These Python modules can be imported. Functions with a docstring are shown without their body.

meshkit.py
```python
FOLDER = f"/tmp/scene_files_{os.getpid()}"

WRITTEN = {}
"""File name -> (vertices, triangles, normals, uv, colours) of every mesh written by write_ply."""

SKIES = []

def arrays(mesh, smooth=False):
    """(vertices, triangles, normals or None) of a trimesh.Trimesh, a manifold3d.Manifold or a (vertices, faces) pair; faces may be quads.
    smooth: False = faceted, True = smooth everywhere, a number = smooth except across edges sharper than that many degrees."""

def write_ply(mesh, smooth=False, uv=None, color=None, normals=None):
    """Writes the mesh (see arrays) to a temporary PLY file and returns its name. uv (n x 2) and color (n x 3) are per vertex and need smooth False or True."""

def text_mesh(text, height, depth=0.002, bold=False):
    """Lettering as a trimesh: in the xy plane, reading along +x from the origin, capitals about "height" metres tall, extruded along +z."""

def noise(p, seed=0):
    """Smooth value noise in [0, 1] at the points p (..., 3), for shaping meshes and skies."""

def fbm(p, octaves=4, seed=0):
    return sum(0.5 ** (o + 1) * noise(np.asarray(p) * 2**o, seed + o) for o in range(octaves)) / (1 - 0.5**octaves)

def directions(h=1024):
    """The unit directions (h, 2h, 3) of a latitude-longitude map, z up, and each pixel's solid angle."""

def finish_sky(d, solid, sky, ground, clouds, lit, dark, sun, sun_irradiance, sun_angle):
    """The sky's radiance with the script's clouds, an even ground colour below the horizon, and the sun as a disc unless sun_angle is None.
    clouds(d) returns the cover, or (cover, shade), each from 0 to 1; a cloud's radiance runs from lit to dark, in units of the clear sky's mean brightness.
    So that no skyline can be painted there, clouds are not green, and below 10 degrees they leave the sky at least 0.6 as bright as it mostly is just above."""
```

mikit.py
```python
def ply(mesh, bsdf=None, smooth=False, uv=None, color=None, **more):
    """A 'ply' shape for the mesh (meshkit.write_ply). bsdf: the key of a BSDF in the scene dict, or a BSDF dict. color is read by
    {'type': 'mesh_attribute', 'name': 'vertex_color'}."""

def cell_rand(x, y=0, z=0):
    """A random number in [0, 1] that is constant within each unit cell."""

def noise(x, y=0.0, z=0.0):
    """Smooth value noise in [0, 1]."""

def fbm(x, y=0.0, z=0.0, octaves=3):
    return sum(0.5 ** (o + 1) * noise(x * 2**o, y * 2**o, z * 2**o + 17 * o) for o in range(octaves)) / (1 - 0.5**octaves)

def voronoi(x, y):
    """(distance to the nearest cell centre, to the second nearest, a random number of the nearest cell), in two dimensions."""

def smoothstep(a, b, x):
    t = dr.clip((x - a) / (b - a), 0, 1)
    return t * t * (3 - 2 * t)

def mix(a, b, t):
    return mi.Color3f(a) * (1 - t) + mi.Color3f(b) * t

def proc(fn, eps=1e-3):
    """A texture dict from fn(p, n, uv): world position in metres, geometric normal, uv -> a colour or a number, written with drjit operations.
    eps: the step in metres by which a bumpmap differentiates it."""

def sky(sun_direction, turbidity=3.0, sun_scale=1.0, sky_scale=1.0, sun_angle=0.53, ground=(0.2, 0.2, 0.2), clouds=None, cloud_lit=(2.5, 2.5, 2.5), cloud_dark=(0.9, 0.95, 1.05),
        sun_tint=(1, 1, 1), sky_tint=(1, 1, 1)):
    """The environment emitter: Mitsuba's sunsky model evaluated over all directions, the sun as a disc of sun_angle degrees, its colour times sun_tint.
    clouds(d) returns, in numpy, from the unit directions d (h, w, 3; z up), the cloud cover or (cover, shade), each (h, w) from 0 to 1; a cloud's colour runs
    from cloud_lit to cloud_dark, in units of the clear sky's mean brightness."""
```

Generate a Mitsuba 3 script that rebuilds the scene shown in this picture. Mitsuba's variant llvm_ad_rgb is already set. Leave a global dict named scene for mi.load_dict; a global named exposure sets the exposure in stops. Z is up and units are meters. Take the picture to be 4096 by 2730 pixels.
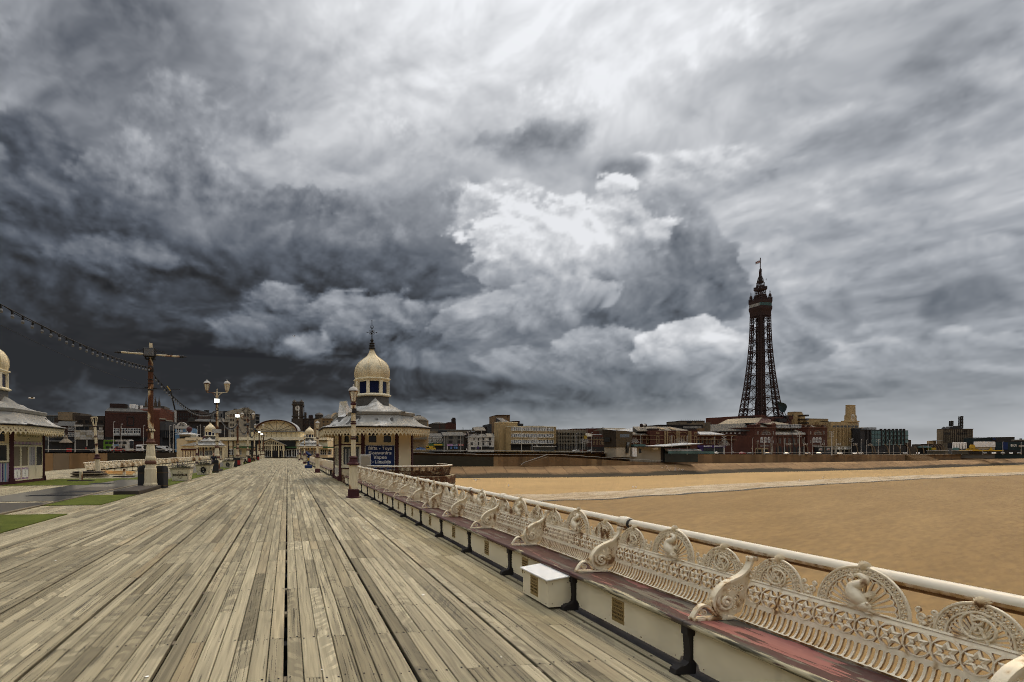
import math, random
import numpy as np, trimesh, drjit as dr, mitsuba as mi, mikit, meshkit
from shapely.geometry import Polygon, LineString, Point, box as sbox
from shapely.ops import unary_union
from shapely import affinity
T = mi.ScalarTransform4f
PI = math.pi
rng = random.Random(7)
nrs = np.random.RandomState(11)
scene, labels = {}, {}

# ---------------------------------------------------------------- camera, sky, exposure
W, Hh = 1024, 682
FPX, EYE = 522.0, 1.9                     # focal length in pixels of a 1024 wide picture, eye height above the deck
PSI = math.atan(73.5 / FPX)               # the lens looks 8 degrees to the right of the pier's axis (+y)
FW, RT = np.array([math.sin(PSI), math.cos(PSI)]), np.array([math.cos(PSI), -math.sin(PSI)])
scene['camera'] = {'type': 'perspective', 'fov': 2 * math.degrees(math.atan(512 / FPX)), 'fov_axis': 'x', 'near_clip': 0.1, 'far_clip': 20000.0,
                   'principal_point_offset_x': (512 - 361) / 1024, 'principal_point_offset_y': -(452 - 341) / 682,
                   'to_world': T().look_at(origin=[0, 0, EYE], target=[float(FW[0]), float(FW[1]), EYE], up=[0, 0, 1])}
exposure = 1.3

def at(u, c):
 """The ground plan point seen in picture column u at the distance c along the view axis."""
 return c * (FW + (u - 361) / FPX * RT)

def hz(v, c):
 """The height of what is seen in picture row v at the distance c."""
 return EYE - (v - 452) * c / FPX

from scipy.ndimage import map_coordinates
# cloud masses: (azimuth right of the pier axis, elevation, grey level as seen or, out of view, set for the fill light), in degrees; the sky between them is interpolated
SKY = np.array([(-24.7,34.5,0.588), (-17.8,36.3,0.51), (-14.6,37.5,0.424), (-11.7,34.9,0.529), (-5.1,37.9,0.647), (4.2,39.1,0.745), (11.4,38.0,0.804), (20.7,38.5,0.894),
 (29.4,36.6,0.914), (39.0,34.7,0.911), (45.5,32.9,0.878), (49.8,31.3,0.814), (54.2,29.5,0.638), (57.8,27.8,0.54), (59.4,24.6,0.565), (-24.7,30.5,0.549),
 (-19.7,31.1,0.502), (-11.7,31.8,0.647), (-4.6,33.3,0.745), (1.9,34.8,0.62), (7.6,34.0,0.804), (15.2,35.4,0.843), (25.2,32.8,0.894), (33.5,31.3,0.871),
 (39.4,29.6,0.797), (45.5,29.0,0.825), (51.1,27.6,0.68), (55.8,24.6,0.584), (58.8,22.6,0.602), (-25.3,26.3,0.373), (-19.7,27.6,0.471), (-13.8,28.7,0.588),
 (-6.5,29.8,0.745), (1.9,30.4,0.784), (9.0,30.6,0.745), (16.1,30.7,0.725), (23.0,29.7,0.686), (28.2,29.7,0.51), (30.7,28.6,0.588), (36.5,28.8,0.871),
 (42.4,26.0,0.852), (47.0,24.7,0.77), (51.8,23.1,0.578), (55.8,21.7,0.584), (58.8,20.5,0.693), (-25.7,22.6,0.345), (-21.5,23.1,0.412), (-15.8,24.9,0.439),
 (-9.5,26.2,0.463), (-2.8,26.1,0.471), (4.2,27.2,0.51), (11.4,26.9,0.549), (18.4,28.4,0.647), (25.2,27.0,0.647), (35.0,25.4,0.471), (39.4,23.4,0.778),
 (44.0,22.7,0.781), (49.8,20.4,0.703), (54.7,19.5,0.693), (58.8,17.5,0.656), (-25.3,19.1,0.322), (-19.7,20.2,0.314), (-13.8,21.1,0.345), (-7.3,21.8,0.329),
 (-0.5,22.8,0.373), (6.6,23.0,0.439), (12.3,22.9,0.49), (16.1,21.6,0.588), (37.2,19.2,0.439), (40.7,18.6,0.773), (45.5,18.3,0.776), (49.8,17.2,0.74),
 (54.7,15.3,0.675), (58.8,14.2,0.602), (-25.3,15.5,0.306), (-21.2,16.2,0.392), (-15.8,17.3,0.361), (-9.5,17.6,0.243), (-2.8,19.8,0.235), (4.2,19.2,0.275),
 (10.4,18.4,0.306), (16.1,17.8,0.451), (33.5,16.7,0.471), (39.0,15.9,0.409), (42.4,15.0,0.787), (47.8,15.0,0.617), (50.3,13.5,0.627), (53.5,13.1,0.711),
 (56.8,10.8,0.401), (59.4,10.3,0.511), (-25.7,11.7,0.275), (-21.5,12.2,0.243), (-15.8,13.2,0.227), (-9.5,14.2,0.314), (-2.8,14.6,0.412), (1.9,13.9,0.353),
 (7.6,14.9,0.282), (13.8,14.4,0.255), (18.4,14.2,0.373), (25.2,12.5,0.431), (35.4,11.7,0.471), (40.7,11.1,0.425), (44.0,10.6,0.629), (48.4,10.0,0.541),
 (52.3,9.8,0.656), (55.1,8.7,0.729), (57.8,7.6,0.547), (-25.7,7.8,0.149), (-21.5,8.2,0.133), (-15.8,8.6,0.125), (-9.5,9.4,0.157), (-2.8,9.7,0.216),
 (1.9,10.3,0.294), (6.6,9.9,0.333), (13.8,11.2,0.306), (20.7,9.6,0.471), (27.3,9.3,0.49), (33.5,8.9,0.412), (39.0,8.5,0.467), (44.0,7.3,0.534),
 (49.8,6.7,0.611), (53.5,6.3,0.547), (56.8,5.9,0.62), (59.4,6.2,0.547), (-25.7,4.7,0.118), (-21.5,5.3,0.118), (-15.8,6.0,0.133), (-9.5,6.7,0.118),
 (-2.8,6.5,0.125), (4.2,7.5,0.176), (11.4,7.5,0.216), (18.4,6.5,0.275), (25.2,6.3,0.412), (31.5,5.6,0.294), (37.2,5.3,0.333), (42.4,4.7,0.471),
 (48.4,3.9,0.471), (52.3,4.0,0.51), (55.8,3.5,0.549), (59.4,3.5,0.588), (-25.7,3.1,0.157), (-21.5,3.5,0.196), (-15.8,3.9,0.235), (-9.5,4.0,0.294),
 (-2.8,4.2,0.373), (1.9,3.7,0.49), (16.1,3.7,0.588), (29.4,3.0,0.627), (37.2,3.1,0.627), (49.8,2.6,0.588), (56.8,1.8,0.569), (59.4,2.3,0.627),
 (-180,8,0.204), (-180,20,0.243), (-180,35,0.961), (-180,50,0.98), (-160,8,0.204), (-160,20,0.243), (-160,35,0.961), (-160,50,0.98),  # unseen sky: low band darkened, upper sky brightened as added fill
 (-140,8,0.204), (-140,20,0.243), (-140,35,0.961), (-140,50,0.98), (-120,8,0.204), (-120,20,0.243), (-120,35,0.961), (-120,50,0.98),
 (-100,8,0.204), (-100,20,0.243), (-100,35,0.961), (-100,50,0.98), (-80,8,0.204), (-80,20,0.243), (-80,35,0.961), (-80,50,0.98),
 (-60,8,0.204), (-60,20,0.243), (-60,35,0.961), (-60,50,0.98), (-40,50,0.98), (-20,50,0.98), (0,50,0.98), (20,50,0.98),
 (40,50,0.98), (60,50,0.98), (80,8,0.373), (80,20,0.49), (80,35,0.961), (80,50,0.98), (100,8,0.373), (100,20,0.49),
 (100,35,0.961), (100,50,0.98), (120,8,0.204), (120,20,0.243), (120,35,0.961), (120,50,0.98), (140,8,0.204), (140,20,0.243),
 (140,35,0.961), (140,50,0.98), (160,8,0.204), (160,20,0.243), (160,35,0.961), (160,50,0.98), (40,55,0.941), (0,60,0.843),
 (120,65,0.843), (-120,65,0.784), (0,88,0.863), (60,70,0.941), (20,48,0.91)])
# cumulus heads: azimuth, elevation of centre, half width, half height, level at the crown, level at the base
CUMULUS = [(-14.6,37.4,5.5,1.6,0.439,0.518,0.9), (-0.0,34.7,5.7,2.8,0.659,0.675,1.2), (57.4,26.7,3.6,2.4,0.502,0.549,0.9), (52.1,23.3,4.1,2.1,0.533,0.588,0.9), (47.0,22.8,3.6,1.9,0.588,0.627,0.9),
 (55.8,23.8,2.5,1.3,0.549,0.588,0.9), (53.5,19.0,3.1,1.2,0.588,0.647,0.8), (-24.3,30.9,4.3,2.9,0.502,0.502,1.0), (-18.5,31.1,5.2,1.8,0.486,0.502,0.9), (26.0,29.5,5.8,2.0,0.486,0.463,0.6),
 (34.8,25.5,2.6,1.4,0.439,0.494,0.8), (-23.3,25.5,5.9,3.2,0.424,0.329,0.3), (-14.6,25.5,7.2,4.2,0.588,0.408,0.22), (-4.6,24.8,4.6,3.0,0.541,0.424,0.4), (1.4,24.8,6.2,3.6,0.549,0.408,0.16),
 (9.0,24.2,8.5,3.7,0.588,0.424,0.5), (-24.7,21.8,6.1,2.1,0.463,0.275,0.45), (-21.5,21.3,7.7,2.5,0.361,0.29,0.6), (38.7,18.9,3.2,4.3,0.588,0.439,0.4), (39.9,15.0,4.0,3.9,0.549,0.376,0.12),
 (37.2,13.1,5.8,3.3,0.478,0.361,0.4), (17.5,25.1,4.1,2.6,0.698,0.573,0.5), (22.5,23.5,5.2,2.9,0.804,0.627,0.3), (27.3,20.2,9.5,4.8,0.886,0.659,0.14), (33.3,22.1,3.3,2.6,0.91,0.745,0.1),
 (47.0,14.5,1.7,3.9,0.675,0.588,0.5), (49.8,10.5,2.9,3.6,0.635,0.478,0.22), (57.2,10.4,2.5,1.8,0.439,0.408,0.5), (-9.5,17.6,10.5,2.8,0.306,0.227,0.6), (7.6,18.4,10.9,3.6,0.345,0.243,0.5),
 (-15.8,18.5,5.0,1.6,0.49,0.314,0.6), (-1.0,15.8,4.0,3.2,0.569,0.322,0.35), (6.1,15.2,4.8,2.1,0.635,0.337,0.3), (11.4,13.4,6.1,1.9,0.557,0.345,0.35), (16.6,14.5,7.7,2.7,0.58,0.361,0.35),
 (24.3,14.1,6.8,2.8,0.667,0.463,0.14), (-21.2,13.1,7.8,2.4,0.306,0.212,0.6), (-5.1,12.7,3.2,2.2,0.518,0.337,0.5), (1.9,11.4,3.3,2.0,0.596,0.376,0.5), (25.2,8.5,4.7,2.9,0.596,0.361,0.35),
 (33.5,7.7,7.3,2.9,0.49,0.314,0.4), (32.3,9.6,4.4,2.5,0.647,0.424,0.18), (39.5,9.3,4.0,2.3,0.8,0.51,0.1), (33.8,5.7,6.6,1.9,0.431,0.298,0.5), (47.8,9.4,1.9,2.1,0.596,0.502,0.3),
 (54.2,6.5,3.6,2.4,0.667,0.478,0.16), (58.6,6.0,1.7,1.9,0.659,0.502,0.25), (50.0,5.3,4.0,1.9,0.596,0.4,0.2), (-19.7,8.8,12.3,2.5,0.173,0.118,0.8), (13.8,6.6,12.3,2.1,0.259,0.18,0.5),
 (1.4,7.3,7.6,2.3,0.235,0.157,0.6), (27.3,5.6,4.9,1.6,0.376,0.275,0.5)]

SUN = (math.sin(math.radians(42)) * math.cos(math.radians(54)), math.cos(math.radians(42)) * math.cos(math.radians(54)), math.sin(math.radians(54)))
LMAX = 2.4

def fb(x, y, z=0.0, o=5, seed=0):
 return meshkit.fbm(np.stack([x, y, np.zeros_like(x) + z], -1), o, seed)

_e, _a = np.mgrid[0:91, 0:361]
_a = _a - 180.0
_num, _den = np.zeros(_a.shape), np.zeros(_a.shape) + 1e-6
for a, e, v in SKY:
 s = 2.2 + 0.10 * e
 da = (_a - a + 180) % 360 - 180
 wgt = np.exp(-0.5 * ((da * math.cos(math.radians(e)) / (1.35 * s)) ** 2 + ((_e - e) / s) ** 2)) + 3e-5 / (1 + (da / 20) ** 2 + ((_e - e) / 8) ** 2)
 _num += wgt * v; _den += wgt
LEVELS = _num / _den

def clouds(d):
 az = np.degrees(np.arctan2(d[..., 0], d[..., 1]))
 el = np.degrees(np.arcsin(np.clip(d[..., 2], 0, 1)))
 flat = 1 / (d[..., 2] + 0.16)
 px, py = d[..., 0] * flat, d[..., 1] * flat                     # the cloud deck seen in perspective
 w1 = fb(px * 1.1, py * 1.1, 3.0, 4, 1) - 0.5
 w2 = fb(px * 1.1, py * 1.1, 9.0, 4, 2) - 0.5
 aw = az + 16 * w1 * np.clip(el / 15, .3, 1)
 ew = el + 13 * w2 * np.clip(el / 18, .12, 1)
 lev = map_coordinates(LEVELS, [np.clip(ew, 0, 90), (aw + 180) % 360], order=1, mode='nearest')
 def rough(x, y, z, o, seed, g=.60):
  n, amp, tot = 0, 1.0, 0
  for i in range(o):
   n = n + amp * meshkit.noise(np.stack([x * 2.03 ** i + 7.3 * i, y * 2.03 ** i - 3.1 * i, np.zeros_like(x) + z], -1), seed + i); tot += amp; amp *= g
  return n / tot
 wa, wb = rough(px * 2.2, py * 2.2, 1.5, 4, 61) - .5, rough(px * 2.2, py * 2.2, 6.5, 4, 67) - .5
 ux, uy = px * 2.1 + 1.0 * wa + .7 * w1, py * 2.1 + 1.0 * wb + .7 * w2
 s1 = rough(ux, uy, 1.0, 7, 5)
 relief = s1 - rough(ux + .09, uy + .09, 1.0, 7, 5)                                    # lit from the upper right
 streak = rough((px * .8 + py * .6) * 4.2 + wa, (py * .8 - px * .6) * 1.3 + wb, 2.0, 5, 8) - 0.5
 far = np.clip(el / 9, .15, 1)
 lev = lev - .0 * el
 lev = lev + ((0.46 * (s1 - .5) + 0.75 * relief) * (0.34 + .75 * np.clip(1 - lev, 0, .75)) + 0.16 * streak) * far * (0.38 + lev)
 # heaped clouds in front, the higher ones behind
 q = (az / 8.0 + 1.0 * w1, el / 5.6 + 1.0 * w2)
 b2 = rough(q[0], q[1], 4.0, 7, 33) - 0.5
 bil = 1 - np.abs(2 * rough(q[0] * 1.7, q[1] * 1.7, 7.0, 6, 21) - 1)
 fine = rough(q[0] * 2.6, q[1] * 2.6, 7.0, 6, 41)
 rel2 = fine - rough(q[0] * 2.6 + .2, q[1] * 2.6 + .2, 7.0, 6, 41)
 rel1 = b2 - (rough(q[0] + .12, q[1] + .12, 4.0, 7, 33) - .5)
 wx = fb(az / 9.0, el / 6.0, 11.0, 4, 51) - .5
 wy = fb(az / 9.0, el / 6.0, 13.0, 4, 52) - .5
 heads = [(*c, 0) for c in CUMULUS]
 r = random.Random(12)
 for k in range(230):                                                                  # smaller heaps all round, a little lighter on top than the sky about them
  a, e = r.uniform(-180, 180), 3.5 + 30 * r.random() ** 1.5
  L = float(LEVELS[int(e), int((a + 180) % 360)]); k_ = r.uniform(.05, .13) * (.4 + L)
  sz = r.uniform(2.2, 6.5)
  heads.append((a, e, sz * 1.35, sz * .55, L + k_, L - k_ * 1.1, r.uniform(.3, .9), 1))
 for a, e, ra, re, top, base, soft, small in sorted(heads[len(CUMULUS):], key=lambda c: -c[1]) + heads[:len(CUMULUS)]:
  da0 = ((az - a + 180) % 360 - 180) / ra
  de0 = (el - e) / re
  I = np.nonzero((np.abs(da0) < 2.6) & (np.abs(de0) < 2.6))
  if not len(I[0]):
   continue
  b_, fi = b2[I], fine[I]
  da, de = da0[I] + 1.1 * wx[I], de0[I] + 1.1 * wy[I]
  r2 = da ** 2 + de ** 2
  f = 1.0 - r2 * .8 + (2.0 + 1.6 * min(soft, .8)) * b_ + .5 * (bil[I] - .66) + (.6 + .5 * min(soft, .8)) * (fi - .5)
  alpha = np.clip(f / (soft * 1.6), 0, 1); alpha = alpha * alpha * (3 - 2 * alpha)
  alpha = alpha * np.clip((de + 1.15) / 1.0, 0, 1) * np.clip(2.4 - np.sqrt(r2), 0, 1) * (1 - .25 * min(1, soft)) * (.75 if small else 1)
  t = np.clip((de + 0.8) / 1.5 + 0.8 * b_, 0, 1)
  inside = base + (top - base) * t + (1.05 * rel1[I] + .45 * rel2[I]) * (.25 + .5 * top)
  lev[I] = lev[I] * (1 - alpha) + alpha * inside
 haze = np.exp(-(np.maximum(el - 1.7 - 2.5 * (fb(az / 9, el * 0, 6.0, 4, 15) - .5), 0) / 1.9) ** 2)
 hl = 0.66 + 0.12 * np.clip((az - 0) / 22, -3.4, .5) + 0.30 * (fb(az / 5, el / 1.5, 3.0, 5, 14) - .5)
 lev = lev * (1 - .72 * haze) + .72 * haze * hl
 lev = .5 + (lev - .5) * (1 + .22 * np.clip((el - 5) / 4, 0, 1)) + .01
 lev = np.clip(lev, 0.11, 0.97)
 lev = np.where(el < 14, np.maximum(lev, .155 + .22 * np.clip(s1 - .42, 0, .4)), lev)
 lin = np.where(lev < .04045, lev / 12.92, ((lev + .055) / 1.055) ** 2.4)
 glow = np.exp(-(np.degrees(np.arccos(np.clip(d @ np.array(SUN), -1, 1))) / 19) ** 2)             # cloud thin in front of the sun
 lin = lin * (1 + 0.30 * glow) * (1 + 1.0 * np.clip((el - 42) / 28, 0, 1))  # sky above the view brightened further as added fill
 thin = .15 * np.clip((lev - .2) / .2, 0, 1) * np.clip((.92 - lev) / .25, 0, 1)                    # blue of the sky through thinner cloud
 return 1 - thin, 1 - np.maximum(lin - .30 * thin, .004) / (1 - thin) / LMAX

SKY_GAIN = 3.2
scene['sky'] = mikit.sky(SUN, turbidity=4, sun_scale=0.27, sky_scale=1.0, sun_angle=12, ground=(.2, .17, .12), clouds=clouds,
                         cloud_lit=(SKY_GAIN * LMAX * 1.03, SKY_GAIN * LMAX * 1.05, SKY_GAIN * LMAX * 1.085), cloud_dark=(0.003 * SKY_GAIN, 0.0045 * SKY_GAIN, 0.008 * SKY_GAIN), sun_tint=(1.0, 0.88, 0.66))

# ---------------------------------------------------------------- materials
# one palette for every plain painted or mineral surface; uv.x picks the entry, uv.y says how mottled it is
PALETTE = dict(
 cream=(.64, .54, .345), crl=(.72, .645, .46), maroon=(.052, .012, .014), black=(.012, .011, .011), iron=(.022, .019, .018), white=(.74, .73, .70), dwh=(.42, .40, .36),
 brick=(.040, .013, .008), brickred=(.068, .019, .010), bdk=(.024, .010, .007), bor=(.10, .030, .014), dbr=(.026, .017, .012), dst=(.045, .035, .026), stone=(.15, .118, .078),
 snd=(.27, .19, .10), buff=(.34, .245, .12), cnc=(.17, .135, .09), cnl=(.30, .265, .20), grey=(.095, .09, .08), dgr=(.050, .050, .050), slate=(.042, .041, .036), lead=(.14, .14, .14),
 ldl=(.34, .34, .33), gdk=(.012, .015, .018), ggr=(.05, .06, .065), teal=(.060, .13, .128), tealdark=(.007, .020, .024), blueglass=(.006, .010, .042), signblue=(.004, .018, .085), purple=(.05, .022, .11),
 red=(.30, .016, .014), yellow=(.48, .30, .03), green=(.035, .10, .035), lime=(.10, .20, .02), blue=(.07, .15, .34), skyblue=(.10, .19, .30), gold=(.10, .058, .014), golddark=(.030, .018, .008), rust=(.115, .042, .014),
 orange=(.42, .15, .035), freshwood=(.56, .34, .13), greywood=(.16, .13, .085), towerred=(.026, .010, .008), roofbuff=(.26, .205, .13), roofgrey=(.115, .10, .075), bronze=(.050, .033, .010), bronzedark=(.022, .015, .008),
 skin=(.42, .22, .14), navy=(.010, .012, .022), lavender=(.085, .075, .125), leaf=(.050, .060, .022), leafdark=(.020, .028, .012), rubber=(.012, .012, .012), pinkstripe=(.36, .20, .36), bluestripe=(.12, .28, .42),
 brass=(.30, .21, .085), asphalt=(.062, .052, .038), pave=(.36, .29, .19), trc=(.105, .042, .024), chr=(.022, .022, .024), bulbglass=(.30, .30, .28), wpr=(.82, .80, .74), wallbrown=(.185, .112, .052), wallbrown2=(.150, .090, .041), wallbrown3=(.225, .145, .070),
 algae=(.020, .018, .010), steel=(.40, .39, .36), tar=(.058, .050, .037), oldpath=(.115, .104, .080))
PID = {k: i for i, k in enumerate(PALETTE)}
PTAB = [mi.Float([float(v[c]) for v in PALETTE.values()]) for c in range(3)]
noise, fbm, mix, sm = mikit.noise, mikit.fbm, mikit.mix, mikit.smoothstep

def f_paint(p, n, uv):
 i = mi.UInt32(dr.clip(dr.floor(uv.x), 0, len(PID) - 1))
 c = mi.Color3f(*[dr.gather(mi.Float, t, i) for t in PTAB])
 dirt = dr.clip(uv.y, 0, 1)
 s = dr.clip(15 / dr.maximum(p.y, 1), .10, 6)
 m = fbm(p.x * s, p.y * s, p.z * s, 4)
 drip = noise((p.x + p.y) * s * 2.2, p.z * s * 0.22, 3.0)
 return c * (1 + dirt * (1.5 * (m - .5) - .55 * sm(.52, .85, drip)))

def bs(d):
 return {'type': 'twosided', 'bsdf': d}

def princ(col, rough=.7, spec=.4, **k):
 return {'type': 'principled', 'base_color': col, 'roughness': rough, 'specular': spec, **k}

def rgb(*c):
 return {'type': 'rgb', 'value': list(c)}

scene['m_paint'] = bs(princ(mikit.proc(f_paint), .65, .35))
scene['m_gloss'] = bs(princ(mikit.proc(f_paint), .16, .5))

def f_deck(p, n, uv):
 """Weathered boards: uv.x = board number + place across it, uv.y = metres along it."""
 b = dr.floor(uv.x)
 x = (uv.x - b)
 r1, r2, r3 = mikit.cell_rand(b, 3), mikit.cell_rand(b, 7), mikit.cell_rand(b, 11)
 base = mix((.165, .138, .082), (.385, .335, .220), r1 * .75 + .25 * r2)
 base = mix(base, mi.Color3f(.30, .235, .135), .5 * sm(.72, .98, r3))
 base = base * (1 - .24 * sm(.80, .86, mikit.cell_rand(b, 23)))
 y = uv.y
 q = dr.clip(7 / dr.maximum(p.y, 1), .1, 1)
 grain = fbm(x * 7 * q + 13 * r2 + 1.2 * noise(x * 2, y * 3, b * .37), y * 1.3 + 40 * r1, r3 * 9, 3)
 base = base * (.42 + 1.16 * grain)
 tiger = sm(.40, .62, noise(y * (9 + 8 * r2) + (x - .5) * (9 * r3 - 4.5) + 1.6 * noise(x * 2.5, y * 2.2, r1 * 50), x * 1.3 + 9 * r1, b * .7))
 zone = sm(.50, .72, noise(x * .8 + 9 * r3, y * .9 + 33 * r2, 4.0)) * sm(.35, .55, r2)
 base = base * (1 - .30 * zone * tiger * (.4 + 1.1 * grain))
 crack = q * sm(.74, .82, noise(x * 20 + 2.0 * noise(y * 1.1, r1 * 30), y * 1.7 + 17 * r3, r2 * 20))
 base = base * (1 - .62 * crack)
 big = fbm(p.x * .35, p.y * .22, 2.0, 3)
 base = base * (.80 + .42 * big)
 bench_side_tint = sm(2.2, 3.3, p.x) * sm(.35, .7, fbm(p.x * 1.1, p.y * .5, 6.0, 3))  # patchy yellow-brown tint, stronger towards the right edge
 base = mix(base, mi.Color3f(.20, .155, .055), .50 * bench_side_tint)
 edge = sm(.0, .06, x) * sm(1.0, .94, x)
 return base * (.55 + .45 * edge)

def f_deckbump(p, n, uv):
 b = dr.floor(uv.x)
 x = uv.x - b
 return .004 * fbm(x * 14 + mikit.cell_rand(b, 5) * 30, uv.y * 2, b * .1, 3)

scene['m_deck'] = bs({'type': 'bumpmap', 'nested_texture': mikit.proc(f_deckbump, 2e-3), 'scale': 1.0, 'bsdf': princ(mikit.proc(f_deck), .62, .3)})

def f_cast(p, n, uv):
 """Old cream gloss paint on cast iron, rust bleeding from the joints and undersides. uv.y = how rusty; hole walls get a brown that is rust and painted shade."""
 k = dr.clip(uv.y, 0, 1)
 q = dr.clip(6 / dr.maximum(p.y, 1), .06, 1)
 m = fbm(p.x * 9 * q, p.y * 9 * q, p.z * 7 * q, 3)
 f = fbm(p.x * 30 * q, p.y * 30 * q, p.z * 20 * q, 3)
 run = noise(p.x * 34 * q, p.y * 34 * q, p.z * 5 * q)
 c = mix((.72, .62, .43), (.80, .72, .55), m)
 w = .45 * m + .30 * f + .25 * run + .08 * sm(.1, -.6, n.z)
 c = mix(c, mi.Color3f(.50, .325, .13), .75 * sm(.70 - .30 * k, .86 - .28 * k, w))
 c = mix(c, mi.Color3f(.15, .060, .019), .88 * sm(.765 - .25 * k, .87 - .25 * k, w))
 c = mix(c, mi.Color3f(.27, .145, .050), .75 * sm(.90, .96, k) * sm(.30, .52, w))  # brown on hole walls: rust plus painted recess shade
 return c

scene['m_cast'] = bs(princ(mikit.proc(f_cast), .38, .45))

def f_rail(p, n, uv):
 m = fbm(p.x * 4, p.y * 4, p.z * 4, 4)
 f = fbm(p.x * 30, p.y * 30, p.z * 30, 3)
 c = mix((.68, .61, .47), (.75, .69, .56), m)
 u = sm(.18, -.42, n.z + .9 * (m - .5) + .5 * (f - .5))
 c = mix(c, mi.Color3f(.46, .27, .09), u)
 c = mix(c, mi.Color3f(.13, .055, .018), sm(-.1, -.7, n.z + .8 * (f - .5)))
 return mix(c, mi.Color3f(.20, .09, .03), .8 * sm(.70, .78, f * .6 + m * .4))

scene['m_rail'] = bs(princ(mikit.proc(f_rail), .40, .45))

def f_seat(p, n, uv):
 """Peeling maroon paint over pink primer over grey wood; the near boards are the worst."""
 g = fbm(p.x * 34, p.y * 2.6, p.z * 34, 4)
 a = fbm(p.x * 9, p.y * 1.5 + 3, p.z * 9, 5)
 b = fbm(p.x * 14 + 5, p.y * 2.2, p.z * 14, 5)
 worn = sm(9.5, 3.5, p.y)
 nose = sm(3.45, 3.385, p.x)
 wood = mix((.045, .040, .022), (.42, .37, .235), sm(.34, .66, g + .5 * (fbm(p.x * 60, p.y * 9, p.z * 60, 3) - .5)))
 c = mix(mix((.046, .015, .013), (.082, .032, .027), a), mi.Color3f(.060, .050, .038), sm(.45, .6, fbm(p.x * 6, p.y * 2.4, 7.0, 4)) * worn)
 pink = sm(.59, .61, a + .16 * (worn - .85) - .25 * nose)
 c = mix(c, mix((.22, .072, .060), (.31, .125, .105), g), pink * worn)
 c = mix(c, mi.Color3f(.115, .105, .085), .75 * sm(.53, .58, b - .06 + .05 * worn) * (1 - nose))
 bare = sm(.50, .55, b + .085 * nose - .10 * (1 - worn) - .05)
 return mix(c, wood, bare * sm(.15, .6, nose + .3 * worn))

scene['m_seat'] = bs({'type': 'bumpmap', 'nested_texture': mikit.proc(lambda p, n, uv: .004 * fbm(p.x * 30, p.y * 4, p.z * 30, 4), 3e-3), 'scale': 1.0, 'bsdf': princ(mikit.proc(f_seat), .40, .4)})

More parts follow.
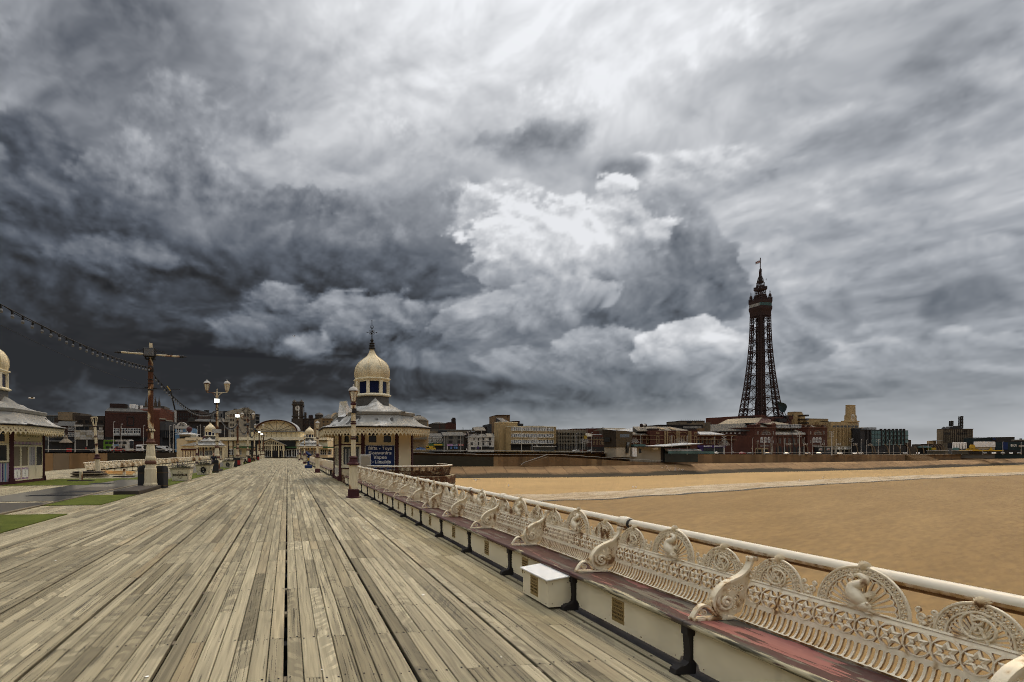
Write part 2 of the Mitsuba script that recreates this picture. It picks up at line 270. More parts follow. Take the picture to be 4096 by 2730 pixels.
def f_pole(p, n, uv):
 """Cream paint flaking off an iron standard. uv.y = how far gone."""
 k = dr.clip(uv.y, 0, 1)
 q = dr.clip(13 / dr.maximum(p.y, 1), .12, 1)
 a = fbm(p.x * 5 * q, p.y * 5 * q, p.z * 1.5 * q, 3)
 b = fbm(p.x * 11 * q, p.y * 11 * q, p.z * 4 * q, 3)
 r = .6 * a + .4 * b
 c = mix((.62, .52, .335), (.72, .63, .44), b)
 c = mix(c, mi.Color3f(.34, .15, .04), .85 * sm(.62 - .28 * k, .72 - .28 * k, r))
 c = mix(c, mi.Color3f(.10, .036, .014), sm(.66 - .25 * k, .74 - .25 * k, r))
 return c

scene['m_pole'] = bs(princ(mikit.proc(f_pole), .55, .35))

def f_roof(p, n, uv):
 """Lead-grey painted kiosk roof, white coat scuffing off in patches towards the eave."""
 a = fbm(p.x * 1.0, p.y * 1.0, p.z * 1.0, 2)
 b = fbm(p.x * 2.4, p.y * 2.4, p.z * 1.5, 2)
 c = mix((.185, .178, .155), (.31, .30, .27), a)
 c = mix(c, mi.Color3f(.44, .43, .40), sm(.52, .64, a * .6 + b * .4))
 return mix(c, mi.Color3f(.055, .050, .042), sm(.60, .65, b) * sm(.42, .56, a) * uv.y)

scene['m_roof'] = bs(princ(mikit.proc(f_roof), .6, .3))

def f_dome(p, n, uv):
 a = fbm(p.x * .8, p.y * .8, p.z * .8, 2)
 b = fbm(p.x * 1.3 + 3, p.y * 1.3, p.z * 1.3, 2)
 c = mix((.66, .54, .325), (.75, .645, .43), a)
 c = c * (1 - .25 * sm(.5, .9, noise(p.x * 1.5, p.y * 1.5, p.z * .4)))
 return mix(c, mi.Color3f(.30, .30, .22), .45 * sm(.70, .78, b * .65 + a * .35))

scene['m_dome'] = bs(princ(mikit.proc(f_dome), .5, .35))

def f_sand(p, n, uv):
 a = fbm(p.x * .03, p.y * .05, 1.0, 4)
 b = fbm(p.x * .5 + .3 * p.y, p.y * .9, 2.0, 4)
 c = mix((.33, .205, .078), (.42, .27, .108), a)
 return c * (.84 + .22 * b) * (.84 + .32 * fbm((p.x * .88 + p.y * .475) * .008, (p.y * .88 - p.x * .475) * .05, 3.0, 3))

scene['m_sand'] = bs(princ(mikit.proc(f_sand), .75, .3))

def f_seawater(p, n, uv):
 q = (p.x * .88 + p.y * .475, p.y * .88 - p.x * .475)          # along and across the shore
 a = fbm(q[0] * .05, q[1] * .25, 1.0, 4)
 s = fbm(q[0] * .55, q[1] * 2.6, 5.0, 5)
 c = mix((.225, .132, .042), (.30, .185, .066), a)
 return c * (.74 + .50 * s)

def f_waterbump(p, n, uv):
 q = (p.x * .88 + p.y * .475, p.y * .88 - p.x * .475)
 return .05 * fbm(q[0] * .7, q[1] * 2.1, 3.0, 4)

scene['m_water'] = bs({'type': 'bumpmap', 'nested_texture': mikit.proc(f_waterbump, .03), 'scale': 1.0, 'bsdf': princ(mikit.proc(f_seawater), .5, .12)})

def f_apron(p, n, uv):
 """Concrete revetment: uv.x = metres along, uv.y = 0 at the crest to 1 at the sand; weed darkens the foot."""
 slab = mikit.cell_rand(dr.floor(uv.x / 9), dr.floor(uv.y * 3.2))
 a = fbm(uv.x * .06, uv.y * 3, 2.0, 4)
 b = fbm(uv.x * .6, uv.y * 9, 4.0, 4)
 c = mix((.225, .135, .062), (.30, .185, .090), a) * (.80 + .34 * slab) * (.82 + .36 * b)
 j = dr.abs(uv.x / 9 - dr.round(uv.x / 9)) * 9
 c = c * (1 - .4 * sm(.35, .1, j))
 w = sm(.52, .74, uv.y + .34 * (a - .5) + .12 * (b - .5))
 return mix(c, mi.Color3f(.022, .018, .009), .93 * w)

scene['m_apron'] = bs(princ(mikit.proc(f_apron), .8, .25))

def f_turf(p, n, uv):
 a = fbm(p.x * 3, p.y * 3, 0, 4)
 b = noise(p.x * 60, p.y * 60, 1.0)
 return mix((.040, .052, .006), (.085, .098, .014), a) * (.75 + .5 * b)

scene['m_turf'] = bs(princ(mikit.proc(f_turf), .9, .2))
scene['m_brass'] = bs(princ(rgb(.33, .235, .10), .45, .5, metallic=.55))
scene['m_lampglass'] = bs(princ(rgb(.62, .56, .42), .25, .5, spec_trans=0.0))

def f_foam(p, n, uv):
 q = (p.x * .88 + p.y * .475, p.y * .88 - p.x * .475)
 a = fbm(q[0] * .12, q[1] * .5, 1.0, 5)
 b = fbm(q[0] * 1.5, q[1] * 2.5, 3.0, 4)
 return mix((.27, .18, .085), (.43, .34, .215), sm(.30, .62, a * .55 + b * .45))

scene['m_foam'] = bs(princ(mikit.proc(f_foam), .6, .35))

def f_rusty(p, n, uv):
 a = fbm(p.x * 5, p.y * 5, p.z * 5, 5)
 b = fbm(p.x * 22, p.y * 22, p.z * 22, 4)
 c = mix((.030, .016, .009), (.15, .058, .020), sm(.3, .7, b))
 return mix(c, mi.Color3f(.45, .36, .22), sm(.56, .64, a * .6 + b * .4 + .10 * n.z))

scene['m_pole_rust'] = bs(princ(mikit.proc(f_rusty), .75, .3))

# ---------------------------------------------------------------- mesh building
SMOOTH_COS = math.cos(math.radians(38))

def crease_normals(v, f, cosang=SMOOTH_COS):
 """Per-corner normals, smooth across edges flatter than the crease angle. Returns an unshared mesh (v, f, n)."""
 fn = np.cross(v[f[:, 1]] - v[f[:, 0]], v[f[:, 2]] - v[f[:, 0]])
 ln = np.linalg.norm(fn, axis=1, keepdims=True)
 un = fn / np.maximum(ln, 1e-20)
 key = np.round(v, 5)
 _, ids = np.unique(key, axis=0, return_inverse=True)
 ids = ids.ravel()
 cor = ids[f].ravel()                       # welded vertex of each corner
 face = np.repeat(np.arange(len(f)), 3)
 order = np.argsort(cor, kind='stable')
 cs, fs = cor[order], face[order]
 start = np.searchsorted(cs, np.arange(cs[-1] + 2))
 cnt = np.diff(start)
 c_of = cnt[cor]
 a = np.repeat(np.arange(len(cor)), c_of)
 off = np.arange(len(a)) - np.repeat(np.cumsum(c_of) - c_of, c_of)
 b = fs[start[cor][a] + off]
 ok = (un[face[a]] * un[b]).sum(1) > cosang
 n = np.zeros((len(cor), 3))
 for k in range(3):
  n[:, k] = np.bincount(a[ok], fn[b[ok], k], len(cor))
 n /= np.maximum(np.linalg.norm(n, axis=1, keepdims=True), 1e-20)
 return v[f].reshape(-1, 3), np.arange(len(f) * 3).reshape(-1, 3), n

class MB:
 """Collects pieces of one part: vertices, triangles, normals and the palette uv."""

 def __init__(self, col='cream', dirt=.25):
  self.v, self.f, self.n, self.uv, self.k = [], [], [], [], 0
  self.col, self.dirt = col, dirt

 def raw(self, v, f, n=None, col=None, dirt=None, smooth=0, M=None, uv=None):
  v, f = np.asarray(v, float), np.asarray(f, int)
  if f.shape[1] == 4:
   f = np.vstack([f[:, [0, 1, 2]], f[:, [0, 2, 3]]])
  if M is not None:
   v = v @ M[:3, :3].T + M[:3, 3]
   if np.linalg.det(M[:3, :3]) < 0:
    f = f[:, ::-1]
  if uv is not None and uv.shape[0] == len(v):
   uv = uv[f].reshape(-1, 2)
  v, f, n = crease_normals(v, f, math.cos(math.radians(smooth if smooth else 1.0)))
  self.v.append(v); self.f.append(f + self.k); self.n.append(n); self.k += len(v)
  if uv is None:
   uv = np.tile([[PID[col or self.col] + .5, self.dirt if dirt is None else dirt]], (len(v), 1))
  self.uv.append(uv)
  return self

 def mesh(self, m, **k):
  return self.raw(np.array(m.vertices), np.array(m.faces), **k)

 def box(self, x0, x1, y0, y1, z0, z1, **k):
  v = np.array([[x, y, z] for x in (x0, x1) for y in (y0, y1) for z in (z0, z1)], float)
  f = np.array([[0, 1, 3, 2], [4, 6, 7, 5], [0, 4, 5, 1], [2, 3, 7, 6], [0, 2, 6, 4], [1, 5, 7, 3]])
  return self.raw(v, f, **k)

 def bevel(self, x0, x1, y0, y1, z0, z1, b=.01, **k):
  pts = []
  for x in (x0, x1):
   for y in (y0, y1):
    for z in (z0, z1):
     dx, dy, dz = (b if x == x0 else -b), (b if y == y0 else -b), (b if z == z0 else -b)
     pts += [(x, y + dy, z + dz), (x + dx, y, z + dz), (x + dx, y + dy, z)]
  return self.mesh(trimesh.convex.convex_hull(np.array(pts)), **k)

 def hull(self, pts, **k):
  return self.mesh(trimesh.convex.convex_hull(np.asarray(pts, float)), **k)

 def prism(self, poly, z0, z1, M=None, **k):
  """A plan polygon (list of xy or shapely, with holes) extruded from z0 to z1."""
  if not hasattr(poly, 'geom_type'):
   poly = Polygon(poly)
  if not poly.is_valid:
   poly = poly.buffer(0)
  for g in getattr(poly, 'geoms', [poly]):
   if g.geom_type != 'Polygon' or g.area < 1e-9:
    continue
   m = trimesh.creation.extrude_polygon(g, z1 - z0, engine='earcut')
   m.vertices[:, 2] += z0
   self.mesh(m, M=M, **k)
  return self

 def lathe(self, prof, n=16, cx=0, cy=0, a0=0.0, smooth=40, M=None, sx=1, sy=1, **k):
  """prof: (radius, z) from bottom to top."""
  prof = np.asarray(prof, float)
  a = a0 + np.arange(n) * 2 * PI / n
  v = np.stack([cx + sx * prof[:, 0, None] * np.cos(a), cy + sy * prof[:, 0, None] * np.sin(a), np.repeat(prof[:, 1, None], n, 1)], -1).reshape(-1, 3)
  f = []
  for i in range(len(prof) - 1):
   for j in range(n):
    q = (i * n + j, i * n + (j + 1) % n, (i + 1) * n + (j + 1) % n, (i + 1) * n + j)
    if prof[i, 0] > 1e-6:
     f.append((q[0], q[1], q[2]))
    if prof[i + 1, 0] > 1e-6:
     f.append((q[0], q[2], q[3]))
  return self.raw(v, np.array(f), smooth=smooth, M=M, **k)

 def tube(self, pts, r, n=8, smooth=60, caps=True, **k):
  p = np.asarray(pts, float)
  t = np.gradient(p, axis=0)
  t /= np.linalg.norm(t, axis=1, keepdims=True) + 1e-12
  ref = np.array([0, 0, 1.0]) if abs(t[:, 2]).max() < .95 else (np.array([1.0, 0, 0]) if abs(t[:, 0]).max() < .95 else np.array([0, 1.0, 0]))
  a = np.cross(t, ref); a /= np.linalg.norm(a, axis=1, keepdims=True) + 1e-12
  b = np.cross(t, a)
  ang = np.arange(n) * 2 * PI / n
  rr = np.broadcast_to(np.asarray(r, float), (len(p),))
  v = (p[:, None] + rr[:, None, None] * (np.cos(ang)[None, :, None] * a[:, None] + np.sin(ang)[None, :, None] * b[:, None])).reshape(-1, 3)
  i, j = np.meshgrid(np.arange(len(p) - 1), np.arange(n), indexing='ij')
  q = np.stack([i * n + j, (i + 1) * n + j, (i + 1) * n + (j + 1) % n, i * n + (j + 1) % n], -1).reshape(-1, 4)
  f = np.vstack([q[:, [0, 1, 2]], q[:, [0, 2, 3]]])
  if caps:
   m = (len(p) - 1) * n
   f = np.vstack([f, [[0, j, j + 1] for j in range(1, n - 1)], [[m, m + j + 1, m + j] for j in range(1, n - 1)]])
  return self.raw(v, f[:, ::-1], smooth=smooth, **k)

 def bar(self, a, b, w, h=None, **k):
  """A square bar between two points."""
  a, b = np.asarray(a, float), np.asarray(b, float)
  h = h or w
  d = b - a
  L = np.linalg.norm(d); d = d / L
  s = np.cross(d, [0, 0, 1.0]) if abs(d[2]) < .98 else np.array([1.0, 0, 0])
  s /= np.linalg.norm(s); u = np.cross(s, d)
  M = np.eye(4); M[:3, 0], M[:3, 1], M[:3, 2], M[:3, 3] = s, d, u, a
  return self.box(-w / 2, w / 2, 0, L, -h / 2, h / 2, M=M, **k)

 def sphere(self, c, r, sub=2, squash=(1, 1, 1), **k):
  m = trimesh.creation.icosphere(sub, 1.0)
  return self.raw(np.array(m.vertices) * np.asarray(squash) * r + np.asarray(c), np.array(m.faces), smooth=80, **k)

 def text(self, s, h, M, depth=.004, bold=False, fit=None, **k):
  m = meshkit.text_mesh(s, h, depth, bold)
  v = np.array(m.vertices); w = v[:, 0].max() - v[:, 0].min()
  v[:, 0] -= (v[:, 0].max() + v[:, 0].min()) / 2
  if fit:
   v[:, 0] *= fit / w
  return self.raw(v, np.array(m.faces), M=M, **k)

 def out(self):
  if not self.v:
   raise ValueError('empty part')
  return np.vstack(self.v), np.vstack(self.f), np.vstack(self.n), np.vstack(self.uv)

def shape(mb, mat='m_paint'):
 v, f, n, uv = mb.out()
 return {'type': 'ply', 'filename': meshkit.write_ply((v, f), uv=uv, normals=n), 'face_normals': False, 'bsdf': {'type': 'ref', 'id': mat}}

_count = {}

def numbered(name):
 c = _count[name] = _count.get(name, -1) + 1
 return name if c == 0 else f'{name}_{c:03d}'

def thing(name, label, cat, group=None):
 key = numbered(name)
 labels[key] = {'label': label, 'category': cat}
 if group:
  labels[key]['group'] = group
 return key

def tm(M):
 return T(np.asarray(M, float).tolist())

def part(parent, name, mb, mat='m_paint', M=None, label=None, stuff=False):
 """One entry: a part (or sub-part) of parent. mb may be a shape dict that alike parts share."""
 key = numbered(f'{parent}__{name}')
 d = mb if isinstance(mb, dict) else shape(mb, mat)
 scene[key] = {**d, 'to_world': tm(M)} if M is not None else d
 if label or stuff:
  labels[key] = {**({'label': label} if label else {}), **({'kind': 'stuff'} if stuff else {})}
 return key

def solo(name, mb, label, cat, mat='m_paint', group=None, M=None):
 key = thing(name, label, cat, group)
 d = mb if isinstance(mb, dict) else shape(mb, mat)
 scene[key] = {**d, 'to_world': tm(M)} if M is not None else d
 return key

def struct(name, mb, mat='m_paint', kind='structure', label=None):
 key = numbered(name)
 scene[key] = mb if isinstance(mb, dict) else shape(mb, mat)
 labels[key] = {'kind': kind, **({'label': label} if label else {})}
 return key

def move(x=0, y=0, z=0, rot=0, s=1):
 c, q = math.cos(rot), math.sin(rot)
 M = np.eye(4)
 M[:3, :3] = np.array([[c, -q, 0], [q, c, 0], [0, 0, 1]]) @ np.diag(np.broadcast_to(s, 3).astype(float))
 M[:3, 3] = x, y, z
 return M

def upright(x, y, z, rot=0):
 """From a drawing in the xy plane to a standing sheet: drawing x runs along (cos rot, sin rot), drawing y upwards, depth towards the viewer in front."""
 c, q = math.cos(rot), math.sin(rot)
 M = np.eye(4)
 M[:3, 0], M[:3, 1], M[:3, 2], M[:3, 3] = (c, q, 0), (0, 0, 1), (q, -c, 0), (x, y, z)
 return M

def grid(x, y, z, uvf=None):
 """A sheet from 2-D arrays of points."""
 h, w = x.shape
 v = np.stack([x, y, z], -1).reshape(-1, 3)
 i, j = np.meshgrid(np.arange(h - 1), np.arange(w - 1), indexing='ij')
 q = np.stack([i * w + j, i * w + j + 1, (i + 1) * w + j + 1, (i + 1) * w + j], -1).reshape(-1, 4)
 return v, np.vstack([q[:, [0, 1, 2]], q[:, [0, 2, 3]]])

# ---------------------------------------------------------------- beach, sea, sea wall, promenade
SAND = -8.5
SU = np.array([-500, -250, 0, 100, 287, 444, 575, 637, 700, 753, 799, 860, 914, 990, 1100, 1250], float)
SC = np.array([95, 112, 140, 160, 188, 207, 214, 223, 246, 268, 278, 300, 323, 390, 520, 800], float)
s_fine = np.linspace(0, len(SU) - 1, 121)
su, sc = np.interp(s_fine, np.arange(len(SU)), SU), np.interp(s_fine, np.arange(len(SU)), SC)
SHORE = np.array([at(a, c) for a, c in zip(su, sc)])                # foot of the revetment, from the left of the pier to the far right
for _ in range(6):
 SHORE[1:-1] = .25 * SHORE[:-2] + .5 * SHORE[1:-1] + .25 * SHORE[2:]
tang = np.gradient(SHORE, axis=0); tang /= np.linalg.norm(tang, axis=1, keepdims=True)
LAND = np.stack([-tang[:, 1], tang[:, 0]], 1)
SLEN = np.concatenate([[0], np.cumsum(np.linalg.norm(np.diff(SHORE, axis=0), axis=1))])
ZPROM = np.interp(su, [-500, 560, 760, 1250], [1.9, 1.9, .35, .2])
CREST = -4.2

def along(u):
 return np.interp(u, su, np.arange(len(su)))

def shore_at(u, off):
 i = along(u)
 return np.array([np.interp(i, np.arange(len(su)), SHORE[:, k] + LAND[:, k] * off) for k in (0, 1)])

def zprom(u):
 return float(np.interp(u, su, ZPROM))

gx, gy = np.meshgrid(np.linspace(-900, 1500, 61), np.linspace(-700, 1700, 61))
b = MB(); b.raw(*grid(gx, gy, 0 * gx + SAND)); struct('sand', b, 'm_sand')
# revetment apron in section: foot, belly, crest, walkway back to the wall
prof = [(-3, SAND - .6), (0, SAND), (3.2, -7.5), (6.0, -6.1), (8.2, -4.9), (9.2, -4.32), (9.8, CREST), (16.0, CREST + .05)]
P = np.array([[(*(SHORE[i] + LAND[i] * o), z) for o, z in prof] for i in range(len(SHORE))])
v, f = grid(P[..., 0], P[..., 1], P[..., 2])
uvs = np.stack(np.broadcast_arrays(SLEN[:, None], np.array([1.2, 1.0, .72, .46, .22, .08, .02, 0.0])[None]), -1).reshape(-1, 2)
b = MB(); b.raw(v, f, uv=uvs, smooth=30); struct('revetment', b, 'm_apron')
# the promenade behind the wall, sloping gently, out to the far land
offs = [16.2, 40, 80, 160, 400, 1500]
P = np.array([[(*(SHORE[i] + LAND[i] * o), ZPROM[i] - (.02 if o < 100 else .3)) for o in offs] for i in range(len(SHORE))])
b = MB('pave', .3); b.raw(*grid(P[..., 0], P[..., 1], P[..., 2])); struct('promenade', b)
P = np.array([[(*(SHORE[i] + LAND[i] * o), ZPROM[i] + .02) for o in (24, 36)] for i in range(len(SHORE))])
b = MB('asphalt', .3); b.raw(*grid(P[..., 0], P[..., 1], P[..., 2])); struct('road', b)

# water: brown sea standing over the near sand, with a frothy edge
WU = np.array([-700, -200, 100, 440, 495, 600, 700, 825, 894, 960, 1024, 1200], float)
WC = np.array([60, 75, 95, 108, 110, 116, 130, 162, 190, 214, 240, 330], float)
ws = np.linspace(0, len(WU) - 1, 160)
wu, wc = np.interp(ws, np.arange(len(WU)), WU), np.interp(ws, np.arange(len(WU)), WC)
edge = np.array([at(a, c) for a, c in zip(wu, wc)])
for _ in range(10):
 edge[1:-1] = .25 * edge[:-2] + .5 * edge[1:-1] + .25 * edge[2:]
wob = meshkit.fbm(np.stack([ws * 1.6, ws * 0, ws * 0], -1), 4, 3) - .5
tg = np.gradient(edge, axis=0); tg /= np.linalg.norm(tg, axis=1, keepdims=True)
ln = np.stack([-tg[:, 1], tg[:, 0]], 1)
edge = edge + ln * (wob * 9)[:, None]
near = edge - ln * 60
far = np.array([[e[0] * .4 - 300 * 0 + (-600 if i < 40 else 200 + 900 * (i - 40) / 120), -700] for i, e in enumerate(edge)])
Q = np.stack([far, near, edge - ln * 5, edge], 1)
Zw = np.array([SAND + .10, SAND + .10, SAND + .09, SAND + .05])
b = MB(); b.raw(*grid(Q[..., 0], Q[..., 1], np.broadcast_to(Zw, Q.shape[:2]))); struct('sea_water', b, 'm_water')
wid = 5 + 22 * meshkit.fbm(np.stack([ws * .5, ws * 0 + 5, ws * 0], -1), 3, 9)
Q = np.stack([edge + ln * .5, edge + ln * 2.0, edge + ln * wid[:, None] * .5, edge + ln * wid[:, None]], 1)
b = MB(); b.raw(*grid(Q[..., 0], Q[..., 1], np.broadcast_to([SAND + .045, SAND + .12, SAND + .08, SAND + .004], Q.shape[:2])), smooth=40); struct('wet_sand_and_shade', b, 'm_foam')

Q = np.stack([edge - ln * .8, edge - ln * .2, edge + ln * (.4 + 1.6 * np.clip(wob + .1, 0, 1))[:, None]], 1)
b = MB('tar', .5); b.raw(*grid(Q[..., 0], Q[..., 1], np.broadcast_to([SAND + .11, SAND + .16, SAND + .13], Q.shape[:2]))); struct('wet_sand_and_shade', b)  # dark sheet painting the channel shadow along the waterline

# ---- walls. Each is a run of concrete panels: (u, offset from the revetment foot) ends, heights at each end
def wall_run(name, label, ends, zt, zb, cols, n, thick=.5, gap=.05, mat='m_paint', cat='sea wall', dirt=.45, rail=None):
 (u0, o0), (u1, o1) = ends
 t = thing(name, label, cat)
 ii = np.linspace(0, 1, n + 1)
 pts = np.array([shore_at(u0 + (u1 - u0) * q, o0 + (o1 - o0) * q) for q in ii])
 for k in range(n):
  a, c = pts[k], pts[k + 1]
  d = c - a; L = np.linalg.norm(d); d /= L; nn = np.array([-d[1], d[0]])
  a2, c2 = a + d * gap / 2, c - d * gap / 2
  za, zc = zt[0] + (zt[1] - zt[0]) * ii[k], zt[0] + (zt[1] - zt[0]) * ii[k + 1]
  ba, bc = zb[0] + (zb[1] - zb[0]) * ii[k], zb[0] + (zb[1] - zb[0]) * ii[k + 1]
  q = np.array([(*a2, ba), (*c2, bc), (*(c2 + nn * thick), bc), (*(a2 + nn * thick), ba), (*a2, za), (*c2, zc), (*(c2 + nn * thick), zc), (*(a2 + nn * thick), za)])
  m = MB(cols[rng.randrange(len(cols))], dirt)
  m.raw(q, np.array([[3, 2, 1, 0], [4, 5, 6, 7], [0, 1, 5, 4], [1, 2, 6, 5], [2, 3, 7, 6], [3, 0, 4, 7]]))
  part(t, 'panel', m, mat)
 bk = MB('algae', .3)
 for k in range(n):
  a, c = pts[k], pts[k + 1]
  d = (c - a) / np.linalg.norm(c - a); nn = np.array([-d[1], d[0]]) * (thick * .45)
  za, zc = zt[0] + (zt[1] - zt[0]) * ii[k] - .1, zt[0] + (zt[1] - zt[0]) * ii[k + 1] - .1
  bk.raw(np.array([(*(a + nn), zb[0]), (*(c + nn), zb[1]), (*(c + nn), zc), (*(a + nn), za)]), np.array([[0, 1, 2, 3]]))
 part(t, 'joint_backing', bk)
 if rail:
  r = MB('steel', .2); pst = MB('iron', .1)
  N = max(2, int(np.linalg.norm(pts[-1] - pts[0]) / rail[1]))
  jj = np.linspace(0, 1, N + 1)
  pp = np.array([(*shore_at(u0 + (u1 - u0) * q, o0 + (o1 - o0) * q + .2), zt[0] + (zt[1] - zt[0]) * q) for q in jj])
  r.tube(pp + [0, 0, rail[0]], rail[2] if len(rail) > 2 else .09, 6)
  for a in pp:
   pst.bar(a - [0, 0, .02], a + [0, 0, rail[0] - .06], .07)
  part(t, 'handrail', r); part(t, 'railing', pst, stuff=True)
 return t

WB = ('wallbrown', 'wallbrown2', 'wallbrown', 'wallbrown3', 'wallbrown2')
wall_run('sea_wall', 'tall brown concrete panel sea wall below the tower with pale rail', ((686, 16), (938, 16)), (zprom(690) - .1, .25), (CREST, CREST), WB, 34, rail=(1.1, 2.2))
wall_run('sea_wall', 'upper brown promenade wall with small doors facing the ramp', ((300, 24), (690, 20)), (2.1, zprom(690) - .1), (-4, -4), WB, 40, rail=(1.15, 1.6))
wall_run('sea_wall', 'lower brown panel wall where the ramp starts, right of the dark wall', ((503, 10.2), (575, 10.2)), (-.15, -.15), (CREST - .1, CREST - .1), WB, 14, rail=(1.0, 2.0))
wall_run('sea_wall', 'low brown ramp wall sloping down to the right with curved rail', ((575, 10.2), (701, 11.5)), (-.15, -3.7), (CREST - .1, CREST - .1), WB, 22, rail=(1.0, 1.7))
wall_run('sea_wall', 'black weed-stained old sea wall beside the pier with iron posts', ((322, 9.9), (503, 10.0)), (1.75, -.2), (CREST - .4, CREST - .4), ('algae',), 8, gap=.01, dirt=.5, rail=(1.0, 2.3))
wall_run('sea_wall', 'dark old sea wall left of the pier under the bus', ((101, 4), (286, 9.9)), (1.6, 1.75), (-8, -8), ('algae', 'dst'), 8, gap=.01, dirt=.9, rail=(1.0, 3.0))
wall_run('sea_wall', 'pale brown panel sea wall left of the leaning lamp', ((-260, 3), (101, 3)), (1.7, 1.5), (-8.5, -8.5), ('wallbrown3', 'cnc', 'wallbrown3'), 24, rail=(1.1, 2.0))
wall_run('sea_wall', 'low brown wall with a corner beyond the beach steps', ((958, 18), (1120, 18)), (.2, .1), (-4.6, -4.6), WB, 14)
# broad steps at the right end of the wall
t = thing('beach_steps', 'broad concrete steps down to the beach right of the long wall', 'steps')
for k in range(9):
 m = MB('wallbrown3', .3)
 a0, a1 = shore_at(940, 10 + k * .9), shore_at(959, 10 + k * .9)
 b0, b1 = shore_at(940, 19), shore_at(959, 19)
 z = CREST + .05 + (k + 1) * .48
 m.raw(np.array([(*a0, z - .7), (*a1, z - .7), (*b1, z - .7), (*b0, z - .7), (*a0, z), (*a1, z), (*b1, z), (*b0, z)]), np.array([[3, 2, 1, 0], [4, 5, 6, 7], [0, 1, 5, 4], [1, 2, 6, 5], [2, 3, 7, 6], [3, 0, 4, 7]]))
 part(t, 'step', m)
# flight of stairs running down along the face of the lower wall
t = thing('stair_ramp', 'sloping stair parapet with pale rail on the lower brown wall', 'stairs')
p0, p1 = shore_at(531, 9.2), shore_at(563, 9.2)
m = MB('wallbrown', .4)
q0, q1 = shore_at(531, 10.0), shore_at(563, 10.0)
m.raw(np.array([(*p0, CREST), (*p1, CREST), (*q1, CREST), (*q0, CREST), (*p0, CREST + .5), (*p1, -.1), (*q1, -.1), (*q0, CREST + .5)]), np.array([[3, 2, 1, 0], [4, 5, 6, 7], [0, 1, 5, 4], [1, 2, 6, 5], [2, 3, 7, 6], [3, 0, 4, 7]]))
part(t, 'parapet', m)
m = MB('steel', .2)
m.tube([(*p0, CREST + .6), (*(p0 * .9 + p1 * .1), CREST + 1.6), (*p1, .95), (*shore_at(570, 9.5), .95)], .1, 6); part(t, 'handrail', m)

# ---------------------------------------------------------------- pier deck
PLANK = 1.107 / 7
random.seed(5)
drng = random.Random(21)
BACKX = 3.43

def plank(m, x0, x1, y0, y1, z=0.0, idn=0, th=.045):
 tilt = drng.uniform(-.0025, .0025)
 e = .006
 X = [x0, x0 + e, x1 - e, x1]
 Zt = [z - e, z + tilt, z - tilt, z - e]
 v, uv = [], []
 for y in (y0, y1):
  v.append((X[0], y, z - th)); uv.append((idn + .0, y))
  for xx, zz in zip(X, Zt):
   v.append((xx, y, zz)); uv.append((idn + .01 + .98 * (xx - x0) / (x1 - x0), y))
  v.append((X[3], y, z - th)); uv.append((idn + .99, y))
 f = [[i, i + 1, i + 7, i + 6] for i in range(5)]
 f = [[a, d, c, b] for a, b, c, d in f]
 f += [[0, 1, 4, 5], [1, 2, 3, 4], [6, 11, 10, 7], [7, 10, 9, 8]]
 m.raw(np.array(v), np.array(f), uv=np.array(uv), smooth=0)

PL = []            # (x0, x1, y0, y1)
cols = []
x = 0.0
i = 0
gap_lines = []
xL, xR = -6.55, 3.40
base = -.020       # a wide gap lies just left of the camera
for k in range(-45, 24):
 g = k // 7
 j = k - 7 * g
 X0 = base + g * 1.107 + j * PLANK + (.016 if j == 0 else .0028)
 X1 = base + g * 1.107 + (j + 1) * PLANK - (.016 if j == 6 else .0028)
 if X1 < xL or X0 > xR:
  continue
 cols.append((max(X0, xL), min(X1, xR), k))
JOIST = .97
for X0, X1, k in cols:
 y = 1.5 + JOIST * (-1)
 edges = [y]
 q = 0
 n_j = int((186 - y) / JOIST)
 while q < n_j:
  step = drng.choice([2, 3, 3, 4, 4, 5, 6])
  q2 = q + step
  yb = y + q * JOIST
  # nearly every board breaks on the same joist at 11 m
  jb = round((11.15 - y) / JOIST)
  if q < jb < q2 and drng.random() < .93:
   q2 = jb
  edges.append(y + q2 * JOIST); q = q2
 edges[-1] = 186 if edges[-1] > 186 else edges[-1]
 if abs(edges[0] + .0) >= 0:
  for e0, e1 in zip(edges[:-1], edges[1:]):
   PL.append((X0 + drng.uniform(-.0008, .0012), X1 + drng.uniform(-.0012, .0008), e0 + .003, e1 - .003))
seen = sorted(PL, key=lambda p: (max(p[3], 3.2) - 0) + .12 * abs((p[0] + p[1]) / 2 + .5) if p[3] > 3.4 else 999)
near, rest = seen[:298], seen[298:]
D = 'pier_deck'
labels[D] = {'kind': 'structure'}
for n_, p in enumerate(near):
 m = MB(); plank(m, *p[:4], idn=n_ + 1); part(D, 'plank', m, 'm_deck')
m = MB(); far_f = MB()
V, F_, N_, UV = [], [], [], []
for n_, p in enumerate(rest):
 if p[3] < 45:
  plank(m, *p[:4], idn=n_ + 400)
 else:
  x0, x1, y0, y1 = p
  a = .002
  far_f.raw(np.array([(x0 + a, y0, 0), (x1 - a, y0, 0), (x1 - a, y1, 0), (x0 + a, y1, 0)]), np.array([[0, 1, 2, 3]]), uv=np.array([(n_ + 400.02, y0), (n_ + 400.98, y0), (n_ + 400.98, y1), (n_ + 400.02, y1)]))
part(D, 'planking', m, 'm_deck', stuff=True)
part(D, 'far_planking', far_f, 'm_deck', stuff=True)
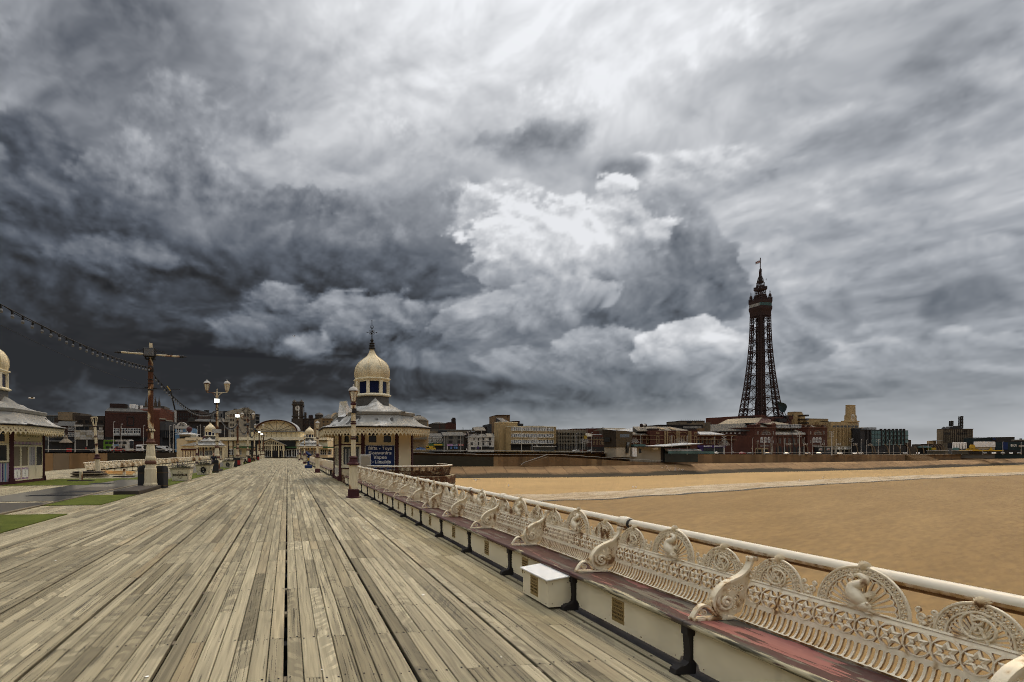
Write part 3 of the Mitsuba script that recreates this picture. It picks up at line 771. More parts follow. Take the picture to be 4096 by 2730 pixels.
# timber joists, an added black sheet for the shade in the gaps, packers in the wide gaps, nail heads
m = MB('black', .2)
m.box(-22.5, 4.2, -2, 190, -.42, -.30)  # added black sheet, darkens the gaps in place of real shade
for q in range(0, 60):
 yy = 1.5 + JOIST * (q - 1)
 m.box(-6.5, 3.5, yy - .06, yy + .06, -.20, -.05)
part(D, 'bearers_and_gap_shade', m)
m = MB('greywood', .4)
for g in range(-6, 4):
 for q in range(2, 60):
  yy = 1.5 + JOIST * (q - 1) + drng.uniform(-.1, .1)
  xx = base + g * 1.107
  if xL < xx < xR and drng.random() < .62:
   m.box(xx - .013, xx + .013, yy - .05, yy + .05, -.05, -.008 - .01 * drng.random())
part(D, 'gap_packers', m, stuff=True)
m = MB('iron', .2)
for X0, X1, k in cols:
 for q in range(3, 21):
  yy = 1.5 + JOIST * (q - 1)
  for dx in (.032, -.032):
   if drng.random() < .8:
    cx = (X0 if dx > 0 else X1) + dx + drng.uniform(-.01, .01); cy = yy + drng.uniform(-.035, .035)
    r = drng.uniform(.007, .012)
    a = np.arange(6) * PI / 3
    m.raw(np.stack([cx + r * np.cos(a), cy + r * 1.2 * np.sin(a), 0 * a + .0032], -1), np.array([[0, i_, i_ + 1] for i_ in range(1, 5)]))
part(D, 'nail_heads', m, stuff=True)
# the rest of the deck: middle strip and the far promenade of boards
m = MB()
idn = 20000
for k in range(0, 84):
 X0 = -6.56 - (k + 1) * .205
 y = 4.0
 while y < 186:
  y1 = y + drng.choice([3.5, 4.5, 5.5])
  m.raw(np.array([(X0 + .004, y, -.004), (X0 + .201, y, -.004), (X0 + .201, min(y1, 186), -.004), (X0 + .004, min(y1, 186), -.004)]), np.array([[0, 1, 2, 3]]), uv=np.array([(idn + .02, y), (idn + .98, y), (idn + .98, y1), (idn + .02, y1)]))
  idn += 1; y = y1
part(D, 'side_planking', m, 'm_deck', stuff=True)
m = MB('greywood', .5)
m.box(-22.8, -6.56, -4, 3.99, -.2, -.002); m.box(-6.54, 4.2, -8, .46, -.2, -.002)
part(D, 'landing', m)
# iron and timber under the pier edge
m = MB('dbr', .6)
m.box(3.50, 4.25, -8, 186, -.55, -.06); m.box(-16.9, -16.1, -8, 186, -.55, -.06)
part(D, 'edge_beam', m)

# ---------------------------------------------------------------- cast-iron benches along the deck's edges
PITCH = 1.82
BX0 = 3.36                                   # front edge of the right-hand seats
Y0 = 4.06                                    # y of the nearest whole arm

def spiral(cx, cz, r0, r1, a0, turns, n=26):
 a = np.linspace(0, turns * 2 * PI, n)
 r = r0 + (r1 - r0) * (np.linspace(0, 1, n) ** .8)
 return np.stack([cx + r * np.cos(a0 + a), cz + r * np.sin(a0 + a)], 1)

def smooth_path(p, n=40):
 p = np.asarray(p, float)
 d = np.concatenate([[0], np.cumsum(np.linalg.norm(np.diff(p, axis=0), axis=1))])
 from scipy.interpolate import CubicSpline
 return CubicSpline(d, p)(np.linspace(0, d[-1], n))

XZ = np.array([[1, 0, 0, 0], [0, 0, -1, 0], [0, 1, 0, 0], [0, 0, 0, 1.0]])      # drawing (x, y, depth) -> (x, -depth, z)

def ribbon(m, path, t, w, yc=0, taper=None, **k):
 """A flat iron strip: a line in the xz plane, t thick, w wide in y."""
 if taper is None:
  g = LineString(path).buffer(t / 2, cap_style=1, quad_segs=2)
 else:
  g = unary_union([LineString(path[i:i + 2]).buffer(max(.002, t / 2 * s), quad_segs=2) for i, s in zip(range(len(path) - 1), np.linspace(1, taper, len(path) - 1))])
 m.prism(g.simplify(.0012), yc - w / 2, yc + w / 2, M=XZ, smooth=35, **k)

S_CURVE = [(.665, .975), (.655, .93), (.615, .862), (.545, .812), (.455, .778), (.375, .735), (.315, .672), (.288, .60), (.300, .535), (.345, .492), (.405, .482)]

def arm_mesh(lod):
 m = MB('cream', .75)
 n = (46, 22, 9)[lod]
 s = smooth_path(S_CURVE, n)
 m.box(.085, .50, -.035, .035, .451, .470)
 if lod == 2:
  ribbon(m, s, .03, .05)
  web = Polygon([*s, (.56, .48), (.60, .62)]).buffer(0)
  m.prism(web.simplify(.006), -.008, .008, M=XZ)
  ribbon(m, [(.12, .47), (.17, .56), (.28, .53)], .02, .04)
  return m
 ribbon(m, s, .022, .058)
 # the web inside the scroll, pierced
 web = Polygon([*s, (.50, .482), (.56, .51), (.60, .60), (.635, .76)]).buffer(0)
 holes = [Point(.405, .60).buffer(.058, 8), Point(.50, .545).buffer(.028, 6), Point(.515, .63).buffer(.030, 6), Point(.565, .72).buffer(.030, 6), Point(.50, .715).buffer(.024, 6), Point(.45, .70).buffer(.016, 5), Point(.615, .83).buffer(.022, 5), Point(.555, .60).buffer(.014, 5)]
 web = web.difference(unary_union(holes))
 m.prism(web.simplify(.001), -.007, .007, M=XZ)
 # main volute, standing proud on both faces
 v = spiral(.405, .598, .078, .018, 2.6, 1.55, 34 if lod == 0 else 18)
 for sgn in (-1, 1):
  y = np.linspace(.012, .030, len(v)) * sgn
  m.tube(np.stack([v[:, 0], y, v[:, 1]], 1), np.linspace(.021, .012, len(v)), 7 if lod == 0 else 5)
  m.sphere((.405, .026 * sgn, .598), .021, 1)
 # filigree curls between scroll and back
 for cx, cz, r, a, tr in ((.515, .632, .034, .4, 1.3), (.50, .545, .030, 3.4, 1.3), (.565, .722, .034, 5, 1.2), (.50, .717, .027, 2, 1.2), (.615, .83, .025, 1, 1.1)):
  c = spiral(cx, cz, r, .006, a, tr, 16 if lod == 0 else 9)
  m.tube(np.stack([c[:, 0], 0 * c[:, 0] - .004, c[:, 1]], 1), .0075, 5)
 # toe: leaf-backed small scroll on its foot
 toe = smooth_path([(.095, .474), (.120, .515), (.160, .562), (.215, .575), (.262, .548), (.300, .50), (.330, .478)], 20 if lod == 0 else 10)
 ribbon(m, toe, .017, .048)
 c = spiral(.195, .520, .036, .006, 2.8, 1.4, 18 if lod == 0 else 10)
 ribbon(m, c, .010, .040)
 for q in (.0, .35, .7, 1.05, 1.4):                                        # acanthus at the join
  e = np.array([.262 + .062 * math.cos(1.2 + q * .8), .555 + .066 * math.sin(1.2 + q * .8)])
  m.hull([(.262, -.02, .545), (.262, .02, .545), (e[0], -.012, e[1]), (e[0], .012, e[1]), (e[0] * .6 + .262 * .4 + .012, 0, e[1] * .6 + .545 * .4 + .008)])
 # head under the rail
 m.bevel(.640, .715, -.034, .034, .945, .985, .008)
 return m

PROFILE = np.array([(.490, .452), (.505, .456), (.530, .472), (.552, .500), (.568, .540), (.578, .585), (.587, .625), (.594, .672), (.604, .722), (.620, .765), (.640, .790)])
PT = np.concatenate([[0], np.cumsum(np.linalg.norm(np.diff(PROFILE, axis=0), axis=1))])
PLEN = PT[-1]
PN = np.gradient(PROFILE, axis=0); PN /= np.linalg.norm(PN, axis=1, keepdims=True)
PN = np.stack([-PN[:, 1], PN[:, 0]], 1)                                       # outward: towards the sitter

def bend(v):
 """(along, up the profile, out) -> bench space."""
 t = v[:, 1]
 x = np.interp(t, PT, PROFILE[:, 0]); z = np.interp(t, PT, PROFILE[:, 1])
 nx = np.interp(t, PT, PN[:, 0]); nz = np.interp(t, PT, PN[:, 1])
 return np.stack([x + nx * v[:, 2], v[:, 0], z + nz * v[:, 2]], 1)

def star(r, r2, cx=0, cy=0, rot=PI / 2):
 a = rot + np.arange(12) * PI / 6
 rr = np.where(np.arange(12) % 2 == 0, r, r2)
 return Polygon(np.stack([cx + rr * np.cos(a), cy + rr * np.sin(a)], 1))

def bent(m, g, d0, d1, cuts, **k):
 for c0, c1 in zip(cuts[:-1], cuts[1:]):
  p = g.intersection(sbox(-1, c0, 3, c1))
  for q in getattr(p, 'geoms', [p]):
   if q.geom_type == 'Polygon' and q.area > 1e-7:
    e = trimesh.creation.extrude_polygon(q, d1 - d0, engine='earcut')
    v = np.array(e.vertices); v[:, 2] += d0
    nz, fc = e.face_normals[:, 2], np.array(e.faces)[:, ::-1]
    m.raw(bend(v), fc[abs(nz) > .5], smooth=28, **k)
    m.raw(bend(v), fc[abs(nz) <= .5], smooth=28, dirt=.95)  # hole walls rustier and darker, recess shade put into the colour

def lattice_mesh(lod):
 m = MB('cream', .55)
 L0, L1 = .035, PITCH - .035
 n = 12
 pitch = (L1 - L0) / n
 ts, t1, t2 = .020, .160, .190                                            # slots from ts to t1, star band above t2
 cuts = [0, .02, .05, .09, .13, .17, .215, .265, .31, PLEN] if lod == 0 else [0, .03, .09, .15, .22, .29, PLEN] if lod == 1 else [0, .06, .15, .27, PLEN]
 g = sbox(L0, 0, L1, PLEN)
 qs = (6, 3, 2)[lod]
 holes = []
 R = .0695
 tc = t2 + R + .010
 for i in range(n):
  c = L0 + (i + .5) * pitch
  if lod < 2:
   ring = Point(c, tc).buffer(R, qs)
   st = star(R + .003, (R + .003) * .56, c, tc)
   holes.append(ring.difference(st))
   holes.append(star(.024, .0135, c, tc))
  else:
   holes += [Point(c + .034, tc).buffer(.022, 1), Point(c - .034, tc).buffer(.022, 1)]
  e = c + pitch / 2
  if i < n - 1 and lod < 2:
   for sg in (-1, 1):
    holes.append(Polygon([(e - .022, tc + sg * .074), (e + .022, tc + sg * .074), (e, tc + sg * .036)]))
 ns = (39, 30, 14)[lod]
 sp = (L1 - L0) / ns
 w = sp * (.31 if lod < 2 else .25)
 for i in range(ns):
  c = L0 + (i + .5) * sp
  holes.append(LineString([(c, ts + w), (c, t1 - w)]).buffer(w, qs if lod else 4))
 g = g.difference(unary_union(holes)).simplify(.0006)
 bent(m, g, -.007, .007, cuts)
 if lod == 0:
  for i in range(n):
   c = L0 + (i + .5) * pitch
   ringp = Point(c, tc).buffer(R + .010, 8).difference(Point(c, tc).buffer(R + .001, 8))
   bent(m, ringp, .007, .011, [0, tc - .03, tc + .03, 1])
   a = PI / 2 + np.arange(12) * PI / 6                               # ridged star
   ro = np.where(np.arange(12) % 2 == 0, R, R * .56); ri = np.where(np.arange(12) % 2 == 0, .027, .0155)
   v = []
   for rr, d in ((ro, .007), ((ro + ri) / 2, .016), (ri, .007)):
    v += [(c + q * math.cos(b), tc + q * math.sin(b), d) for q, b in zip(rr, a)]
   f = []
   for s in (0, 12):
    for j in range(12):
     k = (j + 1) % 12
     f.append([s + j, s + k, s + 12 + k, s + 12 + j])
   m.raw(bend(np.array(v)), np.array(f)[:, ::-1], dirt=.35)
  rail = sbox(L0, PLEN - .014, L1, PLEN)
  bent(m, rail, .007, .013, [0, 1])
  lip = sbox(L0, .0, L1, .012)
  bent(m, lip, .007, .012, [0, 1])
  for i in range(9):
   c = L0 + .1 + i * .195
   bent(m, sbox(c, -.004, c + .03, .012), .006, .016, [-1, 1])
 return m

AX0, AZ0, AX1, AZ1 = .640, .782, .668, 1.115                                   # the arches' plane leans back a little

def arch_place(y):
 M = np.eye(4)
 lean = np.array([AX1 - AX0, 0, AZ1 - AZ0]); lean /= np.linalg.norm(lean)
 M[:3, 0] = (0, -1, 0); M[:3, 1] = lean; M[:3, 2] = np.cross(M[:3, 0], M[:3, 1]); M[:3, 3] = (AX0, y, AZ0)
 return M

def arch_mesh(r, stilt, lod, dolphin):
 """A stilted round arch of cast tracery, drawn in xy, base at y = 0, depth towards the sitter (+z)."""
 m = MB('cream', .40 if dolphin else .62)
 qs = (14, 8, 5)[lod]

 def shell_of(rad):
  return unary_union([Point(0, stilt).buffer(rad, qs), sbox(-rad, 0, rad, stilt)]).intersection(sbox(-1, 0, 1, 1))
 outer, b1, b2, inner = shell_of(r), shell_of(r - .016), shell_of(r - .052), shell_of(r - .066)
 depth = .012
 band = outer.difference(b1)
 ring2 = b2.difference(inner)
 flat = [band, ring2]
 if lod < 2:
  # the border of small trefoils
  nb = int(round((PI * (r - .034) + 2 * stilt) / .040))
  rm = r - .034
  for i in range(nb):
   s = (i + .5) / nb * (PI * rm + 2 * stilt)
   if s < stilt:
    p = (rm, s)
   elif s > stilt + PI * rm:
    p = (-rm, 2 * stilt + PI * rm - s)
   else:
    p = (rm * math.cos((s - stilt) / rm), stilt + rm * math.sin((s - stilt) / rm))
   flat.append(Point(p).buffer(.0215, 5 if lod == 0 else 2).difference(Point(p).buffer(.0135, 4 if lod == 0 else 1)))
   if lod == 0:
    for q in range(3):
     m.sphere((p[0] + .009 * math.cos(q * 2.1 + i), p[1] + .009 * math.sin(q * 2.1 + i), .009), .0075, 0)
 # petals of the fan
 npet = (15, 11, 7)[lod]
 hub = (0, .006)
 for i in range(npet):
  a = PI * (i + .5) / npet
  d = np.array([math.cos(a), math.sin(a)])
  reach = (r - .064) + (stilt * d[1] if stilt else 0)
  c0, c1 = np.array(hub) + d * .05, np.array(hub) + d * (reach - .012)
  wdt = .5 * (PI * (reach - .02) / npet) * .86
  if lod < 2:
   side = np.array([-d[1], d[0]])
   out = [np.array(hub) + d * .03, c0 * .5 + c1 * .5 + side * wdt * .55, c1 - d * wdt * .7 + side * wdt, c1, c1 - d * wdt * .7 - side * wdt, c0 * .5 + c1 * .5 - side * wdt * .55]
   pl = Polygon(out).buffer(.008, 2).buffer(-.003, 2)
   hole = pl.buffer(-.0085, 2)
   flat.append(pl.difference(hole))
  else:
   flat.append(LineString([hub, c1]).buffer(.007, 1))
 g = unary_union(flat).intersection(outer).simplify(.0008 if lod < 2 else .003)
 for gg in getattr(g, 'geoms', [g]):
  e = trimesh.creation.extrude_polygon(gg, depth, engine='earcut'); e.vertices[:, 2] -= depth / 2
  for side in (0, 1):
   m.raw(np.array(e.vertices), np.array(e.faces)[(abs(e.face_normals[:, 2]) < .5) == bool(side)], dirt=.98 if side else None)  # cut edges browner: rust and painted recess shade together
 m.prism(sbox(-r, -.004, r, .014), -depth / 2 - .001, depth / 2 + .003)
 if lod == 0:
  for rad, t in ((r - .004, .010), (r - .059, .008)):                # raised beads
   a = np.linspace(0, PI, 29)
   pts = np.concatenate([[(rad, 0, .004)], np.stack([rad * np.cos(a), stilt + rad * np.sin(a), 0 * a + .004], 1), [(-rad, 0, .004)]])
   m.tube(pts, t, 6)
 if not dolphin:
  # interlaced letters, all curls and tails
  cz = stilt + r * .36
  R = r * .40
  for cx, cy, r0, a0, tr in ((-.006, cz, R, .9, .82), (.016, cz - .01, R * .82, 3.9, .78), (0, cz + .03, R * .5, 0, 1.0), (.0, cz - R * .2, R * .34, 2, 1.3)):
   c = spiral(cx, cy, r0, r0 * (.78 if tr < 1 else .35), a0, tr, (24, 13, 7)[lod])
   m.tube(np.stack([c[:, 0], c[:, 1], np.linspace(.010, .018, len(c))], 1), .0085 if lod < 2 else .012, (6, 4, 3)[lod])
  m.tube([(-.035, cz + R * .8, .014), (-.02, cz, .018), (-.045, cz - R, .012)], .008, 5)
  m.tube([(-.035, cz + R * .7, .014), (.03, cz + R * .5, .018), (.0, cz + .01, .018), (.05, cz - R, .014)], .008, 5)
 # shell on the crown
 zc = stilt + r
 ns = 7 if lod < 2 else 3
 for i in range(ns):
  a = PI / 2 + (i - (ns - 1) / 2) * (2.3 / ns)
  e = np.array([math.cos(a) * .044, math.sin(a) * .046])
  m.hull([(0, zc - .026, -.012), (0, zc - .026, .020), (e[0] - .010, zc - .008 + e[1], -.008), (e[0] + .010, zc - .008 + e[1], -.008), (e[0], zc - .006 + e[1] * 1.08, .006), (e[0] * .6, zc - .012 + e[1] * .6, .024)], smooth=20)
 return m

def dolphin_mesh(lod):
 """The heraldic fish in relief: big blunt head at the foot, body curling up to a flicked tail."""
 m = MB('cream', .30)
 n = (26, 14, 8)[lod]
 path = smooth_path([(.035, .052, .030), (.012, .085, .040), (-.022, .128, .040), (-.020, .168, .034), (.020, .196, .028), (.036, .224, .022), (.012, .245, .018), (-.028, .243, .014), (-.048, .226, .012)], n)
 rad = np.interp(np.linspace(0, 1, n), [0, .12, .25, .45, .65, .85, 1], [.030, .045, .048, .037, .026, .017, .006])
 m.tube(path, rad, (10, 7, 5)[lod])
 m.sphere((.048, .046, .034), .040, (2, 1, 1)[lod], (1.05, .82, .8))
 if lod == 2:
  return m
 m.hull([(.02, .030, .03), (.075, .018, .045), (.115, .022, .030), (.085, .05, .045), (.05, .055, .05)], smooth=50)      # upper lip
 m.hull([(.015, .018, .02), (.07, .0, .045), (.10, .004, .025), (.05, .02, .04)], smooth=50)
 for q in (-1, 1):
  m.sphere((.052 + .028 * q, .072, .066 - .012 * (q > 0)), .011, 1)
 for a in np.linspace(-.5, .6, 5):                                        # side fin
  m.hull([(-.03, .10, .03), (-.03, .085, .03), (-.03 - .095 * math.cos(a), .10 + .095 * math.sin(a), .012), (-.03 - .075 * math.cos(a + .12), .10 + .075 * math.sin(a + .12), .026)])
 for a in np.linspace(-.3, .7, 4):
  m.hull([(.03, .125, .03), (.045, .11, .03), (.05 + .07 * math.cos(a), .12 + .06 * math.sin(a), .012), (.045 + .055 * math.cos(a + .2), .12 + .05 * math.sin(a + .2), .026)])
 for a in (2.2, 2.8, 3.5, 4.1):
  m.hull([(-.046, .228, .010), (-.04, .222, .016), (-.048 + .045 * math.cos(a), .226 + .045 * math.sin(a), .010), (-.048 + .032 * math.cos(a + .25), .226 + .032 * math.sin(a + .25), .016)])
 for x in np.linspace(-.16, .17, 6):                                      # water under the head
  m.hull([(x - .05, .004, 0), (x + .05, .000, 0), (x + .02, .030 - .12 * abs(x), .020), (x - .03, .010, .024)], smooth=40)
 return m

def scroll_mesh(lod):
 """A pair of curls with a ball between two arches, base at y = 0."""
 m = MB('cream', .5)
 n = (20, 11, 6)[lod]
 for sg in (-1, 1):
  for cx, cy, r0, a0, tr in ((.022, .066, .030, -PI / 2, 1.35), (.040, .110, .018, -PI / 2, 1.2), (.018, .026, .018, PI / 2, 1.2)):
   c = spiral(cx, cy, r0, .005, a0, tr, n)
   m.tube(np.stack([sg * c[:, 0], c[:, 1], 0 * c[:, 0]], 1), .0085 if lod < 2 else .012, (6, 4, 3)[lod])
 m.sphere((0, .03, .004), .014, 1)
 m.box(-.06, .06, -.004, .012, -.006, .006)
 return m

def seat_mesh(lod):
 a = MB(); c = MB()
 y0, y1 = .003, PITCH - .003
 t = np.linspace(-PI / 2, PI / 2, (9, 5, 3)[lod])
 nose = [(.024 - .024 * math.cos(q), .426 + .026 * math.sin(q)) for q in t]
 sec = [(.20, .400)] + nose + [(.20, .449)]
 out = []
 for m, poly in ((a, sec), (c, [(.206, .400), (.206, .448), (.50, .443), (.50, .400)])):
  m.prism(Polygon(poly), -y1, -y0, M=XZ, smooth=40)
  out.append(m)
 return out

def panel_mesh():
 m = MB('crl', .18)
 y0, y1, z0, z1 = .045, PITCH - .045, .060, .398
 p = Polygon([(y0, z0 + .07), (y0, z1 - .075), (y0 + .02, z1 - .055), (y0 + .02, z1), (y1 - .02, z1), (y1 - .02, z1 - .055), (y1, z1 - .075), (y1, z0 + .07), (y1 - .05, z0 + .045), (y1 - .07, z0), (y0 + .07, z0), (y0 + .05, z0 + .045)])
 M = np.array([[0, 0, 1, .075], [1, 0, 0, 0], [0, 1, 0, 0], [0, 0, 0, 1.0]])
 m.prism(p, -.006, .006, M=M)
 for y in (.16, .62, 1.2, 1.66):
  m.lathe([(0, .0), (.006, .0), (.006, .003), (0, .004)], 6, M=np.array([[0, 0, -1, .069], [1, 0, 0, y], [0, -1, 0, z0 + .028], [0, 0, 0, 1.0]]), col='rust')
 return m

def leg_mesh():
 m = MB('iron', .25)
 p = Polygon([(.02, .40), (.02, .33), (.035, .325), (.045, .16), (.038, .105), (.005, .075), (-.045, .07), (-.085, .045), (-.095, .0), (.10, .0), (.115, .16), (.14, .36), (.45, .37), (.45, .40)])
 m.prism(p, -.036, .036, M=XZ)
 m.box(.44, .50, -.03, .03, -.06, .40)
 return m

PLAQUE_TEXT = ['IN LOVING MEMORY OF', 'DYLAN MARK HOLROYD', 'APRIL 2003 - FEB 2023 FOREVER LOVED', 'FOREVER MISSED BY FAMILY AND FRIENDS', 'KEEP THAT ANGEL UNTIL WE ARE REUNITED XX']
BOX_TEXT = ['IN LOVING MEMORY OF', 'MAUREEN MOORE', 'MUM TO CLARK, FAMILY & FRIENDS', 'SOMEWHERE IN THE STARS SHINING BRIGHT', 'YOUR MEMORIES IN OUR HEARTS']

def plaque(parent, y, z, x, wd=.20, ht=.24, lines=None):
 m = MB('brass', .3); m.bevel(x - .004, x + .003, y - wd / 2, y + wd / 2, z - ht / 2, z + ht / 2, .002)
 k = part(parent, 'plaque', m, 'm_brass')
 if lines:
  t = MB('golddark', .1)
  for i, s in enumerate(lines):
   M = np.array([[0, 0, -1, x - .0035], [-1, 0, 0, y], [0, 1, 0, z + ht * (.32 - .165 * i)], [0, 0, 0, 1.0]])
   t.text(s, ht * .10, M, .0012, fit=wd * (.74 if i < 2 else .9))
  part(k, 'lettering', t)
 else:
  t = MB('golddark', .1)
  for i in range(5):
   q = z + ht * (.30 - .155 * i)
   y_ = y - wd * .40
   while y_ < y + wd * .36:
    w_ = wd * (.05 + .06 * ((i * 7 + int(y_ * 900)) % 5) / 5)
    t.box(x - .0052, x - .0035, y_, y_ + w_, q - ht * .035, q + ht * .035); y_ += w_ + wd * .03
  part(k, 'lettering', t)

RL, RD = .215, .300
LODS = []
for lod in range(3):
 a, c = seat_mesh(lod)
 LODS.append(dict(arm=shape(arm_mesh(lod), 'm_cast'), lattice=shape(lattice_mesh(lod), 'm_cast'), rose=shape(arch_mesh(RL, .018, lod, False), 'm_cast'), fish=shape(arch_mesh(RD, .010, lod, True), 'm_cast'),
                     dolphin=shape(dolphin_mesh(lod), 'm_cast'), scroll=shape(scroll_mesh(lod), 'm_cast'), seat=shape(a, 'm_seat'), seat2=shape(c, 'm_seat')))
PANEL, LEG = shape(panel_mesh()), shape(leg_mesh())
# far away: arches and scrolls of one bench in a single crest
m = MB('cream', .5)
for y, ms in ((.275, arch_mesh(RL, .018, 2, False)), (PITCH / 2, arch_mesh(RD, .010, 2, True)), (PITCH - .275, arch_mesh(RL, .018, 2, False)), (PITCH / 2 + .035, dolphin_mesh(2))):
 v, f, n_, uv = ms.out()
 m.raw(v, f, M=arch_place(y))
CREST_FAR = shape(m, 'm_cast')
ORD = ['', 'nearest', 'second', 'third', 'fourth', 'fifth', 'sixth', 'seventh', 'eighth', 'ninth', 'tenth', 'eleventh', 'twelfth', 'thirteenth', 'fourteenth', 'fifteenth', 'sixteenth', 'seventeenth', 'eighteenth', 'nineteenth']
for d in ('twent', 'thirt', 'fort'):
 ORD += [d + 'ieth'] + [d + 'y-' + q for q in ['first'] + ORD[2:10]]

def bench(label, B, lod, group, dol=True, panel=True, plq=None):
 t = thing('iron_bench', label, 'bench', group)
 L = LODS[lod]
 part(t, 'seat_board', L['seat'], M=B); part(t, 'seat_board', L['seat2'], M=B)
 if panel:
  p = part(t, 'front_panel', PANEL, M=B)
 part(t, 'leg', LEG, M=B)
 part(t, 'arm', L['arm'], M=B)
 part(t, 'back_lattice', L['lattice'], M=B)
 if lod == 2:
  part(t, 'crest', CREST_FAR, M=B)
  return t
 for y, k in ((.275, 'rose'), (PITCH / 2, 'fish'), (PITCH - .275, 'rose')):
  part(t, 'arch', L[k], M=B @ arch_place(y))
 part(t, 'dolphin', L['dolphin'], M=B @ arch_place(PITCH / 2 + .0) @ move(0, 0, .006))
 for y in (.275 + RL + .045, PITCH - .275 - RL - .045, .03, PITCH - .03):
  part(t, 'scroll', L['scroll'], M=B @ arch_place(y))
 return t

R_GROUP = 'iron benches along the right edge of the deck'
bench_keys = []
for k in range(-1, 15):
 y = Y0 + PITCH * k
 lod = 0 if k < 5 else (1 if k < 14 else 1)
 n = k + 2
 extra = {1: ' with rusty pink-peeling seat', 2: ', its maroon seat peeling to pink', 3: ' with a white box pushed under it', 4: ''}.get(n, '')
 lab = f'{ORD[n]} cream cast-iron bench along the right edge{extra}' if n < 17 else 'last bench'
 B = move(BX0, y, 0)
 t = bench(lab, B, lod, R_GROUP)
 bench_keys.append(t)
 if k in (0, 2, 3, 4, 5, 6, 7, 8) or k == 1:
  yy = y + (.98 if k != 1 else 1.32)
  plaque(t, yy, .235, BX0 + .069, lines=PLAQUE_TEXT if k == 0 else None)
# white box in front of the third bench
t = thing('bench_box', 'white panelled box with sloping lid and brass plaque pushed under a bench', 'box')
yb = Y0 + PITCH + .03; x0, x1 = BX0 - .25, BX0 + .06
m = MB('crl', .2); m.box(x0, x0 + .014, yb, yb + .68, .03, .345); part(t, 'front_panel', m)
m = MB('crl', .2)
m.raw(np.array([(x0 + .014, yb, .03), (x1, yb, .03), (x1, yb, .39), (x0 + .014, yb, .345), (x0 + .014, yb + .014, .03), (x1, yb + .014, .03), (x1, yb + .014, .39), (x0 + .014, yb + .014, .345)]), np.array([[0, 1, 2, 3], [7, 6, 5, 4], [0, 4, 5, 1], [3, 2, 6, 7], [0, 3, 7, 4], [1, 5, 6, 2]])); part(t, 'side_panel', m)
part(t, 'side_panel', shape(m), M=move(0, .666, 0))
m = MB('white', .15)
m.raw(np.array([(x0 - .03, yb - .025, .348), (x1, yb - .025, .398), (x1, yb + .705, .398), (x0 - .03, yb + .705, .348), (x0 - .03, yb - .025, .362), (x1, yb - .025, .412), (x1, yb + .705, .412), (x0 - .03, yb + .705, .362)]), np.array([[3, 2, 1, 0], [4, 5, 6, 7], [0, 1, 5, 4], [1, 2, 6, 5], [2, 3, 7, 6], [3, 0, 4, 7]])); part(t, 'lid', m)
m = MB('rust', .1)
for yy, zz in ((yb + .05, .06), (yb + .63, .06), (yb + .05, .31), (yb + .63, .31)):
 m.sphere((x0 - .001, yy, zz), .006, 0)
for xx, zz in ((x0 + .05, .07), (x1 - .06, .07), (x0 + .05, .31), (x1 - .06, .32)):
 m.sphere((xx, yb - .001, zz), .007, 0)
part(t, 'screw', m, stuff=True)
plaque(t, yb + .36, .20, x0 - .002, lines=BOX_TEXT)

# the far benches, past the right-hand kiosk and along the left-hand edge
for k in range(34):
 bench((ORD[k + 1] if k else 'first') + ' small distant bench beyond the right-hand kiosk, counted away from it', move(BX0, 42.2 + PITCH * k, 0), 2, 'far benches beyond the right-hand kiosk')
LBX = -15.42
MIR = np.diag([-1.0, 1, 1, 1])
for k in range(37):
 y = 44.4 + PITCH * k
 lab = 'first bench of the left-hand row, with rusty end beside the left kiosk' if k == 0 else f'{ORD[k + 1]} bench from the left kiosk in the long left-hand row'
 bench(lab, move(LBX, y, 0) @ MIR, 1 if k < 6 else 2, None if k == 0 else 'benches along the left-hand edge')

# ---------------------------------------------------------------- handrails
def handrail(label, x, y0, y1, z, r, collars, n=14, sect=5.46, phase=0.0):
 t = thing('handrail', label, 'handrail')
 y = y0
 while y < y1 - .1:
  e = min(y1, y + sect)
  m = MB('cream', .5)
  ys = np.linspace(y + .004, e - .004, 12)
  m.tube(np.stack([0 * ys + x, ys, 0 * ys + z], 1), r, n); part(t, 'pipe', m, 'm_rail')
  m = MB('iron', .2); m.tube([(x, e - .022, z), (x, e + .022, z)], r * 1.07, n); part(t, 'joint', m)
  y = e
 for yy in collars:
  m = MB('cream', .5)
  m.tube([(x, yy - .085, z), (x, yy - .075, z), (x, yy - .06, z), (x, yy, z), (x, yy + .06, z), (x, yy + .075, z), (x, yy + .085, z)], [r * 1.1, r * 1.28, r * 1.34, r * 1.42, r * 1.34, r * 1.28, r * 1.1], n)
  m.bevel(x - .055, x + .02, yy - .05, yy + .05, z - r * 1.5, z - r * .6, .01)
  part(t, 'collar', m, 'm_rail')
 return t

RAILX, RAILZ = BX0 + .735, 1.035
handrail('thick cream tubular rail with rusty underside above the right-hand benches', RAILX, .3, Y0 + PITCH * 15 + .1, RAILZ, .055, [Y0 + PITCH * k for k in (1, 3, 4, 5, 6, 8, 10, 12, 14)], phase=0)
handrail('thin distant rail above the benches beyond the right kiosk', RAILX, 42.2, 42.2 + PITCH * 34, RAILZ, .055, [], 6)
handrail('cream rail above the left-hand row of benches', LBX - .735, 44.4, 44.4 + PITCH * 37, RAILZ, .055, [], 6)

# ---------------------------------------------------------------- pier kiosks
OCT = [(-2.4, -1.85), (-1.1, -3.2), (1.1, -3.2), (2.4, -1.85), (2.4, 2.2), (1.1, 3.5), (-1.1, 3.5), (-2.4, 2.2)]
OCTP = Polygon(OCT)

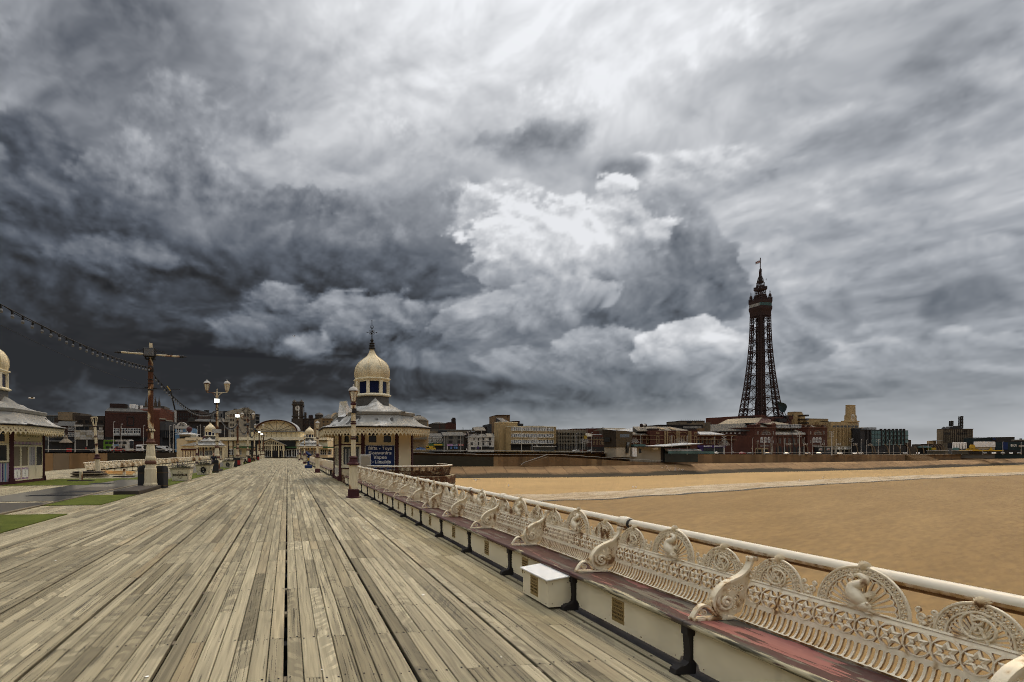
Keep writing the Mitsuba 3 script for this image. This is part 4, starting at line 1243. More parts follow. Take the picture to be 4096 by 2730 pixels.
def off_oct(o):
 """The octagon moved outwards by o, keeping its eight corners in order."""
 p = np.array(OCT); n = len(p); out = []
 for i in range(n):
  a, b, c = p[i - 1], p[i], p[(i + 1) % n]
  d0, d1 = (b - a) / np.linalg.norm(b - a), (c - b) / np.linalg.norm(c - b)
  n0, n1 = np.array([d0[1], -d0[0]]), np.array([d1[1], -d1[0]])
  m = (n0 + n1); m = m / (m @ n0)
  out.append(b + m * o)
 return np.array(out)

def fret(cx, s=1.0):
 """A round-eared opening cut in the fascia boards."""
 return unary_union([sbox(cx - .26 * s, 0, cx + .26 * s, .30), Point(cx, .30).buffer(.26 * s, 6).intersection(sbox(-9, .0, 9, .42)), sbox(cx - .07, .3, cx + .07, .56), Point(cx - .22 * s, .57).buffer(.13 * s, 6), Point(cx + .22 * s, .57).buffer(.13 * s, 6), sbox(cx - .2 * s, .48, cx + .2 * s, .68)])

def kiosk(label, cx, cy, kinds, mirror=False, detail=True, group=None):
 M0 = move(cx, cy, 0) @ (np.diag([-1.0, 1, 1, 1]) if mirror else np.eye(4))
 t = thing('pier_kiosk', label, 'kiosk', group)

 def P(name, m, mat='m_paint', parent=None, **k):
  return part(parent or t, name, m, mat, M=M0, **k)
 # plinth, floor, posts
 m = MB('maroon', .3); m.prism(OCTP.buffer(.10, join_style=2), .0, .16); P('plinth', m)
 core = MB('black', .1); core.prism(OCTP.buffer(-.75, join_style=2), .16, 2.2); P('counter', core)
 for x, y in OCT:
  m = MB('maroon', .35)
  a = math.atan2(y, x)
  m.prism(affinity.translate(affinity.rotate(sbox(-.11, -.11, .11, .11), math.degrees(a)), x * .985, y * .985), .16, 3.42)
  m.prism(affinity.translate(affinity.rotate(sbox(-.16, -.16, .16, .16), math.degrees(a)), x * .985, y * .985), .0, .34)
  P('post', m)
 for i in range(8):
  p, q = np.array(OCT[i]), np.array(OCT[(i + 1) % 8])
  L = np.linalg.norm(q - p); d = (q - p) / L
  nrm = np.array([d[1], -d[0]])
  mid = (p + q) / 2
  R = np.eye(4); R[:3, 0] = (*d, 0); R[:3, 1] = (0, 0, 1); R[:3, 2] = (*nrm, 0); R[:3, 3] = (*mid, 0)
  w = L / 2 - .12
  kind = kinds[i]
  m = MB('maroon', .3); m.prism(sbox(-w, 3.28, w, 3.42), -.05, .05, M=R); P('rail', m)
  if kind == 'plain':
   m = MB('cream', .35); m.prism(sbox(-w, .16, w, 3.28), -.03, .02, M=R); P('wall_panel', m)
   continue
  # upper fretted light
  if kind != 'doors':
   m = MB('cream', .35)
   g = sbox(-w, 2.42, w, 3.28)
   n = 2
   fr = unary_union([affinity.translate(fret(0, min(1.0, w / 1.05)), (k - (n - 1) / 2) * w * .98, 2.52) for k in range(n)])
   m.prism(g.difference(fr).simplify(.006), -.02, .02, M=R); P('fretted_light', m)
   m = MB('gdk', .2); m.prism(sbox(-w, 2.42, w, 3.28), -.06, -.05, M=R); P('pane', m, 'm_gloss')
  if kind == 'window':
   m = MB('maroon', .3); m.prism(sbox(-w, 2.34, w, 2.42), -.03, .035, M=R); m.prism(sbox(-w, .80, w, .87), -.03, .045, M=R); P('rail', m)
   m = MB('cream', .35); m.prism(sbox(-w, .16, w, .80), -.03, .01, M=R); P('dado_panel', m)
   f = MB('crl', .3); f.prism(sbox(-w, .87, w, 2.34).difference(unary_union([sbox(-w + .14, 1.08, -.03, 2.24), sbox(.03, 1.08, w - .14, 2.24)])), -.03, .03, M=R)
   f.prism(sbox(-w, .87, w, .98), .03, .07, M=R)
   k = P('window', f)
   for s in (-1, 1):
    m = MB('ggr', .2); m.prism(sbox(*sorted((s * (w - .14), s * .03))[:1], 1.08, sorted((s * (w - .14), s * .03))[1], 2.24), -.02, -.012, M=R); P('pane', m, 'm_gloss', parent=k)
   m = MB('dwh', .3)
   for s in np.linspace(-.6, .75, 5):
    m.prism(sbox(s * w - .03, 1.1, s * w + .05, 2.1), -.011, -.004, M=R)
   P('goods', m, parent=k)
  elif kind == 'sign':
   m = MB('cream', .35); m.prism(sbox(-w, .16, w, 2.42), -.03, .01, M=R); P('wall_panel', m)
   f = MB('signblue', .12); f.prism(sbox(-w + .02, .74, w - .02, 2.34), .012, .032, M=R); k = P('sign', f, label='dark blue sign with white lettering')
   l = MB('wpr', .05)
   l.prism(sbox(-w + .05, .77, w - .05, 2.31).difference(sbox(-w + .07, .79, w - .07, 2.29)), .032, .035, M=R)
   for j, s in enumerate(['Gifts • Toys', 'Souvenirs', 'Vapes', 'E-Liquids', 'Accessories']):
    Q = R.copy(); Q[:3, 3] = R[:3, 3] + R[:3, 1] * (2.04 - .285 * j) + R[:3, 2] * .0325
    l.text(s, .19, Q, .003, bold=True, fit=(1.56, 1.46, .86, 1.42, 1.66)[j])
   P('lettering', l, parent=k)
  elif kind == 'glassdoor':
   m = MB('maroon', .3); m.prism(sbox(-w, 2.34, w, 2.42), -.03, .035, M=R); P('rail', m)
   n = max(2, int(round(2 * w / .95)))
   for j in range(n):
    a0, a1 = -w + 2 * w * j / n + .01, -w + 2 * w * (j + 1) / n - .01
    f = MB('crl', .3); f.prism(sbox(a0, .17, a1, 2.33).difference(sbox(a0 + .1, .95, a1 - .1, 2.2)), -.03, .02, M=R); k = P('door', f)
    m = MB('ggr', .2); m.prism(sbox(a0 + .1, .95, a1 - .1, 2.2), -.02, -.01, M=R); P('pane', m, 'm_gloss', parent=k)
    m = MB('dwh', .2); m.prism(sbox(a0 + .12, .32, a1 - .12, .80), .02, .028, M=R); P('panel', m, parent=k)
  elif kind == 'doors':
   # ice-cream parlour: striped header, four folding leaves
   m = MB('dwh', .25); m.prism(sbox(-w, 2.36, w, 3.28), -.03, .0, M=R)
   for j in range(17):
    if j % 2:
     m.prism(sbox(-w + 2 * w * j / 17, 2.38, -w + 2 * w * (j + 1) / 17, 3.26), .0, .004, M=R, col='pinkstripe')
   k = P('header_board', m)
   m = MB('cream', .3); g = sbox(-w + .10, 2.52, w - .10, 3.14).buffer(-.1).buffer(.1, 6); m.prism(g, .004, .016, M=R)
   m.prism(g.buffer(-.03).difference(g.buffer(-.05)), .016, .020, M=R, col='dgr')
   Q = R.copy(); Q[:3, 0] *= (-1 if mirror else 1); Q[:3, 3] = R[:3, 3] + R[:3, 1] * 2.84 + R[:3, 2] * .0165
   m.text('TRADITIONAL ICE CREAM PARLOUR', .13, Q, .003, fit=2 * w * .74, col='dgr')
   c = spiral(.0, 2.70, .05, .01, PI / 2, 1.2, 10)
   for s in (-1, 1):
    m.prism(LineString([(s * (x + .07), y) for x, y in c]).buffer(.008, 2), .016, .02, M=R, col='dgr')
   P('name_board', m, parent=k)
   for j in range(4):
    a0, a1 = -w + 2 * w * j / 4 + .008, -w + 2 * w * (j + 1) / 4 - .008
    f = MB('crl', .3); f.prism(sbox(a0, .18, a1, 2.33).difference(sbox(a0 + .07, 1.05, a1 - .07, 2.24)), -.03, .02, M=R)
    f.prism(sbox(a0 + .06, .30, a1 - .06, .90).difference(sbox(a0 + .09, .33, a1 - .09, .87)), .02, .032, M=R)
    k = P('door', f)
    if j == 1:
     m = MB('dwh', .1)
     m.prism(sbox(a0 + .07, 1.05, a1 - .07, 2.24), -.02, -.01, M=R)
     for s in range(5):
      e = a0 + .07 + (a1 - a0 - .14) * s / 5
      m.prism(sbox(e, 1.06, e + .028, 2.23), -.01, -.006, M=R, col='purple' if s % 2 else 'pinkstripe')
     P('blind', m, parent=k)
    else:
     m = MB('cnc' if j > 1 else 'gdk', .2); m.prism(sbox(a0 + .07, 1.05, a1 - .07, 2.24), -.02, -.01, M=R); P('pane', m, 'm_gloss', parent=k)
    if j > 1:
     m = MB('pinkstripe', .1); m.prism(sbox(a0 + .06, .26, a1 - .06, .94), .033, .037, M=R)
     g = unary_union([sbox(a0 + .10, .34, a1 - .10, .86), Point((a0 + a1) / 2, .84).buffer(.08), Point((a0 + a1) / 2, .36).buffer(.08)])
     m.prism(g, .037, .041, M=R, col='wpr'); m.prism(g.buffer(-.012).difference(g.buffer(-.022)), .041, .043, M=R, col='dgr')
     for s in range(6):
      ww = (.5, .8, .6, .75, .5, .6)[s] * .10
      m.prism(sbox((a0 + a1) / 2 - ww, .74 - .06 * s, (a0 + a1) / 2 + ww, .765 - .06 * s), .041, .043, M=R, col='dgr')
     P('poster', m, parent=k)
  elif kind == 'stripes':
   m = MB('dwh', .1); m.prism(sbox(-w, .16, w, 1.25), -.03, .01, M=R)
   for j in range(12):
    m.prism(sbox(-w + 2 * w * j / 12 + .02, .17, -w + 2 * w * (j + .5) / 12 + .02, 1.24), .01, .014, M=R, col=('pinkstripe', 'bluestripe', 'purple')[j % 3])
   P('striped_panel', m)
   f = MB('crl', .3); f.prism(sbox(-w, 1.3, w, 2.4).difference(sbox(-w + .12, 1.4, w - .12, 2.3)), -.03, .03, M=R); k = P('window', f)
   m = MB('gdk', .2); m.prism(sbox(-w + .12, 1.4, w - .12, 2.3), -.02, -.01, M=R); P('pane', m, 'm_gloss', parent=k)
 # valance boards with points and pierced drops
 ev = off_oct(1.12)
 for i in range(8):
  p, q = ev[i], ev[(i + 1) % 8]
  L = np.linalg.norm(q - p); d = (q - p) / L; nrm = np.array([d[1], -d[0]])
  R = np.eye(4); R[:3, 0] = (*d, 0); R[:3, 1] = (0, 0, 1); R[:3, 2] = (*nrm, 0); R[:3, 3] = (*p, 0)
  n = int(round(L / .245)); s = L / n
  zig = [(0, 3.43)] + sum([[(j * s + .02, 3.08), (j * s + s * .3, 3.02), (j * s + s / 2, 2.90), (j * s + s * .7, 3.02), ((j + 1) * s - .02, 3.08)] for j in range(n)], []) + [(L, 3.43)]
  g = Polygon(zig)
  if detail:
   holes = []
   for j in range(n):
    c = (j + .5) * s
    holes += [Polygon([(c - .042, 3.13), (c + .042, 3.13), (c, 3.22)]).buffer(.012, 2), Point(c + s / 2, 3.27).buffer(.034, 4)]
   g = g.difference(unary_union(holes))
  m = MB('cream', .45); m.prism(g, -.022, .0, M=R); P('valance', m)
 m = MB('dbr', .5)
 e0, e1 = off_oct(1.20), off_oct(1.0)
 m.prism(Polygon(off_oct(1.19)).difference(Polygon(off_oct(1.06))), 3.42, 3.50); P('gutter', m)
 m = MB('cream', .4); m.prism(Polygon(off_oct(1.06)), 3.425, 3.45); P('soffit', m)
 # lower roof: eight hollow-curved slopes
 rings = [(1.24, 3.49), (1.24, 3.53), (.95, 3.60), (.66, 3.72), (.42, 3.89), (.22, 4.09), (.10, 4.28), (.16, 4.30), (.22, 4.47), (.18, 4.50)]
 V = np.array([[(x, y, z) for x, y in off_oct(o)] for o, z in rings])
 for i in range(8):
  j = (i + 1) % 8
  sl = np.stack([V[:, i], V[:, j]], 1)
  v = sl.reshape(-1, 3)
  f = [[2 * k, 2 * k + 1, 2 * k + 3, 2 * k + 2] for k in range(len(rings) - 1)]
  m = MB(); m.raw(v, np.array(f), uv=np.tile([[.5, 1.0]], (len(v), 1)), smooth=50); P('roof_slope', m, 'm_roof')
 # upper roof: hollow slopes to the drum and four peaked gablets
 rings = [(.18, 4.50), (-.35, 4.60), (-.8, 4.76), (-1.05, 4.95)]
 V = np.array([[(x, y, z) for x, y in off_oct(o)] for o, z in rings])
 m = MB()
 for i in range(8):
  j = (i + 1) % 8
  v = np.stack([V[:, i], V[:, j]], 1).reshape(-1, 3)
  m.raw(v, np.array([[2 * k, 2 * k + 1, 2 * k + 3, 2 * k + 2] for k in range(len(rings) - 1)]), uv=np.tile([[.5, .1]], (len(v), 1)), smooth=30)
 P('upper_roof', m, 'm_roof')
 for a, half, dist in ((0, 1.75, 3.25), (PI / 2, 1.75, 2.45), (PI, 1.75, 3.4), (-PI / 2, 1.75, 2.45)):
  xs = np.linspace(-1, 1, 21)
  prof = [(half * x, 4.52 + .98 * (1 - abs(x)) ** 1.9 + .04 * (1 - abs(x))) for x in xs]
  C, S = math.cos(a), math.sin(a)
  rows_ = []
  for yy, kz in ((-dist + .05, .0), (-dist + .55, .35), (-dist + 1.1, .72), (-dist + 1.7, 1.0), (-.9, 1.0)):
   rows_.append([(x, yy, 4.52 + (z - 4.52) * kz) for x, z in prof])
  rr = np.array(rows_)
  v, f = grid(rr[..., 0], rr[..., 1], rr[..., 2])
  v2 = np.stack([v[:, 0] * C + v[:, 1] * S, -v[:, 0] * S + v[:, 1] * C, v[:, 2]], 1)
  m = MB(); m.raw(v2, f, uv=np.tile([[.5, .1]], (len(v2), 1)), smooth=60); P('gablet', m, 'm_roof')
 # drum, lantern, dome
 a0 = PI / 8
 m = MB('grey', .5); m.lathe([(1.22, 4.4), (1.20, 5.70), (1.3, 5.72)], 8, a0=a0, smooth=1); P('drum', m)
 m = MB('crl', .35); m.lathe([(1.26, 5.70), (1.36, 5.76), (1.36, 5.82), (1.22, 5.90), (1.18, 5.92), (0, 5.92)], 8, a0=a0, smooth=1); P('sill_ring', m)
 for k in range(8):
  a = a0 + k * PI / 4
  m = MB('crl', .35); m.prism(affinity.translate(affinity.rotate(sbox(-.11, -.10, .11, .10), math.degrees(a)), 1.12 * math.cos(a), 1.12 * math.sin(a)), 5.92, 6.80); P('lantern_post', m)
  b = a + PI / 8
  R = np.eye(4); R[:3, 0] = (-math.sin(b), math.cos(b), 0); R[:3, 1] = (0, 0, 1); R[:3, 2] = (math.cos(b), math.sin(b), 0); R[:3, 3] = (1.02 * math.cos(b), 1.02 * math.sin(b), 0)
  m = MB('blueglass', .1); m.prism(sbox(-.36, 5.92, .36, 6.78), -.02, 0, M=R); P('blue_pane', m, 'm_gloss')
 m = MB('crl', .35); m.lathe([(1.0, 6.74), (1.19, 6.74), (1.19, 6.84), (1.33, 6.90), (1.33, 6.96), (1.2, 7.0), (0, 7.0)], 8, a0=a0, smooth=1); P('cornice', m)
 prof = [(1.16, 6.97), (1.205, 7.08), (1.255, 7.28), (1.265, 7.48), (1.225, 7.70), (1.13, 7.92), (.98, 8.12), (.80, 8.27), (.60, 8.41), (.43, 8.54), (.30, 8.68), (.20, 8.84), (.145, 9.0), (.125, 9.12), (0, 9.13)]
 m = MB(); m.lathe(prof, 16, a0=PI / 16, smooth=50); P('dome', m, 'm_dome')
 m = MB('cream', .5)
 for k in range(8):
  a = a0 + k * PI / 4
  m.tube([((r + .004) * math.cos(a), (r + .004) * math.sin(a), z) for r, z in prof[:-2]], .016, 4)
 P('dome_rib', m)
 m = MB('black', .2)
 m.lathe([(.13, 9.06), (.24, 9.10), (.24, 9.18), (.17, 9.24), (.21, 9.34), (.15, 9.44), (.20, 9.50), (.10, 9.54), (.07, 9.60), (.13, 9.70), (.07, 9.80), (.035, 9.86), (.030, 10.3), (.05, 10.34), (.022, 10.4), (.018, 10.9), (.014, 11.06), (.034, 11.10), (0, 11.14)], 10, smooth=30)
 for q in (0, PI / 2):
  for s in (-1, 1):
   dx, dy = math.cos(q) * s, math.sin(q) * s
   m.tube([(0, 0, 10.26), (dx * .16, dy * .16, 10.28), (dx * .33, dy * .33, 10.26)], .014, 5)
   m.sphere((dx * .34, dy * .34, 10.26), .042, 1)
   c = spiral(0, 0, .085, .02, -PI / 2, 1.1, 10)
   for up in (-1, 1):
    m.tube([(dx * (.10 + x_), dy * (.10 + x_), 10.27 + up * (.10 + z_)) for x_, z_ in c], .014, 4)
 c = np.linspace(-PI * 1.32, PI * .32, 15)
 m.tube([(.105 * math.cos(a), 0, 10.66 + .105 * math.sin(a)) for a in c], np.interp(np.abs(np.linspace(-1, 1, 15)), [0, 1], [.032, .008]), 6)
 P('finial', m)
 return t

kiosk('cream domed kiosk with blue gifts and souvenirs sign on the right of the deck', 5.85, 36.05, ['window', 'sign', 'plain', 'plain', 'plain', 'plain', 'plain', 'glassdoor'])
kiosk('domed ice cream kiosk cut off by the left edge of the photo', -18.45, 35.05, ['stripes', 'stripes', 'window', 'plain', 'plain', 'plain', 'plain', 'doors'], mirror=True)
kiosk('small far domed kiosk on the right near the pier entrance', 6.1, 146, ['window', 'window', 'window', 'plain', 'plain', 'plain', 'plain', 'glassdoor'], detail=False)
kiosk('small far domed kiosk behind the rusty lamp standard with two lanterns', -18.6, 131, ['window', 'window', 'window', 'plain', 'plain', 'plain', 'plain', 'glassdoor'], mirror=True, detail=False)

# rusty bay rail that juts out over the beach beside the right kiosk
t = thing('bay_railing', 'rusty iron bench-back railing jutting out over the beach by the kiosk', 'railing')
pts = [(4.35, 31.2), (6.6, 29.6), (9.4, 30.6), (10.6, 32.8), (10.7, 36.5)]
for a, c in zip(pts[:-1], pts[1:]):
 a, c = np.array(a), np.array(c)
 m = MB('rust', .9); m.tube([(*a, 1.05), (*c, 1.05)], .05, 8); part(t, 'pipe', m, 'm_rail')
 L = np.linalg.norm(c - a); d = (c - a) / L
 nn = np.array([-d[1], d[0]])
 n = max(1, int(round(L / PITCH)))
 for k in range(n):
  o = a + d * (k * L / n)
  B = np.eye(4); B[:3, 0] = (-nn[0], -nn[1], 0); B[:3, 1] = (*d, 0); B[:3, 3] = (o[0] + nn[0] * .72, o[1] + nn[1] * .72, .0)
  B = B @ np.diag([1, L / n / PITCH, 1, 1])
  part(t, 'back_lattice', {**LODS[1]['lattice'], 'bsdf': {'type': 'ref', 'id': 'm_pole_rust'}}, M=B)
  part(t, 'crest', {**CREST_FAR, 'bsdf': {'type': 'ref', 'id': 'm_pole_rust'}}, M=B)
m = MB('dbr', .8)
bay = Polygon([(3.5, 31.9), (4.3, 31.0), (6.6, 29.4), (9.5, 30.4), (10.8, 32.7), (10.9, 41), (3.5, 41)])
m.prism(bay.difference(bay.buffer(-.22)), -.05, .44); part(t, 'edge_beam', m, 'm_pole_rust')
t = thing('bay_platform', 'weathered timber bay carrying the right-hand kiosk out over the sand', 'platform')
m = MB('greywood', .6); m.prism(bay.buffer(-.02), -.30, -.006); part(t, 'floor', m)
for x, y in ((9.9, 31.5), (10.5, 35.0), (10.5, 39.5), (7.0, 30.2), (4.6, 31.4), (7.0, 40)):
 m = MB('dst', .7); m.lathe([(.17, SAND - .5), (.17, -.3)], 8, x, y); part(t, 'pile', m)
for a, c in (((10.3, 33.5, -.4), (7.2, 31.2, -3.0)), ((10.5, 35.0, -.5), (10.4, 39.5, -3.2)), ((9.9, 31.5, -2.8), (4.8, 31.6, -.5)), ((9.7, 31.3, -1.2), (7.2, 30.4, -3.4)), ((10.0, 31.6, -.45), (4.6, 31.6, -.45)), ((9.9, 31.5, -1.6), (4.6, 31.5, -1.6))):
 m = MB('dst', .8); m.bar(a, c, .2); part(t, 'brace', m, 'm_pole_rust')
# piles under the deck's right edge
for k in range(12):
 m = MB('dst', .7); m.lathe([(.2, SAND - .5), (.2, -.4)], 8, 3.7, 4 + k * 14.5)
 solo('pier_pile', m, f'{ORD[k + 1] if k else "first"} dark iron pile from the near end under the pier edge', 'pile', group='piles under the pier edge')

# ---------------------------------------------------------------- lamps, festoon lights, planters, bins and the rest of the deck's furniture
def ring(m, z, r, h, cx=0, cy=0, n=12, col='maroon', dirt=.4):
 m.lathe([(r * .8, z), (r, z + h * .2), (r * 1.04, z + h * .5), (r, z + h * .8), (r * .8, z + h)], n, cx, cy, col=col, dirt=dirt)

def lantern(t, M, s=1.0, tilt=None, glassy=True, name='lantern'):
 """A four-sided street lantern, its foot at the origin of M: frame, panes, cap."""
 def Q(v):
  return M @ np.diag([s, s, s, 1])
 m = MB('cream', .5)
 m.lathe([(.05, 0), (.09, .03), (.11, .06)], 8)
 b, tp, z0, z1 = .115, .205, .06, .52
 for k in range(6):
  a = k * PI / 3 + PI / 6
  m.bar((b * math.cos(a), b * math.sin(a), z0), (tp * math.cos(a), tp * math.sin(a), z1), .022)
 m.lathe([(tp * .98, z1 - .02), (tp * 1.10, z1), (tp * 1.10, z1 + .03), (tp * .95, z1 + .04)], 6, a0=PI / 6, smooth=1)
 k0 = part(t, name, m, 'm_pole', M=Q(0))
 m = MB('bulbglass'); m.lathe([(b * .93, z0 + .01), (tp * .95, z1 - .01)], 6, a0=PI / 6, smooth=1)
 part(k0, 'pane', m, 'm_lampglass', M=Q(0))
 m = MB('dwh', .3); m.lathe([(tp * 1.16, z1 + .03), (tp * 1.02, z1 + .10), (tp * .75, z1 + .17), (tp * .38, z1 + .21), (.03, z1 + .225), (.025, z1 + .27), (.035, z1 + .29), (0, z1 + .33)], 12)
 part(k0, 'cap', m, M=Q(0))
 return k0

def slim_lamp(label, x, y, lean=0.0, broken=False, speaker=False, h=1.0):
 t = thing('lamp_post', label, 'lamp post')
 B = move(x, y, 0, s=(1, 1, h))
 if lean:
  R = np.eye(4); R[:3, :3] = np.array([[math.cos(lean), 0, math.sin(lean)], [0, 1, 0], [-math.sin(lean), 0, math.cos(lean)]])
  B = B @ R
 m = MB('maroon', .5); m.lathe([(.34, 0), (.34, .03), (.25, .05), (.235, .30), (.25, .33), (.20, .36)], 8, a0=PI / 8, smooth=1)
 for k in range(8):
  a = k * PI / 4
  m.sphere((.30 * math.cos(a), .30 * math.sin(a), .035), .022, 0)
 part(t, 'foot', m, M=B)
 m = MB('cream', .22); m.lathe([(.19, .36), (.185, 1.32), (.20, 1.34)], 8, a0=PI / 8, smooth=1); part(t, 'pedestal', m, 'm_pole', M=B)
 m = MB('maroon', .5); m.lathe([(.20, 1.34), (.27, 1.38), (.27, 1.43), (.19, 1.47), (.16, 1.62), (.19, 1.66), (.17, 1.70), (.10, 1.73)], 12); part(t, 'collar', m, M=B)
 m = MB('cream', .12); m.lathe([(.098, 1.70), (.092, 3.95), (.0, 3.96)], 12); part(t, 'shaft', m, 'm_pole', M=B)
 m = MB('maroon', .6)
 for z in (2.42, 3.05):
  ring(m, z, .13, .07); ring(m, z + .09, .125, .05)
 ring(m, 3.86, .12, .10); part(t, 'band', m, M=B)
 if broken:
  m = MB('cream', .4)
  for k in range(4):
   a = k * PI / 2 + PI / 4
   m.bar((.12 * math.cos(a), .12 * math.sin(a), 4.02), (.26 * math.cos(a), .26 * math.sin(a), 4.62), .035)
  m.lathe([(.13, 3.96), (.14, 4.04)], 8)
  m.tube([(.26 * math.cos(a), .26 * math.sin(a), 4.62) for a in np.linspace(PI / 4, PI / 4 + 2 * PI, 5)], .02, 4)
  part(t, 'empty_lantern_frame', m, 'm_pole', M=B)
 else:
  lantern(t, B @ move(0, 0, 3.95), .92)
 if speaker:
  m = MB('white', .25)
  a = np.array([-.10, -.05, 3.62]); d = np.array([-.85, -.45, .12]); d /= np.linalg.norm(d)
  side = np.cross(d, [0, 0, 1]); side /= np.linalg.norm(side); up = np.cross(side, d)
  M = np.eye(4); M[:3, 0], M[:3, 1], M[:3, 2], M[:3, 3] = side, up, d, a
  secs = [(.07, .07, 0), (.08, .08, .16), (.12, .16, .24), (.20, .25, .36), (.26, .30, .42), (.28, .32, .44)]
  v = np.array([[(sx * w, sy * h_, z) for sx, sy in ((-1, -1), (1, -1), (1, 1), (-1, 1))] for w, h_, z in secs]).reshape(-1, 3)
  f = [[4 * i + j, 4 * i + (j + 1) % 4, 4 * i + 4 + (j + 1) % 4, 4 * i + 4 + j] for i in range(len(secs) - 1) for j in range(4)] + [[3, 2, 1, 0]]
  m.raw(v, np.array(f), M=M, smooth=20)
  k = part(t, 'speaker_horn', m, M=B, label='white horn loudspeaker')
  m = MB('iron', .3); m.lathe([(.14, 3.52), (.14, 3.72)], 10); m.bar((0, 0, 3.62), (-.16, -.09, 3.66), .06); part(k, 'bracket', m, M=B)
 return t

slim_lamp('cream lamp post with white loudspeaker in front of the right kiosk', 2.73, 21.67, speaker=True)
slim_lamp('cream lamp post further along the right benches, left of the right kiosk', 2.73, 48.06, speaker=False, h=1.02)
slim_lamp('small far cream lamp post on the right of the deck before the far kiosk', 2.73, 84.8)
slim_lamp('farthest little lamp post on the right near the pier entrance', 2.73, 121.1)
slim_lamp('leaning lamp post with empty lantern frame by the left benches', -14.6, 43.2, lean=-.07, broken=True)
slim_lamp('cream lamp post by the left benches beside the man', -14.6, 88.0)

